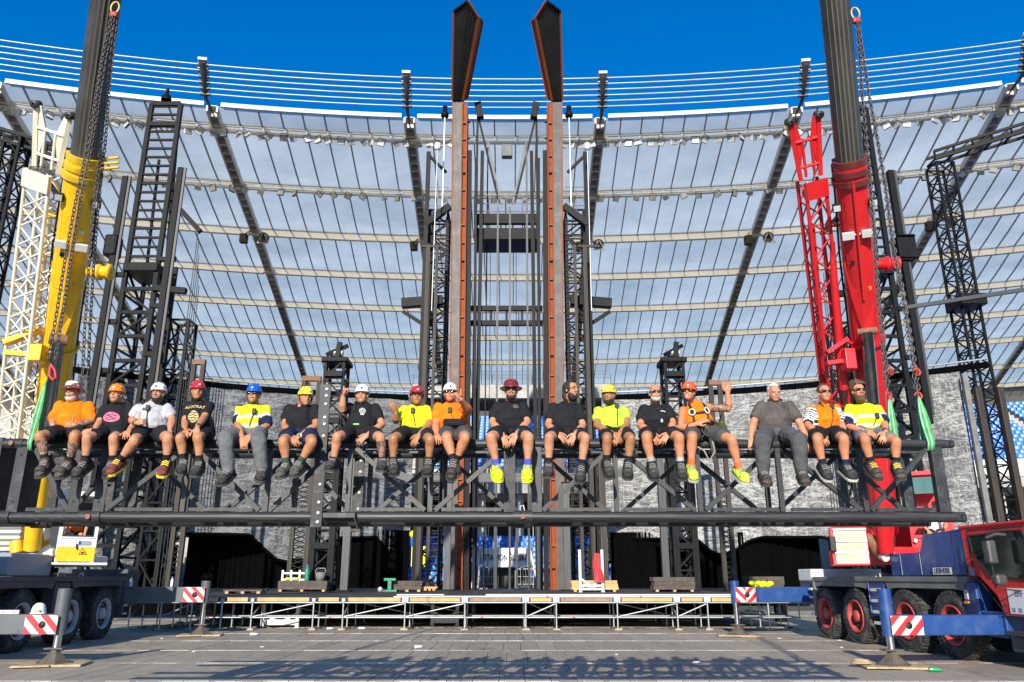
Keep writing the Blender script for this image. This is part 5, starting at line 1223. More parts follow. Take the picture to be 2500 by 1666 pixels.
# ================================================================== HANGING TRUSS
TF, TB = 9.1, 9.88; ZT, ZB = 3.20, 2.36
tx = lambda px: at(px, 1170, TF).x
tr = thing('lifting_truss', 'long black box truss hanging from two cranes with men seated along it', 'truss', (0, TF, ZB - .1))
pin_m = mat('rusty_pin', (0.22, 0.09, 0.06), .7, 0, .3, 8)
xl, xr = -7.6, 5.07
joints = [tx(22), tx(240), tx(1276)]
segs = [(xl, joints[0] - .03), (joints[0] + .03, joints[1] - .03), (joints[1] + .03, joints[2] - .03), (joints[2] + .03, xr)]
for Y in (TF, TB):
    for a, b_ in segs:
        rodt('top_chord', V(a, Y, ZT), V(b_ - (.0 if b_ < xr else .0), Y, ZT), .055, truss_paint, tr, 16)
        rodt('bottom_chord', V(a, Y, ZB), V(b_, Y, ZB), .06, truss_paint, tr, 16)
    for j in joints + [xr + .02]:
        for z, r_ in ((ZT, .06), (ZB, .072)):
            if j < xr:
                rodt('joint_sleeve', V(j - .11, Y, z), V(j + .11, Y, z), r_ + .006, truss_paint, tr, 16); rodt('joint_pin', V(j, Y - r_ - .035, z), V(j, Y + r_ + .03, z), .028, pin_m, tr, 12)
            else:
                MB().cbox(j - .04, j + .10, Y - .035, Y + .035, z - r_ * .8, z + r_ * .8, .025).build('end_fork', truss_paint, tr)
                MB().lathe((j + .045, Y - .037, z), (0, -1, 0), [(0, .001), (0, .025), (.001, .025)], 12).build('pin_hole', black_plain, tr)
MB().path([V(joints[2] - .03, TF - .02, ZB + .07), V(joints[2] - .03, TF - .02, ZB + .12), V(joints[2] + .01, TF - .02, ZB + .13), V(joints[2] + .02, TF - .02, ZB + .07)], .008, 6).build('eyelet', galv, tr)
nodes_t = [tx(p) for p in (64, 455, 853, 1240, 1503, 1903, 2288)]
verts_px = [455, 655, 853, 1052, 1503, 1705, 1903, 2105]
for px in verts_px:
    x = tx(px); rod('vertical', V(x, TF, ZB + .06), V(x, TF, ZT - .05), .055, truss_paint, tr)
    rod('vertical', V(x + .1, TB, ZB + .06), V(x + .1, TB, ZT - .05), .055, truss_paint, tr)
diag = [(74, 1, 180, 0), (270, 0, 448, 1), (470, 1, 640, 0), (665, 0, 820, 1), (866, 1, 1040, 0), (1064, 0, 1236, 1), (1324, 0, 1494, 1), (1512, 1, 1693, 0), (1717, 0, 1893, 1), (1914, 1, 2094, 0), (2116, 0, 2274, 1)]
zz = (ZB + .075, ZT - .05)
for a, za, b_, zb in diag:
    rod('diagonal', V(tx(a), TF, zz[za]), V(tx(b_), TF, zz[zb]), .052, truss_paint, tr)
    rod('diagonal', V(tx(a) + .08, TB, zz[1 - za]), V(tx(b_) + .08, TB, zz[1 - zb]), .052, truss_paint, tr)
for i, px in enumerate([64, 260] + verts_px + [1245, 1310, 2290]):
    x = tx(px)
    for z in (ZT, ZB): rod('cross_tube', V(x, TF, z), V(x, TB, z), .05, truss_paint, tr)
xs_all = sorted(tx(p) for p in [64, 260] + verts_px + [1245, 1310, 2290])
for i, (a, b_) in enumerate(zip(xs_all, xs_all[1:])):
    if b_ - a > .5: rod('plan_brace', V(a, TF if i % 2 else TB, ZT), V(b_, TB if i % 2 else TF, ZT), .04, truss_paint, tr); rod('plan_brace', V(a, TB if i % 2 else TF, ZB), V(b_, TF if i % 2 else TB, ZB), .04, truss_paint, tr)
# flat flanges above the bottom chord
for a, b_ in ((78, 170), (292, 432), (470, 625), (680, 760), (880, 1030), (1080, 1225), (1340, 1490), (1520, 1680), (1735, 1890), (1925, 2085), (2130, 2270)):
    for Y in (TF, TB): MB().bbox(tx(a), tx(b_), Y - .02, Y + .02, ZB + .066, ZB + .105).build('flange_bar', truss_paint, tr)
    MB().bbox(tx(a), tx(b_), TF - .015, TF + .015, ZT - .11, ZT - .085).build('flange_bar', truss_paint, tr)
# wide end plates with bolt holes
worn = mat('worn_truss_plate', (0.02, 0.021, 0.022), .5, 0, .2, 3, dirt=(.2, .19, .18), dscale=9, damt=.35, spec=.3)
for px, w, m in ((47, .13, truss_paint), (194, .13, truss_paint), (255, .13, truss_paint), (1244, .135, worn), (1310, .12, truss_paint), (2293, .13, truss_paint)):
    x = tx(px)
    for Y in (TF, TB):
        pl = MB().cbox(x - w / 2, x + w / 2, Y - .045, Y - .03, ZB + .05, ZT - .04, .004).build('end_plate', m, tr); MB().cbox(x - w / 2, x - w / 2 + .015, Y - .03, Y + .05, ZB + .05, ZT - .04, .004).build('end_plate', m, tr)
        for z in (ZB + .17, ZT - .13): MB().lathe((x, Y - .046, z), (0, -1, 0), [(0, .001), (0, .014), (.0015, .014), (.0015, .001)], 10).build('bolt_hole', black_plain, pl)
# tall bolted splice plates
bolt_m = white_paint
for Y, x, z1 in ((TF - .075, tx(783), 3.90), (TB + .05, tx(846) - .02, 3.62)):
    sp = MB().cbox(x - .066, x + .066, Y - .012, Y + .012, 2.24, z1, .004).build('splice_plate', worn, tr)
    MB().bbox(x - .066, x - .046, Y + .012, Y + .09, 2.24, z1).build('splice_web', truss_paint, sp)
    for z in [2.30, 2.40, 2.52, 2.72, 2.98, 3.12, 3.28, 3.42, 3.50, 3.66, 3.76, 3.84]:
        if z < z1: MB().lathe((x + .02, Y - .012, z), (0, -1, 0), [(0, .019), (.012, .019), (.016, .012), (.016, .001)], 8).build('bolt', bolt_m, sp)
MB().cbox(tx(858), tx(886), TF - .09, TF + .05, ZT + .01, ZT + .055, .006).build('seat_bracket', truss_paint, tr)
MB().cbox(tx(800), tx(878), TF - .14, TF + .02, ZB - .02, ZB + .04, .006).build('lower_bracket', truss_paint, tr)
MB().path([V(tx(872), TF - .1, ZB + .05), V(tx(876), TF - .12, ZB - .02), V(tx(884), TF - .1, ZB - .14)], .012, 6).build('hanging_strap', black_plain, tr)
MB().cbox(-6.35, -5.95, TF - .06, TB + .05, ZB - .05, ZT + .07, .01).build('end_frame', truss_paint, tr)

# ------------------------------------------------------------------ chains, hooks and slings
def chain_mesh(pts, pitch=.062):
    pts = [Vector(p) for p in pts]; seg = [(b_ - a).length for a, b_ in zip(pts, pts[1:])]; L = sum(seg); n = int(L / pitch); mb = MB()
    def along(s):
        for a, b_, l in zip(pts, pts[1:], seg):
            if s <= l: return a.lerp(b_, s / l), (b_ - a).normalized()
            s -= l
        return pts[-1], (pts[-1] - pts[-2]).normalized()
    for k in range(n):
        c, t = along((k + .5) * pitch); x = t.cross(V(0, 1, 0)).normalized(); y = t.cross(x); u = x if k % 2 else y; w = t.cross(u); rings = []
        u = u * math.cos(.5) + w * math.sin(.5); w = t.cross(u)
        for i in range(8):
            a = 2 * math.pi * i / 8; p = c + t * (math.sin(a) * .042) + u * (math.cos(a) * .020); d = (t * math.sin(a) + u * math.cos(a)).normalized()
            rings.append([p + d * (math.cos(2 * math.pi * j / 5) * .0075) + w * (math.sin(2 * math.pi * j / 5) * .0075) for j in range(5)])
        rings.append(rings[0]); mb.ring_loft(rings, 0, True, True, False)
    return mb
def hook(parent, p, s=1.0, m=hook_red):
    mb = MB(); pts = [p + V(0, 0, .06 * s)] + [p + V(math.sin(a) * .055 * s, 0, -.06 * s - math.cos(a) * .055 * s + .0) for a in [R(d) for d in (0, 40, 90, 140, 180, 230, 270)]]
    mb.path(pts, .016 * s, 8, rs=[.014 * s, .018 * s, .02 * s, .022 * s, .022 * s, .02 * s, .016 * s, .008 * s]); mb.build('hook', m, parent)
def rigging(label, ring_p, strands):
    r = thing('chain_sling', label, 'chain sling', ring_p)
    mb = MB(); mb.path([ring_p + V(math.cos(a) * .06, 0, .12 + math.sin(a) * .10) for a in [2 * math.pi * k / 16 for k in range(17)]], .014, 8); mb.build('master_ring', mat('ring_gold', (.5, .32, .08), .45, .5), r)
    MB().cbox(ring_p.x - .06, ring_p.x + .06, ring_p.y - .04, ring_p.y + .04, ring_p.z - .06, ring_p.z + .04, .03).build('coupling', hook_red, r)
    for pts in strands:
        chain_mesh([ring_p] + pts[1:] if False else pts).build('chain', chain_steel, r)
    return r
def dbl(pp, Ys, off=.03):
    n = len(pp); P3 = [at(x, y, Ys[0] + (Ys[1] - Ys[0]) * i / (n - 1)) for i, (x, y) in enumerate(pp)]
    return [[p + V(-off * (.3 + .7 * i / n), -.02, 0) for i, p in enumerate(P3)], [p + V(off * (.3 + .7 * i / n), .02, 0) for i, p in enumerate(P3)]]
rr = rigging('rusty double chain sling hanging from the red crane', at(2091, 50, 9.5),
    dbl([(2092, 57), (2107, 258), (2121, 402), (2133, 545), (2141, 689), (2153, 804), (2166, 955)], (9.5, 9.85)) + dbl([(2096, 57), (2121, 230), (2141, 335), (2161, 450), (2181, 603), (2204, 717), (2227, 861), (2240, 955)], (9.5, 9.1)))
for x, y, Y in ((2240, 958, 9.1), (2167, 958, 9.85), (2236, 900, 9.1), (2172, 900, 9.83)): hook(rr, at(x, y, Y), .8)
rl = rigging('rusty double chain sling hanging from the yellow crane', at(278, 36, 9.5),
    dbl([(276, 40), (253, 143), (230, 287), (210, 402), (189, 500), (166, 631), (146, 763), (125, 885)], (9.5, 9.1)) + dbl([(281, 40), (267, 172), (253, 344), (236, 488), (224, 631), (213, 804), (207, 950)], (9.5, 9.85)))
MB().path([at(x, y, 9.08) for x, y in ((124, 890), (134, 905), (137, 922), (128, 928), (121, 918), (122, 900), (126, 890))], .014, 8).build('shackle', red_plain, rl)
def sling(label, top, px_l, px_r, Y, rad=.011):
    """round sling looped under the chord"""
    r = thing('round_sling', label, 'sling', V(at((px_l + px_r) / 2, 1084, Y).x, Y, ZT), 0, 'green round slings')
    for k in range(6):
        t = k / 5; xb = at(px_l + (px_r - px_l) * t, 1084, Y).x; mb = MB(); pts = []
        for i in range(7): f_ = i / 6; pts.append(top.lerp(V(xb, Y - .075, ZT + .05), f_) + V((t - .5) * .05 * math.sin(f_ * 3), 0, 0))
        pts += [V(xb, Y - .085, ZT), V(xb, Y - .06, ZT - .075), V(xb, Y + .06, ZT - .075), V(xb, Y + .085, ZT)]
        for i in range(5): f_ = i / 4; pts.append(V(xb, Y + .075, ZT + .05).lerp(top + V(0, .02, 0), f_))
        mb.path(pts, rad + .002 * (k % 2), 8); mb.build('strand', sling_green if k % 3 else mat('sling_pale', (.25, .5, .28), .85, 0, .3, 9), r)
    return r
sling('pale green round sling at the right end of front chord', at(2242, 968, 9.1), 2258, 2271, TF)
sling('green round sling behind the bearded man on the back chord', at(2170, 966, 9.86), 2174, 2184, TB)
sling('green round sling at the left end beside orange shirt', at(113, 930, 9.1), 79, 87, TF, .008)
# ================================================================== PEOPLE ON THE TRUSS
from mathutils.bvhtree import BVHTree
def skin(name, c): return mat('skin_' + name, c, .5, 0, .12, 14, dirt=(c[0] * .85, c[1] * .6, c[2] * .55), dscale=9, damt=.4, spec=.35)
SK = [skin('tan', (.40, .18, .085)), skin('fair', (.45, .21, .115)), skin('ruddy', (.48, .20, .10)), skin('brown', (.33, .15, .07))]
def cloth(name, c, **k): return mat('cloth_' + name, c, .85, 0, .22, 7, bump=.9, bscale=11, spec=.15, **k)
c_black, c_navy, c_grey = cloth('black', (.014, .014, .016)), cloth('navy', (.012, .018, .045)), cloth('grey', (.12, .12, .125))
c_orange, c_hivis, c_lime = cloth('orange', (.82, .165, .006)), cloth('hi_vis', (.60, .64, .015)), cloth('lime', (.44, .66, .045))
c_ltgrey, c_brown, c_jean = cloth('pale_grey', (.38, .375, .385)), cloth('brown_grey', (.085, .072, .065)), cloth('grey_denim', (.075, .075, .075))
c_silver, c_white, c_khaki = cloth('silver_band', (.5, .5, .48)), cloth('white', (.75, .75, .73)), cloth('dark_grey', (.06, .058, .055))
sh_black, sh_brown, sh_neon, sh_maroon = mat('shoe_black', (.018, .017, .016), .7, 0, .3, 20), mat('shoe_brown', (.085, .055, .04), .7, 0, .3, 20), mat('shoe_neon', (.75, .85, .02), .6, 0, .15, 20), mat('shoe_maroon', (.16, .04, .03), .7, 0, .3, 20)
sole_dark, sole_pale, sole_yel = mat('sole_dark', (.055, .05, .045), .8), mat('sole_pale', (.5, .48, .4), .7), mat('sole_yellow', (.7, .5, .04), .6)
h_brown, h_dark, h_grey, h_white, h_fair = [mat('hair_' + n, c, .6, 0, .3, 30, bump=.8, bscale=90) for n, c in (('brown', (.05, .028, .016)), ('dark', (.022, .016, .012)), ('grey', (.45, .43, .40)), ('white', (.62, .60, .56)), ('fair', (.11, .06, .03)))]
lens_m = mat('sunglass_lens', (.012, .010, .010), .08, 0, .1, 1, spec=.8); eye_w = mat('eye_white', (.38, .35, .32), .4); iris = mat('iris_dark', (.03, .02, .015), .2); lip_m = mat('lips', (.36, .12, .10), .5); teeth = mat('teeth', (.5, .46, .42), .4)
def hel(name, c): return mat('helmet_' + name, c, .28, 0, .05, 3, dirt=tuple(x * .55 for x in c), dscale=14, damt=.35, coat=.3)
HEL = {'orange': hel('orange', (.85, .22, .015)), 'white': hel('white', (.8, .8, .78)), 'red': hel('red', (.62, .015, .03)), 'blue': hel('blue', (.008, .10, .52)), 'yellow': hel('yellow', (.85, .62, .02)), 'crimson': hel('crimson', (.48, .02, .03)), 'flame': hel('flame', (.8, .10, .02)), 'cream': hel('cream', (.74, .73, .64)), 'oxblood': hel('oxblood', (.15, .02, .012))}
# the patterned hard hat: pale and brown patches
pm_, N, L, b = nmat('sticker_hat'); tc = N.new('ShaderNodeTexCoord')
L.new(ramp(N, L, noisetex(N, L, tc.outputs['Object'], 16, 2, .5), [(.42, (.22, .08, .05)), (.5, (.65, .6, .5)), (.62, (.7, .66, .6)), (.68, (.6, .35, .05))]), b.inputs['Base Color']); b.inputs['Roughness'].default_value = .35
tat_, N, L, b = nmat('tattooed_skin'); tc = N.new('ShaderNodeTexCoord')
L.new(ramp(N, L, noisetex(N, L, tc.outputs['Object'], 26, 3, .6, 1.2), [(.46, (.10, .07, .06)), (.54, (.36, .18, .11))]), b.inputs['Base Color']); b.inputs['Roughness'].default_value = .5

ZM = {'1': (3.646, 0, 850), '2': (3.646, 600, 850), '3': (3.646, 1160, 850), '4': (2.941, 1700, 850)}
def arm_pts(a, b_, c): return [a, a.lerp(b_, .5), b_, b_.lerp(c, .35), c]
def limb(mb, pts, rs, n=12):
    mb.path(pts, 1, n, rs=rs); mb.ball(pts[0], rs[0] * 1.0, n); mb.ball(pts[-1], rs[-1] * 1.0, n)
def hand(mb, w, d, nrm, kind, side, up=None, s=.98):
    """w wrist, d direction of the palm, nrm towards the palm side, side +1 if the thumb lies on cross(d, nrm)"""
    d = d.normalized(); nrm = (nrm - d * nrm.dot(d)).normalized(); lat = d.cross(nrm) * side
    c = w + d * (.048 * s); M_ = Matrix((lat, d, nrm)).transposed()
    mb.ball(c, (.042 * s, .052 * s, .02 * s), 12, M=M_); mb.ball(w, .03 * s, 10)
    curl = {'rest': (.30, .45, .35), 'fist': (1.35, 1.5, 1.1), 'open': (.05, .1, .08), 'clasp': (.6, .7, .5)}[kind]
    for i, (o, L_) in enumerate(((.030, .95), (.010, 1.05), (-.011, 1.0), (-.031, .8))):
        p = c + d * (.044 * s) + lat * (o * s); a = 0; dd = (d + lat * (o * (6.5 if kind == 'open' else 4.0))).normalized(); pts = [p - d * .02 * s, p]; rs = [.0095 * s, .0095 * s]
        for cu, l_ in zip(curl, (.042, .027, .022)):
            a += cu; v = dd * math.cos(a) + nrm * math.sin(a); p = p + v * (l_ * L_ * s); pts.append(p); rs.append(.0090 * s - .0003 * len(pts))
        limb(mb, pts, rs, 8)
    b0 = c - d * (.018 * s) + lat * (.034 * s)
    if kind == 'fist' and up is not None: t1 = (up * 1.0 + lat * .15).normalized(); pts = [b0 - t1 * .01, b0 + t1 * .03 * s + lat * .008, b0 + t1 * .062 * s + lat * .008, b0 + t1 * .088 * s + lat * .004]
    else:
        t1 = (d * .75 + lat * .7 + nrm * (.25 if kind != 'open' else .0)).normalized(); pts = [b0, b0 + t1 * .035 * s, b0 + (t1 * .8 + d * .3).normalized() * .062 * s, b0 + (t1 * .6 + d * .5).normalized() * .08 * s]
    limb(mb, pts, [.014 * s, .0125 * s, .0115 * s, .0095 * s], 8)

def remesh_obj(mb, vox, it=3):
    o = bpy.data.objects.new('tmp', mb.mesh('tmp', white_plain)); r = o.modifiers.new('r', 'REMESH'); r.mode = 'VOXEL'; r.voxel_size = vox; r.use_smooth_shade = True
    sm = o.modifiers.new('s', 'SMOOTH'); sm.factor = .5; sm.iterations = it; return o
def finish(me, name, mats, parent, paint=None, wrinkle=0.0, wf=11.0, seed=0):
    M = frame_of(parent).inverted()
    me.materials.clear()
    for m in (mats if isinstance(mats, (list, tuple)) else [mats]): me.materials.append(m)
    if wrinkle:
        nv = [v.normal.copy() for v in me.vertices]
        for v, n in zip(me.vertices, nv):
            q = v.co * wf; w = noise.noise(V(q.x * .7 + seed, q.y, q.z * 1.6)) + .5 * noise.noise(V(q.x * 2.2, q.y * 2 + seed, q.z * 2.6)); v.co += n * (w * wrinkle)
    idx = [paint(p.center) if paint else 0 for p in me.polygons]
    me.polygons.foreach_set('material_index', idx); me.polygons.foreach_set('use_smooth', [True] * len(me.polygons))
    me.transform(M); me.name = name; me.update()
    return link(name, me, parent)
def shoe(parent, ank, toe, knee, m_up, m_sole, name, lace=None, high=False):
    d = (toe - ank); d.normalize(); up = V(0, 0, 1) + V(0, .2, 0); 
    if abs(d.z) > .8: up = V(0, -1, .6)
    # foot axis: from the heel, below and behind the ankle, to the toe
    f = (d + V(0, -.75, 0)).normalized(); x = f.cross(up).normalized(); u = x.cross(f); heel = ank - u * .062 - f * .085
    prof = [(-.02, .028, .05, .03), (-.008, .042, .09, .035), (.05, .046, .105, .04), (.10, .049, .098, .036), (.155, .053, .074, .03), (.215, .055, .054, .025), (.27, .046, .042, .02), (.296, .022, .026, .014)]
    mb = MB(); rings = []
    prof = [(t * 1.06, w * 1.12, h * 1.0, b_) for t, w, h, b_ in prof]
    for t, w, h, b_ in prof: rings.append([heel + f * t + x * (math.cos(a) * w) + u * (max(-.012, math.sin(a)) * h * (1.0 if math.sin(a) > 0 else 1)) for a in [2 * math.pi * i / 14 for i in range(14)]])
    mb.ring_loft(rings, 0, True)
    leg = (knee - ank).normalized(); mb.path([heel + f * .06 + u * .04, ank - leg * .02 + f * .004, ank + leg * (.042 if high else .015)], .05, 14, rs=[.053, .049, .051 if high else .050])
    o = mb.build(name, m_up, parent); mb = MB(); rings = []
    for t, w, h, b_ in prof: rings.append([heel + f * t + x * (s_ * (w + .005)) - u * z_ for s_, z_ in ((-1, .008), (1, .008), (1, .034), (-1, .034))])
    mb.ring_loft(rings, 0, False); mb.build('sole', m_sole, o)
    tk = MB(); tk.path([heel + f * (.20 + .02 * k) + u * (.03) for k in range(5)], .05, 12, rs=[.052, .058, .058, .054, .040]); tk.build('toe_cap', mat('toe_cap_dark', (.045, .042, .038), .6, 0, .3, 20) if m_up in (sh_black, sh_brown) else m_up, o)
    lace = lace or mat('lace_grey', (.20, .19, .17), .8)
    if lace:
        mb = MB()
        for k in range(5): p = heel + f * (.095 + k * .026) + u * (.104 - k * .010); mb.path([p - x * .036 - u * .012, p + u * .004, p + x * .036 - u * .012], .0065, 5)
        mb.build('laces', lace, o)
    return o

def person(label, z, sh_m, lg_m, skin_m, *, face, chin=None, sl, sr, el, er, wl, wr, hip, kl, kr, al, ar, tl, tr_, hl=None, hr=None, hkl='rest', hkr='rest', yaw=0, tilt=0, roll=0, helmet=None, hat=None, hair=None, beard=None, glasses=False, specs=False, bottom='shorts', shoe_m=None, sole_m=None, lace=None, sock=None, paint=None, extra=None, fat=1.0, smile=True, sleeve=.58, Yk=8.72, Yel=9.05, Yer=9.05, Ywl=8.85, Ywr=8.85, Yhead=9.10, Ysh=9.20, Yhip=9.16, Yal=None, Yar=None, Ytl=None, Ytr=None, tattoo=None, neck=True, visible=True, hs=.91, thumb_l=None, thumb_r=None):
    sc, ox, oy = ZM[z] if isinstance(z, str) else z
    J = lambda p, Y: at(p[0] / sc + ox, p[1] / sc + oy, Y)
    F = J(face, Yhead); SL, SR = J(sl, Ysh) - V(0, 0, .012), J(sr, Ysh) - V(0, 0, .012); EL, ER = J(el, Yel), J(er, Yer); WL, WR = J(wl, Ywl), J(wr, Ywr)
    H = J(hip, Yhip); H.z = max(H.z, ZT + .055 + .085) if z in ZM else H.z
    KL, KR = J(kl, Yk), J(kr, Yk); AL, AR = J(al, Yal or Yk + .06), J(ar, Yar or Yk + .06); TL, TR = J(tl, Ytl or Yk - .06), J(tr_, Ytr or Yk - .06)
    lat = (SR - SL); ws = lat.length / 2; lat.normalize(); Nk = (SL + SR) / 2 + V(0, 0, .05)
    spine = (Nk - H).normalized(); frt = lat.cross(spine).normalized()      # towards the camera side
    if frt.y > 0: frt = -frt
    root = thing('person', label, 'person', V(H.x, H.y, H.z - .1), 0, 'men sitting along the hanging truss' if z in ZM else None)
    fl = max(1.0, fat)
    def torso(mb, g, belly=0.0):
        rings = []
        for t, w, d, fo in ((-.06, .10, .08, 0), (0.0, .165, .12, 0), (.15, .178 * fl, .138 * fl, .01), (.38, .168 * fl, .132 * fl + belly, .015 + belly * .6), (.62, .172, .13, .015), (.80, .17, .118, .01), (.92, .145, .095, 0), (1.0, .085, .07, 0), (1.06, .058, .055, 0)):
            w2 = (w * (ws / .185) if t > .6 else w) + g; c = H.lerp(Nk, t) + frt * fo
            rings.append([c + lat * (math.cos(a) * w2) - frt * (math.sin(a) * (d + g)) for a in [2 * math.pi * i / 20 for i in range(20)]])
        mb.ring_loft(rings, 0, True)
    # ---- body: one continuous surface
    mb = MB(); torso(mb, -.006)
    Mh = Matrix.Rotation(yaw, 3, 'Z') @ Matrix.Rotation(tilt, 3, 'X') @ Matrix.Rotation(roll, 3, 'Y'); hp_ = lambda x, y, z_: F + Mh @ (V(x, y, z_) * hs)
    for c, r_ in (((0, .014, .035), (.076, .096, .088)), ((0, -.012, -.035), (.064, .078, .075)), ((0, -.04, -.078), (.040, .042, .036)), ((0, -.088, -.012), (.014, .024, .026)), ((0, -.076, .012), (.012, .02, .03)), ((0, -.07, .034), (.052, .02, .014)), ((-.079, .012, -.008), (.011, .020, .031)), ((.079, .012, -.008), (.011, .020, .031)), ((-.034, -.055, -.024), (.024, .024, .022)), ((.034, -.055, -.024), (.024, .024, .022)), ((0, -.074, -.05), (.026, .014, .010))):
        mb.ball(hp_(*c), tuple(k * hs for k in r_), 14, M=Mh)
    limb(mb, [Nk - spine * .05, Nk + V(0, 0, .02), hp_(0, .02, -.05)], [.066, .058, .056])
    for S_, E_, W_ in ((SL, EL, WL), (SR, ER, WR)):
        limb(mb, [S_, S_.lerp(E_, .45), E_, E_.lerp(W_, .3), W_], [.046 * fl, .046 * fl, .042, .044 * fl, .029])
    for s, K_, A_ in ((-1, KL, AL), (1, KR, AR)):
        hj = H + lat * (s * .088); k2 = K_ - V(0, 0, .015)
        limb(mb, [hj, hj.lerp(K_, .5), K_], [.086, .073 * fl, .056 * fl]); cf = (K_.lerp(A_, .3) + V(0, .018, 0))
        limb(mb, [k2, cf, K_.lerp(A_, .62) + V(0, .008, 0), A_], [.054 * fl, .056 * fl, .043, .033])
        mb.ball(K_ + V(0, -.010, .0), .049 * fl, 10); limb(mb, [A_, A_ + (TL if s < 0 else TR).__sub__(A_).normalized() * .05], [.034, .02])
    for W_, E_, hh, kind, sd, th in ((WL, EL, hl, hkl, -1, thumb_l), (WR, ER, hr, hkr, 1, thumb_r)):
        tgt = J(hh, W_.y - .03) if hh else W_ + (W_ - E_)
        d = (tgt - W_); d = d if d.length > .02 else (W_ - E_); nrm = V(0, .75, -.6) if kind in ('rest', 'clasp') else (V(0, -1, .1) if kind == 'open' else V(-sd * .9, .3, 0))
        # thumbs point towards the body's middle for resting hands
        latv = d.normalized().cross((nrm - d.normalized() * nrm.dot(d.normalized())).normalized()); want = V(-sd, 0, 0.0) if kind in ('rest', 'clasp', 'open') else V(0, 0, 1)
        hand(mb, W_, d, nrm, kind, 1 if latv.dot(want) > 0 else -1, up=V(0, 0, 1) if th or kind == 'fist' else None)
    jobs = [remesh_obj(mb, .0066, 3)]
    # ---- clothes
    mb = MB(); torso(mb, .010, .02 if fat > 1.05 else .004)
    for S_, E_ in ((SL, EL), (SR, ER)):
        if sleeve > 0: e_ = S_.lerp(E_, sleeve); limb(mb, [S_, S_.lerp(e_, .5), e_], [.062 * fl, .064 * fl, .069 * fl]); 
        else: mb.ball(S_ + (H - S_) * .05, .055, 10)
    jobs.append(remesh_obj(mb, .010, 4))
    mb = MB(); 
    mb.ball(H - V(0, 0, .01), (.19 * fl, .155, .125), 16); mb.ball(H + spine * .08, (.18 * fl, .145, .09), 16)
    for s, K_, A_ in ((-1, KL, AL), (1, KR, AR)):
        hj = H + lat * (s * .09)
        if bottom == 'shorts': e_ = hj.lerp(K_, .64); limb(mb, [hj, hj.lerp(e_, .5), e_], [.105, .104 * fl, .096 * fl])
        else:
            limb(mb, [hj, hj.lerp(K_, .5), K_, K_.lerp(A_, .4) + V(0, .01, 0), A_ + V(0, 0, .01)], [.108, .100 * fl, .092 * fl, .082 * fl, .072])
    jobs.append(remesh_obj(mb, .010, 3))
    out = bake(jobs)
    def tat(c):
        if not tattoo: return 0
        for a, b_, r_ in tattoo:
            A_, B_ = {'SL': SL, 'SR': SR, 'EL': EL, 'ER': ER, 'WL': WL, 'WR': WR, 'KL': KL, 'KR': KR, 'AL': AL, 'AR': AR}[a], {'EL': EL, 'ER': ER, 'WL': WL, 'WR': WR, 'AL': AL, 'AR': AR, 'KL': KL, 'KR': KR}[b_]
            ab = B_ - A_; t = (c - A_).dot(ab) / ab.length_squared
            if .15 < t < .95 and (A_ + ab * t - c).length < r_: return 1
        return 0
    sd = (hash(label) % 97) * .37 if False else len(label) * .77 + face[0] * .01
    body = finish(out[0], 'body', [skin_m, tat_], root, tat)
    def zone(c):
        for S_, E_ in ((SL, EL), (SR, ER)):
            ab = E_ - S_; t = (c - S_).dot(ab) / ab.length_squared; q = c - H.lerp(Nk, .8); off = abs(q.dot(lat))
            if t > .12 and (S_ + ab * t - c).length < .10 * fl and off > ws * .82: return ('sleeve', t / max(.01, sleeve))
        return ('torso', (c - H).dot(spine) / (Nk - H).length, (c - H).dot(lat), (c - H).dot(frt))
    mats = sh_m if isinstance(sh_m, (list, tuple)) else [sh_m]
    shirt = finish(out[1], 'shirt', mats, root, (lambda c: paint(zone(c))) if paint else None, .011, 8.0, sd)
    finish(out[2], bottom, lg_m, root, None, .009, 8.0, sd + 3)
    for s_, A_, T_ in ((-1, AL, TL), (1, AR, TR)):
        K_ = KL if s_ < 0 else KR
        if sock: MB().path([A_ + (K_ - A_).normalized() * .088, A_ + (K_ - A_).normalized() * .05, A_], .04, 12, rs=[.044, .043, .042]).build('sock', sock, root)
        shoe(root, A_, T_, K_, shoe_m or sh_black, sole_m or sole_dark, 'shoe', lace, high=shoe_m in (sh_brown, None, sh_black))
    # ---- head details
    def hb(name, m, parts, par=None):
        mb = MB()
        for c, r_ in parts: mb.ball(hp_(*c), tuple(k * hs for k in r_), 12, M=Mh)
        return mb.build(name, m, par or root)
    if not glasses:
        for s_ in (-1, 1):
            e_ = hb('eye', eye_w, [((s_ * .031, -.073, .010), (.013, .009, .008))]); hb('iris', iris, [((s_ * .031, -.080, .010), (.006, .004, .006))], e_)
            hb('eyebrow', hair or h_brown, [((s_ * .032, -.083, .030), (.020, .006, .005))])
    else:
        g = MB()
        for s_ in (-1, 1):
            g.ball(hp_(s_ * .034, -.086, .012), (.031 * hs, .010, .019 * hs), 14, M=Mh); g.path([hp_(s_ * .062, -.08, .016), hp_(s_ * .080, -.02, .014), hp_(s_ * .082, .02, .01)], .005, 6)
        g.path([hp_(-.012, -.094, .016), hp_(.012, -.094, .016)], .005, 6); g.build('sunglasses', lens_m, root)
    if specs:
        g = MB()
        for s_ in (-1, 1): g.path([hp_(s_ * .032 + math.cos(a) * .024, -.092, .010 + math.sin(a) * .019) for a in [2 * math.pi * k / 14 for k in range(15)]], .0028, 5); g.path([hp_(s_ * .056, -.088, .014), hp_(s_ * .080, .01, .012)], .0025, 5)
        g.build('spectacles', mat('wire_brass', (.4, .3, .12), .3, .8), root)
    if smile:
        mo = hb('mouth', lip_m, [((0, -.086, -.050), (.023, .010, .0085))]); hb('teeth', teeth, [((0, -.094, -.048), (.016, .005, .0045))], mo)
    else: hb('mouth', lip_m, [((0, -.084, -.051), (.024, .009, .006))])
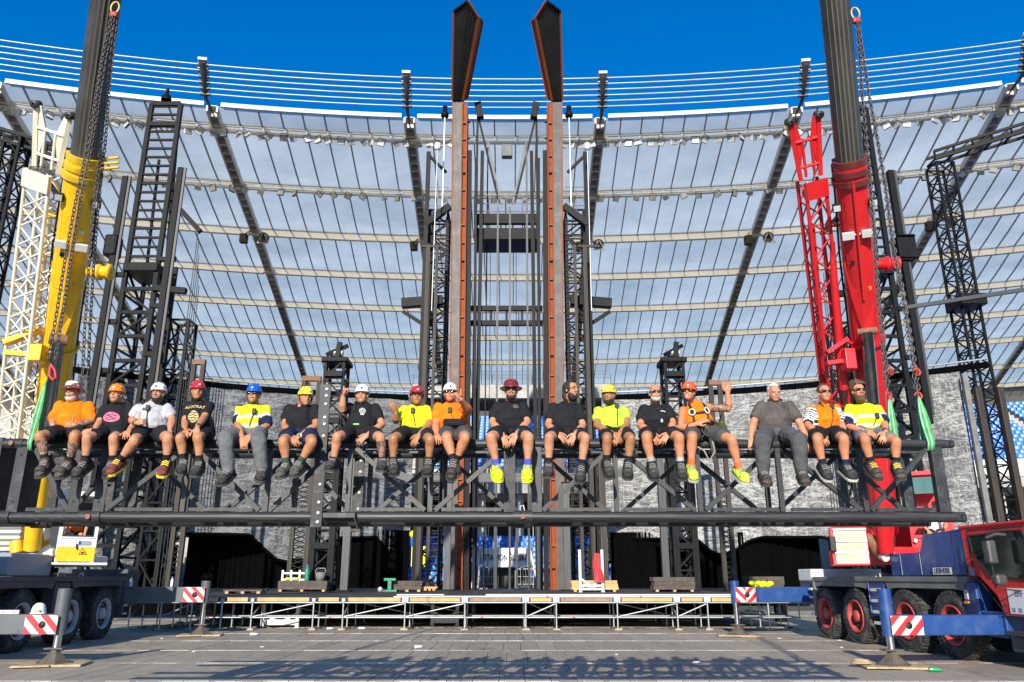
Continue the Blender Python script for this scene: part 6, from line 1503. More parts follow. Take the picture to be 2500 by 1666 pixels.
    def fuzzy(name, m, c, r_, keep, amp=.006, n=26):
        mb = MB(); mb.ball((0, 0, 0), 1, n); vs = []
        for v in mb.v:
            w = 1 + amp / min(r_) * (noise.noise(v * 4.0 + V(sd, 0, 0)) + .8 * noise.noise(v * 11 + V(0, sd, 0))); vs.append(V(c[0] + v.x * r_[0] * w, c[1] + v.y * r_[1] * w, c[2] + v.z * r_[2] * w))
        kp = [keep(v) for v in vs]; fs = [f for f in mb.f if all(kp[i] for i in f)]
        m2 = MB(); m2.add([hp_(*v) for v in vs], fs, 0, True); return m2.build(name, m, root)
    if beard:
        bm_, ln = beard; o = fuzzy('beard', bm_, (0, -.022, -.066 - ln * .5), (.0655 + ln * .1, .0725 + ln * .15, .056 + ln), lambda v: v[2] < -.028 and v[1] < .03 and not (abs(v[0]) < .030 and v[1] < -.05 and v[2] > -.068) and not (v[2] > -.052 and abs(v[0]) < .054), .002)
        hb('moustache', bm_, [((-.014, -.088, -.034), (.019, .008, .006)), ((.014, -.088, -.034), (.019, .008, .006))])
    if hair and not helmet and not hat:
        pass
    if helmet:
        hm = HEL[helmet]; mb = MB(); n = 26; rings = []
        for k in range(11):
            a = math.pi / 2 * k / 10; r_ = math.cos(a) ** .85 if k < 10 else .02; zz_ = .030 + math.sin(a) * .118
            rings.append([hp_(math.cos(t) * .100 * r_, .012 + math.sin(t) * .122 * r_ + (-.022 * max(0, -math.sin(t)) ** 3 if k == 0 else 0), zz_ - (.012 * max(0, math.sin(t)) if k == 0 else 0)) for t in [2 * math.pi * i / n for i in range(n)]])
        inner = [[hp_(math.cos(t) * .088 * s_, .012 + math.sin(t) * .108 * s_, zz_) for t in [2 * math.pi * i / n for i in range(n)]] for s_, zz_ in ((1, .03), (.8, .11))]
        mb.ring_loft(inner[::-1] + rings, 0, True); he = mb.build('helmet', hm, root)
        for xx in (-.045, 0, .045):
            MB().path([hp_(xx * (1 - .25 * abs(k)), .012 - math.cos(math.pi * (k + 1.0) / 2.0 - math.pi / 2 + math.pi / 2) * 0 + .118 * k * .92, .034 + .116 * math.sqrt(max(0, 1 - (k * .92) ** 2)) * math.sqrt(max(.05, 1 - (xx / .1) ** 2))) for k in [-1 + .2 * j for j in range(11)]], .0075, 6).build('ridge', hm, he)
        for s_ in (-1, 1):
            for a_, b_ in ((-.05, .075), (.01, .085), (.065, .07)): mb = MB(); mb.ball(hp_(s_ * (.092 - .25 * (b_ - .05)), .012 + a_, b_), (.006, .022, .008), 8, M=Mh); mb.build('vent', black_plain, he)
            MB().path([hp_(s_ * .090, -.01, .03), hp_(s_ * .085, -.012, -.03), hp_(s_ * .062, -.02, -.085), hp_(0, -.03, -.125)], .006, 6).build('chin_strap', black_plain, he)
        hb('badge', black_plain if helmet in ('white', 'cream') else white_plain, [((0.01, -.112, .075), (.016, .006, .012))], he)
    if hat:
        rings = []; n = 28
        for rx, zz_ in ((.150, .040), (.152, .046), (.112, .058), (.102, .068), (.100, .11), (.085, .142), (.05, .156), (.005, .16)): rings.append([hp_(math.cos(t) * rx, .012 + math.sin(t) * rx * 1.15, zz_ - (.012 * abs(math.sin(t)) if rx > .14 else 0)) for t in [2 * math.pi * i / n for i in range(n)]])
        mb = MB(); mb.ring_loft(rings[:3], 1, True); mb.ring_loft(rings[2:], 0, True)
        he = mb.build('hard_hat', [hat, HEL['oxblood']], root); MB().ring_loft([[hp_(math.cos(t) * r_, .012 + math.sin(t) * r_ * 1.15, z_) for t in [2 * math.pi * i / n for i in range(n)]] for r_, z_ in ((.110, .059), (.104, .078))], 0, True, True, False).build('hat_band', HEL['oxblood'], he)
    ctx = dict(root=root, F=F, H=H, Nk=Nk, lat=lat, frt=frt, spine=spine, SL=SL, SR=SR, EL=EL, ER=ER, WL=WL, WR=WR, KL=KL, KR=KR, AL=AL, AR=AR, shirt=shirt, hp=hp_, Mh=Mh, ws=ws, fuzzy=fuzzy, hb=hb)
    if extra: extra(ctx)
    return root

# ---- small things worn on the chest
def bvh_of(c):
    me = c['shirt'].data; M = WM[c['root'].name]; return BVHTree.FromPolygons([M @ v.co for v in me.vertices], [tuple(p.vertices) for p in me.polygons])
def chest(c, bv, u, h, off=.004):
    """point on the shirt front: u metres sideways (image right +), h fraction of torso height"""
    o = c['H'].lerp(c['Nk'], h) + c['lat'] * u + c['frt'] * .5; hit = bv.ray_cast(o, -c['frt'])
    return (hit[0] if hit[0] is not None else c['H'].lerp(c['Nk'], h) + c['frt'] * .13) + c['frt'] * off
def decal(c, name, m, u0, h0, pts2, faces, off=.004):
    bv = bvh_of(c); Lh = (c['Nk'] - c['H']).length; mb = MB(); mb.add([chest(c, bv, u0 + a, h0 + b_ / Lh, off) for a, b_ in pts2], faces, 0, True); return mb.build(name, m, c['root'])
def disc(c, name, m, u, h, rx, ry, off=.004):
    pts = [(0, 0)]; n = 20
    for k in (1, 2, 3, 4): pts += [(math.cos(2 * math.pi * i / n) * rx * k / 4, math.sin(2 * math.pi * i / n) * ry * k / 4) for i in range(n)]
    fs = [(0, 1 + i, 1 + (i + 1) % n) for i in range(n)] + [(1 + (k - 1) * n + i, 1 + k * n + i, 1 + k * n + (i + 1) % n, 1 + (k - 1) * n + (i + 1) % n) for k in (1, 2, 3) for i in range(n)]
    return decal(c, name, m, u, h, pts, fs, off)
def print_text(c, name, body, size, m, u, h, sx=1.0):
    me = text_mesh(body, size, m, 0.0, sx, .001); return decal(c, name, m, u, h, [(v.co.x, v.co.y) for v in me.vertices], [list(p.vertices) for p in me.polygons], .006)
def bars(c, name, m, u, h, rows):
    for a, w in rows: decal(c, name, m, u, h, [(x, a + y) for y in (-.006, .006) for x in (-w, -w / 2, 0, w / 2, w)], [(i, i + 1, i + 6, i + 5) for i in range(4)], .006)
def radio(c, u, h):
    bv = bvh_of(c); p = chest(c, bv, u, h, .02); MB().cbox(p.x - .024, p.x + .024, p.y - .02, p.y + .01, p.z - .035, p.z + .035, .01).build('radio_microphone', black_plain, c['root'])
    q = [chest(c, bv, u * (1 - t) + (.02) * t, h - t * (h - .12), .012) for t in (0, .3, .6, 1)]; MB().path(q, .006, 6).build('radio_cable', black_plain, c['root'])
def watch(c, k, m=black_plain):
    W_, E_ = c['W' + k], c['E' + k]; d = (E_ - W_).normalized(); p = W_ + d * .02
    mb = MB(); mb.lathe(p - d * .011, d, [(0, .034), (0, .038), (.022, .038), (.022, .034)], 14); mb.build('wristwatch', m, c['root']); MB().ball(p + V(0, -.036, .012), (.017, .010, .017), 10).build('watch_face', dull_grey, c['root'])
def hivis_paint(zn):
    if zn[0] == 'sleeve': return 0 if zn[1] < .52 else (1 if zn[1] < .72 else 2)
    t = zn[1]; return 1 if .40 < t < .52 or t < .20 and t > .10 else (2 if t < .04 or (t > .95) else 0)
# ---- print materials
pink = mat('print_pink', (.75, .16, .26), .8); gold = mat('print_gold', (.50, .36, .14), .7, 0, .5, 60); green_p = mat('print_green', (.25, .55, .12), .8); ink = mat('print_black', (.02, .012, .015), .8)
def x1(c): watch(c, 'R')
person('man in orange t-shirt and patterned hard hat giving a thumbs up', '1', c_orange, c_black, SK[0], face=(645, 398), sl=(535, 510), sr=(790, 510), el=(470, 660), er=(815, 655), wl=(485, 725), wr=(665, 688), hl=(500, 770), hr=(600, 680), hkr='fist', thumb_r=1, hip=(640, 805), kl=(355, 785), kr=(665, 785), al=(405, 1015), ar=(610, 1035), tl=(360, 1165), tr_=(525, 1135), hat=MATS['sticker_hat'], beard=(h_white, .004), shoe_m=sh_brown, sock=c_black, sleeve=.75, Ywr=8.9, fat=1.08, Ywl=9.0, tattoo=[('EL', 'WL', .08), ('ER', 'WR', .08), ('KL', 'AL', .09), ('KR', 'AR', .05)])
def x2(c):
    disc(c, 'pink_print', pink, .0, .42, .098, .064, .005)
    for k, (a, w) in enumerate(((-.035, .05), (-.012, .07), (.012, .075), (.034, .05))): decal(c, 'print_line', ink, .0, .42, [(x, a + y + .008 * math.sin(x * 70 + k * 2)) for y in (-.0045, .0045) for x in [-w + w * .25 * i for i in range(9)]], [(i, i + 1, i + 10, i + 9) for i in range(8)], .008)
person('man in orange helmet and black t-shirt with pink oval print', '1', c_black, c_black, SK[1], face=(1035, 415), sl=(935, 530), sr=(1155, 530), el=(885, 665), er=(1200, 680), wl=(845, 730), wr=(1150, 735), hl=(805, 735), hkl='clasp', hip=(1030, 805), kl=(775, 800), kr=(1012, 800), al=(755, 1025), ar=(1000, 1025), tl=(665, 1165), tr_=(965, 1150), helmet='orange', sock=c_black, extra=x2, sleeve=.62)
def x3(c): radio(c, .01, .72); watch(c, 'L'); bars(c, 'chest_print', ink, -.05, .68, ((.0, .02), (.018, .012)))
person('bearded man in white helmet and pale grey t-shirt, thumb up', '1', c_ltgrey, c_black, SK[1], face=(1408, 405), sl=(1235, 530), sr=(1490, 530), el=(1172, 645), er=(1535, 640), wl=(1215, 665), wr=(1510, 735), hl=(1262, 655), hkl='fist', thumb_l=1, hip=(1350, 790), kl=(1195, 825), kr=(1495, 800), al=(1055, 1010), ar=(1480, 1020), tl=(965, 1145), tr_=(1475, 1135), helmet='white', beard=(h_dark, .006), shoe_m=sh_maroon, sole_m=sole_yel, lace=sole_yel, sock=c_black, extra=x3, fat=1.1, Ytl=8.62)
def x4(c):
    print_text(c, 'gold_lettering', 'ALCATRAZ', .05, gold, -.01, .72, .95); disc(c, 'gold_print', gold, -.01, .40, .062, .075, .005)
    for k in range(4): decal(c, 'print_line', ink, -.01, .40, [(x, -.05 + k * .033 + y + .006 * math.sin(x * 90 + k)) for y in (-.005, .005) for x in [-.05 + .0125 * i for i in range(9)]], [(i, i + 1, i + 10, i + 9) for i in range(8)], .008)
    watch(c, 'R')
person('man in red helmet and black t-shirt with gold print looking aside', '1', c_black, c_black, SK[0], face=(1758, 388), sl=(1680, 505), sr=(1865, 505), el=(1645, 660), er=(1815, 620), wl=(1650, 725), wr=(1757, 705), hr=(1742, 790), hip=(1765, 800), kl=(1605, 800), kr=(1765, 800), al=(1630, 1010), ar=(1775, 1025), tl=(1665, 1110), tr_=(1745, 1190), helmet='red', yaw=.45, smile=False, sock=c_black, extra=x4, Ywr=8.78, Ytr=8.55)
def x5(c): radio(c, .07, .62); watch(c, 'R')
person('smiling man in blue helmet, hi-vis shirt and grey trousers', '1', [c_hivis, c_silver, c_navy], c_grey, SK[0], face=(2258, 418), sl=(2140, 535), sr=(2365, 535), el=(2112, 675), er=(2380, 690), wl=(2155, 790), wr=(2250, 765), hl=(2165, 850), hr=(2185, 835), hip=(2235, 800), kl=(2005, 800), kr=(2300, 800), al=(2030, 1095), ar=(2328, 1085), tl=(1965, 1200), tr_=(2358, 1150), helmet='blue', glasses=True, bottom='trousers', sleeve=.85, paint=hivis_paint, extra=x5)
def x6(c): watch(c, 'R', mat('watch_white', (.7, .7, .7), .4)); disc(c, 'polo_opening', SK[0], .0, .93, .022, .05, .003); bars(c, 'tucked_glasses', lens_m, .0, .78, ((.0, .01), (-.02, .012)))
person('man in yellow helmet and black polo grinning to his side', '2', c_black, c_navy, SK[0], face=(532, 442), sl=(385, 535), sr=(615, 535), el=(345, 690), er=(625, 690), wl=(390, 785), wr=(470, 795), hl=(430, 820), hr=(385, 845), hkr='clasp', hip=(475, 810), kl=(335, 830), kr=(590, 835), al=(360, 1045), ar=(478, 1030), tl=(265, 1160), tr_=(425, 1110), helmet='yellow', yaw=.55, tilt=.05, shoe_m=mat('shoe_olive', (.075, .07, .055), .75, 0, .3, 20), sock=mat('sock_green', (.03, .05, .035), .9), extra=x6, fat=1.08, Ytl=8.6)
def x7(c):
    for k in range(8):
        a = math.pi * 2 * k / 8; decal(c, 'emblem_spoke', white_plain, .03, .62, [(math.cos(a) * r_ - math.sin(a) * s_, math.sin(a) * r_ + math.cos(a) * s_) for r_ in (.008, .018, .03) for s_ in (-.003, .003)], [(0, 1, 3, 2), (2, 3, 5, 4)], .006)
    n = 24; decal(c, 'emblem_ring', white_plain, .03, .62, [(math.cos(2 * math.pi * i / n) * r_, math.sin(2 * math.pi * i / n) * r_) for r_ in (.031, .036) for i in range(n)], [(i, (i + 1) % n, n + (i + 1) % n, n + i) for i in range(n)], .006)
    bars(c, 'emblem_line', white_plain, .03, .50, ((0, .02),))
    b = bvh_of(c); MB().path([chest(c, b, -.07, h, .012) for h in (.98, .85, .72, .6)], .016, 6).build('shoulder_strap', black_plain, c['root']); MB().cbox(c['H'].x - .03, c['H'].x + .04, c['H'].y - .36, c['H'].y - .33, c['H'].z + .03, c['H'].z + .05, .006).build('green_clip', green_p, c['root'])
person('young man in white helmet and black t-shirt raising a thumb', '2', c_black, c_black, SK[1], face=(1035, 420), sl=(925, 520), sr=(1155, 525), el=(858, 545), er=(1212, 685), wl=(868, 430), wr=(1095, 765), hl=(880, 385), hr=(1040, 805), hkl='fist', thumb_l=1, hip=(1025, 805), kl=(812, 790), kr=(1200, 795), al=(782, 1000), ar=(1215, 1000), tl=(690, 1110), tr_=(1240, 1130), Ytl=8.45, Ytr=8.45, helmet='white', hair=h_dark, smile=False, extra=x7, Yel=8.95, Ywl=8.9, tattoo=[('KR', 'AR', .09)])
def x8(c): radio(c, -.01, .66); watch(c, 'R'); MB().path([c['hp'](-.07, -.085, .045), c['hp'](-.03, -.125, .035), c['hp'](.03, -.125, .035), c['hp'](.07, -.085, .045)], .012, 6).build('helmet_peak', black_plain, c['root'])
person('man in crimson helmet and neon yellow t-shirt holding a cigarette', '2', c_hivis, c_black, SK[3], face=(1522, 435), sl=(1415, 540), sr=(1605, 545), el=(1335, 650), er=(1635, 690), wl=(1335, 580), wr=(1548, 765), hl=(1322, 540), hr=(1505, 825), hkl='clasp', hip=(1505, 805), kl=(1315, 805), kr=(1640, 815), al=(1310, 1000), ar=(1630, 1000), tl=(1340, 1150), tr_=(1612, 1160), helmet='crimson', hair=h_dark, smile=False, yaw=.15, extra=x8, sleeve=.55, Yel=8.98, Ywl=8.9)
def x9(c):
    radio(c, -.02, .62); MB().path([c['WR'] + V(0, -.03, -.02)] * 1 + [c['WR'] + V(.01, -.03, -.03)], .01, 6).build('wristband', black_plain, c['root'])
    b = bvh_of(c); p = c['H'] + c['frt'] * .2 + V(0, 0, .07); MB().cbox(p.x - .13, p.x + .13, p.y - .05, p.y + .04, p.z - .05, p.z + .04, .025).build('bum_bag', c_black, c['root']); bars(c, 'chest_print', rust, .09, .66, ((.0, .03), (.014, .025)))
person('man in white helmet and orange t-shirt pointing a thumb at viewer', '2', c_orange, c_khaki, SK[2], face=(1820, 405), sl=(1715, 525), sr=(1940, 520), el=(1690, 690), er=(1985, 565), wl=(1700, 770), wr=(1915, 460), hr=(1880, 415), hkr='fist', thumb_r=1, hip=(1865, 800), kl=(1790, 800), kr=(1950, 800), al=(1850, 1015), ar=(1868, 1015), tl=(1825, 1160), tr_=(1895, 1120), helmet='cream', glasses=True, sock=c_black, shoe_m=mat('shoe_darkbrown', (.03, .022, .018), .7), extra=x9, fat=1.1, Yer=8.85, Ywr=8.6, Yal=8.7, Yar=8.82)
def x10(c): bars(c, 'chest_print', c_grey, .065, .74, ((.0, .03), (.016, .035), (.032, .025))); watch(c, 'R')
person('man in dark red wide-brimmed hard hat, black t-shirt and neon shoes', '3', c_black, c_black, SK[1], face=(320, 385), sl=(200, 520), sr=(425, 520), el=(152, 665), er=(465, 665), wl=(245, 770), wr=(375, 755), hl=(272, 840), hr=(325, 840), hip=(315, 805), kl=(140, 795), kr=(475, 795), al=(192, 1055), ar=(468, 1055), tl=(230, 1175), tr_=(460, 1175), hat=HEL['oxblood'], glasses=True, beard=(h_brown, .004), shoe_m=sh_neon, sole_m=sh_neon, sock=mat('sock_blue', (.06, .08, .4), .9, 0, .5, 60), extra=x10, fat=1.12)
def x11(c):
    c['fuzzy']('hair', h_dark, (0, .03, .03), (.094, .112, .105), lambda v: v[1] > -.045 or v[2] > .085, .006); c['fuzzy']('hair', h_dark, (-.012, .075, -.06), (.078, .042, .10), lambda v: True, .01); watch(c, 'R')
person('long-haired bearded man in black t-shirt looking to his side', '3', c_black, c_black, SK[1], face=(858, 375), sl=(695, 520), sr=(915, 530), el=(650, 685), er=(960, 695), wl=(720, 755), wr=(895, 755), hl=(780, 800), hr=(840, 850), hip=(815, 805), kl=(660, 795), kr=(980, 800), al=(655, 1045), ar=(945, 1060), tl=(625, 1190), tr_=(920, 1220), Ytl=8.5, hair=h_dark, yaw=.7, beard=(h_dark, .018), specs=True, sock=c_black, extra=x11)
def x12(c): n = 20; decal(c, 'round_logo', green_p, .06, .60, [(math.cos(2 * math.pi * i / n) * r_, math.sin(2 * math.pi * i / n) * r_) for r_ in (.014, .026) for i in range(n)], [(i, (i + 1) % n, n + (i + 1) % n, n + i) for i in range(n)], .006); radio(c, .05, .90)
person('man in yellow helmet and lime green t-shirt glancing aside', '3', c_lime, c_black, SK[3], face=(1190, 425), sl=(1100, 555), sr=(1320, 550), el=(1082, 690), er=(1352, 680), wl=(1215, 755), wr=(1285, 765), hl=(1275, 800), hr=(1250, 815), hip=(1245, 805), kl=(1175, 805), kr=(1385, 805), al=(1170, 1020), ar=(1362, 1030), tl=(1215, 1170), tr_=(1345, 1185), helmet='yellow', yaw=-.5, beard=(h_dark, .004), sock=c_black, extra=x12, sleeve=.5)
def x13(c): bars(c, 'chest_lettering', white_plain, .06, .66, ((0, .035),)); watch(c, 'R'); b = bvh_of(c); g = chest(c, b, .0, .74, .012); MB().ball(g, (.014, .008, .022), 10).build('hanging_glasses', lens_m, c['root']); MB().path([chest(c, b, .03, h, .008) for h in (.95, .75, .5, .3)], .004, 5).build('lanyard', black_plain, c['root']); p = chest(c, b, .03, .26, .015); MB().ball(p, (.018, .01, .03), 8).build('keys', galv, c['root'])
person('laughing bald man with white beard and sunglasses in black t-shirt', '3', c_black, c_black, SK[2], face=(1605, 405), sl=(1505, 540), sr=(1705, 540), el=(1470, 690), er=(1760, 670), wl=(1560, 750), wr=(1730, 755), hl=(1610, 810), hr=(1690, 800), hip=(1620, 800), kl=(1525, 795), kr=(1815, 795), al=(1572, 1040), ar=(1828, 1040), tl=(1595, 1170), tr_=(1845, 1185), glasses=True, beard=(h_white, -.002), sock=mat('sock_grey', (.4, .4, .4), .9), extra=x13, fat=1.08)
def x14(c):
    b = bvh_of(c); r = c['root']
    for s_ in (-1, 1):
        MB().path([chest(c, b, s_ * .085, h, .012) for h in (1.0, .85, .7, .5, .3, .12)], .016, 6).build('harness_strap', black_plain, r)
        MB().path([chest(c, b, s_ * .09 + .03 * math.cos(a), .62 + .12 * math.sin(a), .03) for a in [2 * math.pi * k / 14 for k in range(15)]], .008, 6).build('carabiner', white_plain, r)
        MB().path([c['H'] + c['lat'] * (s_ * .09) + c['frt'] * .05 + V(math.cos(a) * .11, -.15 + math.sin(a) * .02, math.sin(a) * .10) for a in [2 * math.pi * k / 16 for k in range(17)]], .014, 6).build('leg_loop', black_plain, r)
    MB().path([chest(c, b, u, .55, .014) for u in (-.1, -.05, 0, .05, .1)], .016, 6).build('harness_strap', black_plain, r)
    MB().path([chest(c, b, u, .16, .016) for u in (-.15, -.08, 0, .08, .15)], .02, 6).build('harness_belt', black_plain, r)
    p = chest(c, b, .04, .1, .03); MB().path([p, p + V(.05, -.05, -.15), p + V(.07, -.06, -.32), p + V(.0, -.05, -.42), p + V(-.05, -.04, -.30), p + V(-.15, -.03, -.24)], .012, 6).build('lanyard_rope', mat('rope_grey', (.28, .25, .2), .9), r)
    MB().path([p + V(.02, -.02, 0), p + V(.04, -.03, -.2), p + V(.08, -.03, -.5)], .02, 6).build('lanyard_rope', c_khaki, r)
    MB().ball(c['hp'](0, -.098, -.078), (.016, .014, .026), 10).build('tongue', mat('tongue', (.62, .22, .22), .4), r)
    for k in (.3, .6): MB().path([c['Nk'] + c['lat'] * (math.cos(a) * .07) + c['frt'] * (.10 + .02 * k) + V(0, 0, -.05 - .05 * k + math.sin(a) * .02) for a in [math.pi * (1 + j / 8) for j in range(9)]], .005, 5).build('necklace', galv, r)
person('man in flame red helmet and climbing harness waving with tongue out', '3', c_orange, c_khaki, SK[2], face=(1902, 395), sl=(1850, 545), sr=(2070, 520), el=(1830, 720), er=(2262, 540), wl=(1965, 680), wr=(2248, 405), hl=(2040, 640), hr=(2250, 330), hkr='open', hip=(2000, 800), kl=(1932, 795), kr=(2285, 815), al=(1925, 1055), ar=(2352, 1085), tl=(1942, 1180), tr_=(2420, 1180), helmet='flame', glasses=True, yaw=-.45, roll=.12, shoe_m=mat('shoe_lime', (.5, .62, .06), .6, 0, .3, 30), sole_m=sole_pale, sock=mat('sock_orange', (.75, .14, .02), .9), extra=x14, sleeve=0, fat=1.06, Yer=9.1, Ywr=9.05, Ywl=8.95, tattoo=[('SR', 'ER', .06), ('KR', 'AR', .0)])
def x15(c):
    c['fuzzy']('hair', h_white, (0, .025, .045), (.086, .106, .092), lambda v: (v[1] > -.035 or v[2] > .088) and v[2] > -.04, .006); n = 14
    decal(c, 'chest_logo', ink, .06, .74, [(math.cos(2 * math.pi * i / n) * r_, math.sin(2 * math.pi * i / n) * r_) for r_ in (.018, .025) for i in range(n)], [(i, (i + 1) % n, n + (i + 1) % n, n + i) for i in range(n)], .006)
    MB().path([c['Nk'] + c['lat'] * (math.cos(a) * .075) + c['frt'] * (math.sin(a) * .07 + .01) + V(0, 0, .01) for a in [2 * math.pi * k / 16 for k in range(17)]], .016, 6).build('collar', c_brown, c['root'])
person('white-haired man in brown-grey polo and grey jeans leaning on both hands', '4', c_brown, c_jean, SK[1], face=(560, 325), sl=(465, 405), sr=(665, 410), el=(410, 540), er=(745, 545), wl=(392, 640), wr=(795, 650), hl=(395, 675), hr=(805, 685), hip=(560, 635), kl=(475, 660), kr=(735, 655), al=(482, 890), ar=(755, 890), tl=(495, 960), tr_=(762, 950), bottom='trousers', shoe_m=sh_brown, hair=h_white, tilt=.18, extra=x15, fat=1.1, Yel=9.12, Yer=9.12, Ywl=9.02, Ywr=9.02)
def x16(c):
    c['fuzzy']('hair', h_fair, (0, .025, .05), (.082, .102, .085), lambda v: (v[1] > -.04 or v[2] > .092) and v[2] > -.03, .003); radio(c, .06, .86); watch(c, 'L')
    for s_ in (-1, 1): MB().path([c['Nk'] + c['lat'] * (s_ * .05) + V(0, -.02, .04), c['Nk'] + c['lat'] * (s_ * .06) + c['frt'] * .10, c['Nk'] + c['frt'] * .14 - c['spine'] * .14], .007, 5).build('lanyard', black_plain, c['root'])
def p16(zn):
    if zn[0] == 'sleeve': return 1 if int(zn[1] * 11) % 2 else 2
    return 0
person('man in orange vest over black and white striped sleeves, sunglasses', '4', [c_orange, c_black, c_white], c_black, SK[2], face=(920, 325), sl=(825, 440), sr=(1000, 435), el=(800, 555), er=(1040, 545), wl=(875, 615), wr=(1060, 620), hl=(910, 645), hr=(1062, 655), hip=(925, 635), kl=(870, 655), kr=(1058, 650), al=(912, 850), ar=(1075, 855), tl=(945, 945), tr_=(1120, 925), glasses=True, hair=h_fair, sleeve=.72, paint=p16, sole_m=sole_pale, sock=c_navy, extra=x16, fat=1.06)
def x17(c):
    c['fuzzy']('hair', h_fair, (0, .025, .062), (.102, .116, .105), lambda v: (v[1] > -.05 or v[2] > .075) and v[2] > -.055, .030, 34); radio(c, .08, .46); watch(c, 'R')
person('bushy-haired man with long beard in hi-vis shirt and grey shorts', '4', [c_hivis, c_silver, c_navy], c_grey, SK[2], face=(1165, 312), sl=(1100, 425), sr=(1295, 425), el=(1080, 560), er=(1350, 535), wl=(1195, 595), wr=(1362, 600), hl=(1245, 610), hr=(1345, 640), hip=(1225, 635), kl=(1210, 655), kr=(1435, 670), al=(1258, 835), ar=(1435, 840), tl=(1305, 945), tr_=(1440, 950), glasses=True, hair=h_fair, beard=(h_fair, .03), smile=False, shoe_m=sh_brown, sock=c_black, lace=sole_yel, sleeve=.95, paint=hivis_paint, extra=x17)
# ---- the two crane operators, half hidden in their cabs
person('crane operator in orange shirt seated in the yellow crane cab', (1, 0, 0), c_orange, c_black, SK[1], face=(183, 1236), sl=(164, 1258), sr=(205, 1258), el=(160, 1284), er=(212, 1286), wl=(172, 1302), wr=(207, 1304), hip=(185, 1306), kl=(170, 1306), kr=(198, 1306), al=(170, 1344), ar=(198, 1344), tl=(168, 1356), tr_=(199, 1356), Yk=21.25, Yel=21.45, Yer=21.45, Ywl=21.3, Ywr=21.3, Yhead=21.6, Ysh=21.65, Yhip=21.65, hair=h_brown)
person('crane operator in white shirt seated in the red crane cab', (1, 0, 0), c_white, c_black, SK[1], face=(2282, 1234), sl=(2264, 1260), sr=(2302, 1260), el=(2254, 1284), er=(2310, 1284), wl=(2268, 1298), wr=(2300, 1298), hip=(2282, 1300), kl=(2268, 1302), kr=(2296, 1302), al=(2268, 1334), ar=(2296, 1334), tl=(2266, 1342), tr_=(2297, 1342), Yk=20.85, Yel=20.95, Yer=20.95, Ywl=20.85, Ywr=20.85, Yhead=21.1, Ysh=21.15, Yhip=21.15, hair=h_brown)
# ================================================================== SMALL THINGS
def on_deck(px, Y): return V(at(px, 1440, Y).x, Y, DZ)
def timber_stack(label, x0, x1, Y, rows, h, m, depth=.9, pallet=True):
    a, b_ = on_deck(x0, Y), on_deck(x1, Y); r = thing('timber_stack', label, 'timber', ((a.x + b_.x) / 2, Y, DZ), 0)
    z = DZ + .004
    if pallet:
        for k in range(3): x = a.x + .15 + (b_.x - a.x - .3) * k / 2; MB().cbox(x - .07, x + .07, Y, Y + depth, z, z + .09, .006).build('bearer', wood, r)
        z += .094
    for k in range(rows):
        for j in range(4):
            y = Y + j * depth / 4; MB().cbox(a.x + random.uniform(-.05, .03), b_.x + random.uniform(-.03, .05), y + .005, y + depth / 4 - .005, z, z + h - .004, .006).build('timber', m, r)
        z += h
    return r, z
_, z = timber_stack('dark timber baulks on a pallet, left part of the stage', 676, 797, 39.0, 2, .2, dark_wood)
timber_stack('short dark timber baulks on pallet left of the left pylon', 957, 1030, 38.5, 2, .2, dark_wood)
timber_stack('pale new timber beams right of the right pylon', 1397, 1508, 38.5, 3, .14, wood)
timber_stack('dark timber crate stack beneath the worn post on the right', 1597, 1698, 38.5, 3, .19, dark_wood)
timber_stack('dark timber stack beside the red crane on stage', 1830, 1915, 40, 3, .2, dark_wood)
timber_stack('low dark pallet at the left front of the stage', 545, 640, 34, 1, .07, dark_wood)
timber_stack('thin pale pallet between left pylon and yellow barrier', 1031, 1066, 42, 1, .1, wood)
def trestle(label, x0, x1, Y, z0, h, m=white_paint):
    a, b_ = at(x0, 1440, Y).x, at(x1, 1440, Y).x; r = thing('steel_trestle', label, 'trestle', ((a + b_) / 2, Y, z0))
    for x in (a, b_): rod('upright', V(x, Y, z0), V(x, Y, z0 + h), .12, m, r); MB().bbox(x - .09, x + .09, Y - .09, Y + .09, z0 + .001, z0 + .02).build('foot', m, r)
    rod('cross_bar', V(a, Y, z0 + .28 * min(h, 1)), V(b_, Y, z0 + .28 * min(h, 1)), .11, m, r); rod('cross_bar', V(a, Y, z0 + .13), V(b_, Y, z0 + .13), .08, m, r)
    for s, x in ((1, a), (-1, b_)): rod('corner_brace', V(x, Y, z0 + .62 * min(h, 1)), V(x + s * .5, Y, z0 + .28 * min(h, 1)), .08, m, r)
    return r
trestle('white steel trestle under the left part of the stage', 648, 732, 29.2, .005, .78)
trestle('white steel trestle under the stage left of centre', 1058, 1118, 30.5, .005, .78)
trestle('tall white steel trestle on stage right of right pylon', 1417, 1472, 37.8, DZ, 1.9)
# green stand beside the dark baulks
p = on_deck(951, 38.2); r = thing('jack_stand', 'small green jack stand with handle left of the pylons', 'jack stand', p); gm2 = mat('stand_green', (.01, .2, .1), .5)
MB().cbox(p.x - .35, p.x + .35, p.y - .1, p.y + .1, DZ + .005, DZ + .09, .02).build('base', gm2, r); MB().cbox(p.x - .09, p.x + .09, p.y - .09, p.y + .09, DZ + .09, DZ + .5, .02).build('column', gm2, r); MB().cbox(p.x - .28, p.x + .28, p.y - .1, p.y + .1, DZ + .5, DZ + .62, .02).build('top', gm2, r)
MB().lathe((p.x - .42, p.y - .1, DZ + .12), (0, -1, 0), [(0, .02), (0, .12), (.05, .12), (.05, .02)], 14).build('wheel', galv, r)
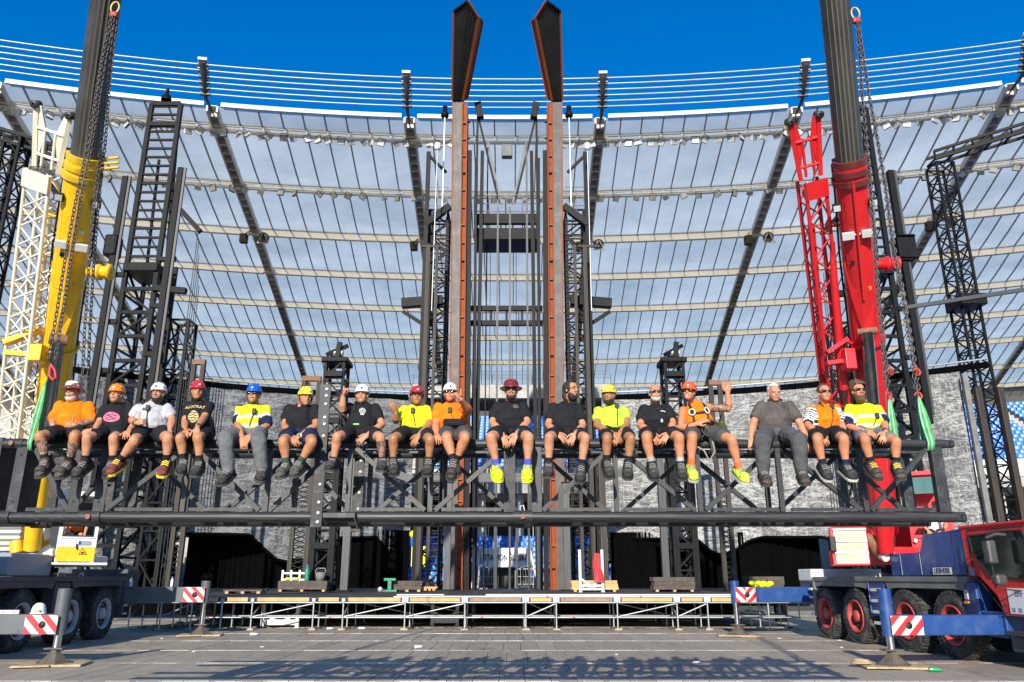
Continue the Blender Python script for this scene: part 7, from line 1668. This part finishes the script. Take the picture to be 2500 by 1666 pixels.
# gas bottle, buckets
def bottle(label, p, h, rad, m, cat='bottle', grp=None, lying=False, az=0):
    r = thing('bottle', label, cat, p, 0, grp); ax = V(math.cos(az), math.sin(az), 0) if lying else V(0, 0, 1); o = p + (V(0, 0, rad) if lying else V(0, 0, 0))
    MB().lathe(o, ax, [(0, rad * .3), (.0, rad * .95), (h * .08, rad), (h * .62, rad), (h * .8, rad * .45), (h * .9, rad * .3)], 12).build('bottle_body', m, r)
    MB().lathe(o, ax, [(h * .9, rad * .34), (h, rad * .34), (h, .001)], 10).build('cap', bl2, r); return r
clear_m = mat('clear_plastic', (.6, .68, .7), .1, 0, .05, 2); pet_green = mat('pet_green', (.03, .25, .09), .2)
bottle('green gas bottle on the dark timber baulks', V(on_deck(747, 39.2).x, 39.2, z), .75, .12, gm2, 'gas bottle')
p = V(on_deck(780, 39.2).x, 39.2, z); r = thing('bucket', 'grey bucket on the dark timber baulks', 'bucket', p); MB().lathe(p, (0, 0, 1), [(0, .001), (0, .2), (.4, .26), (.4, .24), (.03, .19)], 16).build('pail', dull_grey, r); MB().path([p + V(-.25, 0, .4), p + V(-.2, 0, .58), p + V(.2, 0, .58), p + V(.25, 0, .4)], .012, 6).build('handle', galv, r)
for k, (px, m) in enumerate(((700, yel), (716, white_paint), (722, yel))):
    p = V(on_deck(px, 39.3).x, 39.3, z); tag(MB().ball(p + V(0, 0, .08), (.14, .12, .08), 10).build('work_glove', m), ['yellow work glove left on the dark baulks', 'white rag lying on the dark baulks', 'yellow work glove next to the white rag'][k], 'glove' if k != 1 else 'rag')
a, b_ = on_deck(676, 39.4), on_deck(740, 39.4); r = thing('small_fence', 'low pale grey fence panel behind the dark baulks', 'fence', ((a.x + b_.x) / 2, 40.2, DZ))
for k in range(4): x = a.x + (b_.x - a.x) * k / 3; rod('post', V(x, 40.2, DZ), V(x, 40.2, DZ + 1.0), .1, galv, r)
for zz_ in (.55, .85): rod('rail', V(a.x, 40.2, DZ + zz_), V(b_.x, 40.2, DZ + zz_), .09, galv, r)
# red sheet hanging on the trestle
mb = MB(); A = on_deck(1459, 37.6); vs = []
for i in range(7):
    for j in range(9): vs.append(V(A.x - .15 + i * (.075 - .004 * j) + .04 * math.sin(j), 37.6 + .06 * math.sin(i * 1.7 + j * .4), DZ + .45 + j * .16))
mb.add(vs, [(i * 9 + j, (i + 1) * 9 + j, (i + 1) * 9 + j + 1, i * 9 + j + 1) for i in range(6) for j in range(8)], 0, True); tag(mb.build('red_cloth', red_plain), 'bright red cloth hanging right of the right pylon', 'cloth')
# things on the left crane's beams
Ml = WM['mobile_crane.001']
def onl(x, y, z): return Ml @ V(x, y, z)
p = onl(3.28, -4.6, .985); r = thing('safety_helmet', 'white safety helmet with green label on the outrigger beam', 'helmet', p)
rings = [[p + V(math.cos(t) * .135 * q_, math.sin(t) * .15 * q_, z_) for t in [2 * math.pi * i / 20 for i in range(20)]] for q_, z_ in ((1.12, .005), (1.1, .02), (1, .03), (.97, .09), (.8, .16), (.5, .205), (.05, .22))]
MB().ring_loft(rings, 0, True).build('shell', HEL['white'], r); MB().bbox(p.x - .02, p.x + .10, p.y - .155, p.y - .14, p.z + .05, p.z + .09).build('green_label', green_p, r)
q0, q1 = onl(2.3, -4.65, .985), onl(2.92, -4.65, .985); r = thing('spirit_level', 'white spirit level lying on the left outrigger beam', 'spirit level', q0)
MB().beam(q0 + V(0, 0, .04), q1 + V(0, 0, .04), .04, .075).build('level_body', white_plain, r)
for t in (.15, .5, .85): MB().beam(q0.lerp(q1, t - .02) + V(0, -.021, .04), q0.lerp(q1, t + .02) + V(0, -.021, .04), .006, .03).build('vial', black_plain, r)
bottle('clear water bottle on the rear outrigger beam, nearer the crane', onl(1.45, 3.75, 1.425), .3, .045, clear_m, 'bottle'); bottle('clear water bottle on the rear outrigger beam, nearer the jack', onl(2.7, 3.75, 1.425), .3, .045, clear_m, 'bottle')
# litter on the floor
for lab, px, py, az, m in (('crushed clear bottle on the floor left of centre', 797, 1538, .4, clear_m), ('clear bottle lying under the stage edge left', 875, 1537, .1, clear_m), ('clear bottle lying alone on the floor at centre', 1012, 1584, .6, clear_m), ('green bottle lying beside the right plywood pad', 2268, 1640, -.3, pet_green), ('crumpled clear bottle at the rear jack of yellow crane', 497, 1540, .9, clear_m), ('small clear bottle under the stage, far left', 610, 1552, .2, clear_m)):
    bottle(lab, atz(px, py, .006), .26, .04, m, 'bottle', lying=True, az=az)
# white paper cups and offcuts
for k, (px, py) in enumerate(((473, 1592), (640, 1581), (1330, 1640), (1505, 1600), (1903, 1560), (2050, 1565), (2055, 1582), (860, 1645), (1700, 1618), (395, 1560))):
    p = atz(px, py, .006); mb = MB(); mb.ball(p + V(0, 0, .012), (.05 + .02 * (k % 3), .03, .012), 7); tag(mb.build('paper_scrap', white_plain), ['pale tape roll left by the yellow crane', 'paper scrap on the floor below the rear left jack', 'white scrap on floor at bottom centre', 'white scrap on floor right of centre', 'white scrap near the rear right jack', 'white scrap in front of the red crane rear wheels', 'lower white scrap in front of the red crane wheels', 'white scrap in the truss shadow left of centre', 'white scrap on floor between truss shadow and stage', 'white scrap behind the rear left jack'][k], 'litter')
# loose cable loop under the stage, black offcut
mb = MB(); c = atz(1292, 1528, .01); mb.path([c + V(-1.5, 1.2, .3), c + V(-.8, .6, .02), c + V(-.2, .2, .02)] + [c + V(math.cos(a) * .35, .1, .42 + math.sin(a) * .4) for a in [R(-120 + 30 * k) for k in range(11)]], .018, 6); tag(mb.build('cable_loop', black_plain), 'black cable loop hanging at the stage scaffold', 'cable')
mb = MB(); c = atz(1208, 1525, .01); mb.prism([c + V(-.2, 0, 0), c + V(.15, .0, 0), c + V(.22, .25, 0), c + V(-.1, .2, 0)], V(0, 0, .06)); tag(mb.build('rubber_block', black_plain), 'black rubber block on the floor under the stage centre', 'block')
for lab, x0, x1, y in (('worn plywood board lying under the stage right of centre', 1560, 1600, 1516), ('tilted plywood board under the stage far right', 1615, 1690, 1517)):
    a, b_ = atz(x0, y, .006), atz(x1, y, .006); mb = MB(); mb.prism([a, b_, b_ + V(.2, 1.2, .12), a + V(.1, 1.0, .12)], V(0, 0, .04)); tag(mb.build('plywood_board', ply), lab, 'board')
# hi-vis jacket on the right rear beam
p = WM['mobile_crane'] @ V(-2.75, 4.2, 1.43); mb = MB()
for k in range(7): mb.ball(p + V(-.25 + .09 * k, .05 * math.sin(k * 2), .07 + .03 * math.cos(k * 3)), (.12, .12, .08), 10)
tag(mb.build('hi_vis_jacket', c_hivis), 'crumpled hi-vis jacket on the blue rear outrigger beam', 'jacket')
# spare helmet clipped behind the waving man
p = at(1756, 1050, 9.55); r = thing('spare_helmet', 'yellow and black helmet hanging behind the waving man', 'helmet', p)
MB().ring_loft([[p + V(math.cos(t) * .10 * q_, math.sin(t) * .11 * q_, z_) for t in [2 * math.pi * i / 18 for i in range(18)]] for q_, z_ in ((1.05, -.07), (1.05, -.02), (1, .0))], 0, True).build('lower_shell', black_plain, r)
MB().ring_loft([[p + V(math.cos(t) * .10 * q_, math.sin(t) * .11 * q_, z_) for t in [2 * math.pi * i / 18 for i in range(18)]] for q_, z_ in ((1, .0), (.92, .05), (.6, .09), (.05, .1))], 0, True).build('upper_shell', HEL['yellow'], r)
MB().path([p + V(0, 0, .09), p + V(-.02, -.2, .13), p + V(-.05, -.33, .12)], .008, 6).build('strap', black_plain, r)
# rope coil on the right front pad
p = WM['mobile_crane'] @ V(-4.2, -4.3, .07); mb = MB()
for k in range(3): mb.path([p + V(math.cos(a) * (.2 - .03 * k), math.sin(a) * .12, .015 + .025 * k) for a in [2 * math.pi * j / 16 for j in range(17)]], .014, 6)
tag(mb.build('rope_coil', mat('rope_tan', (.4, .3, .17), .9)), 'tan rope coil beside the front plywood pad of red crane', 'rope')
bpy.data.scenes.remove(TMP)
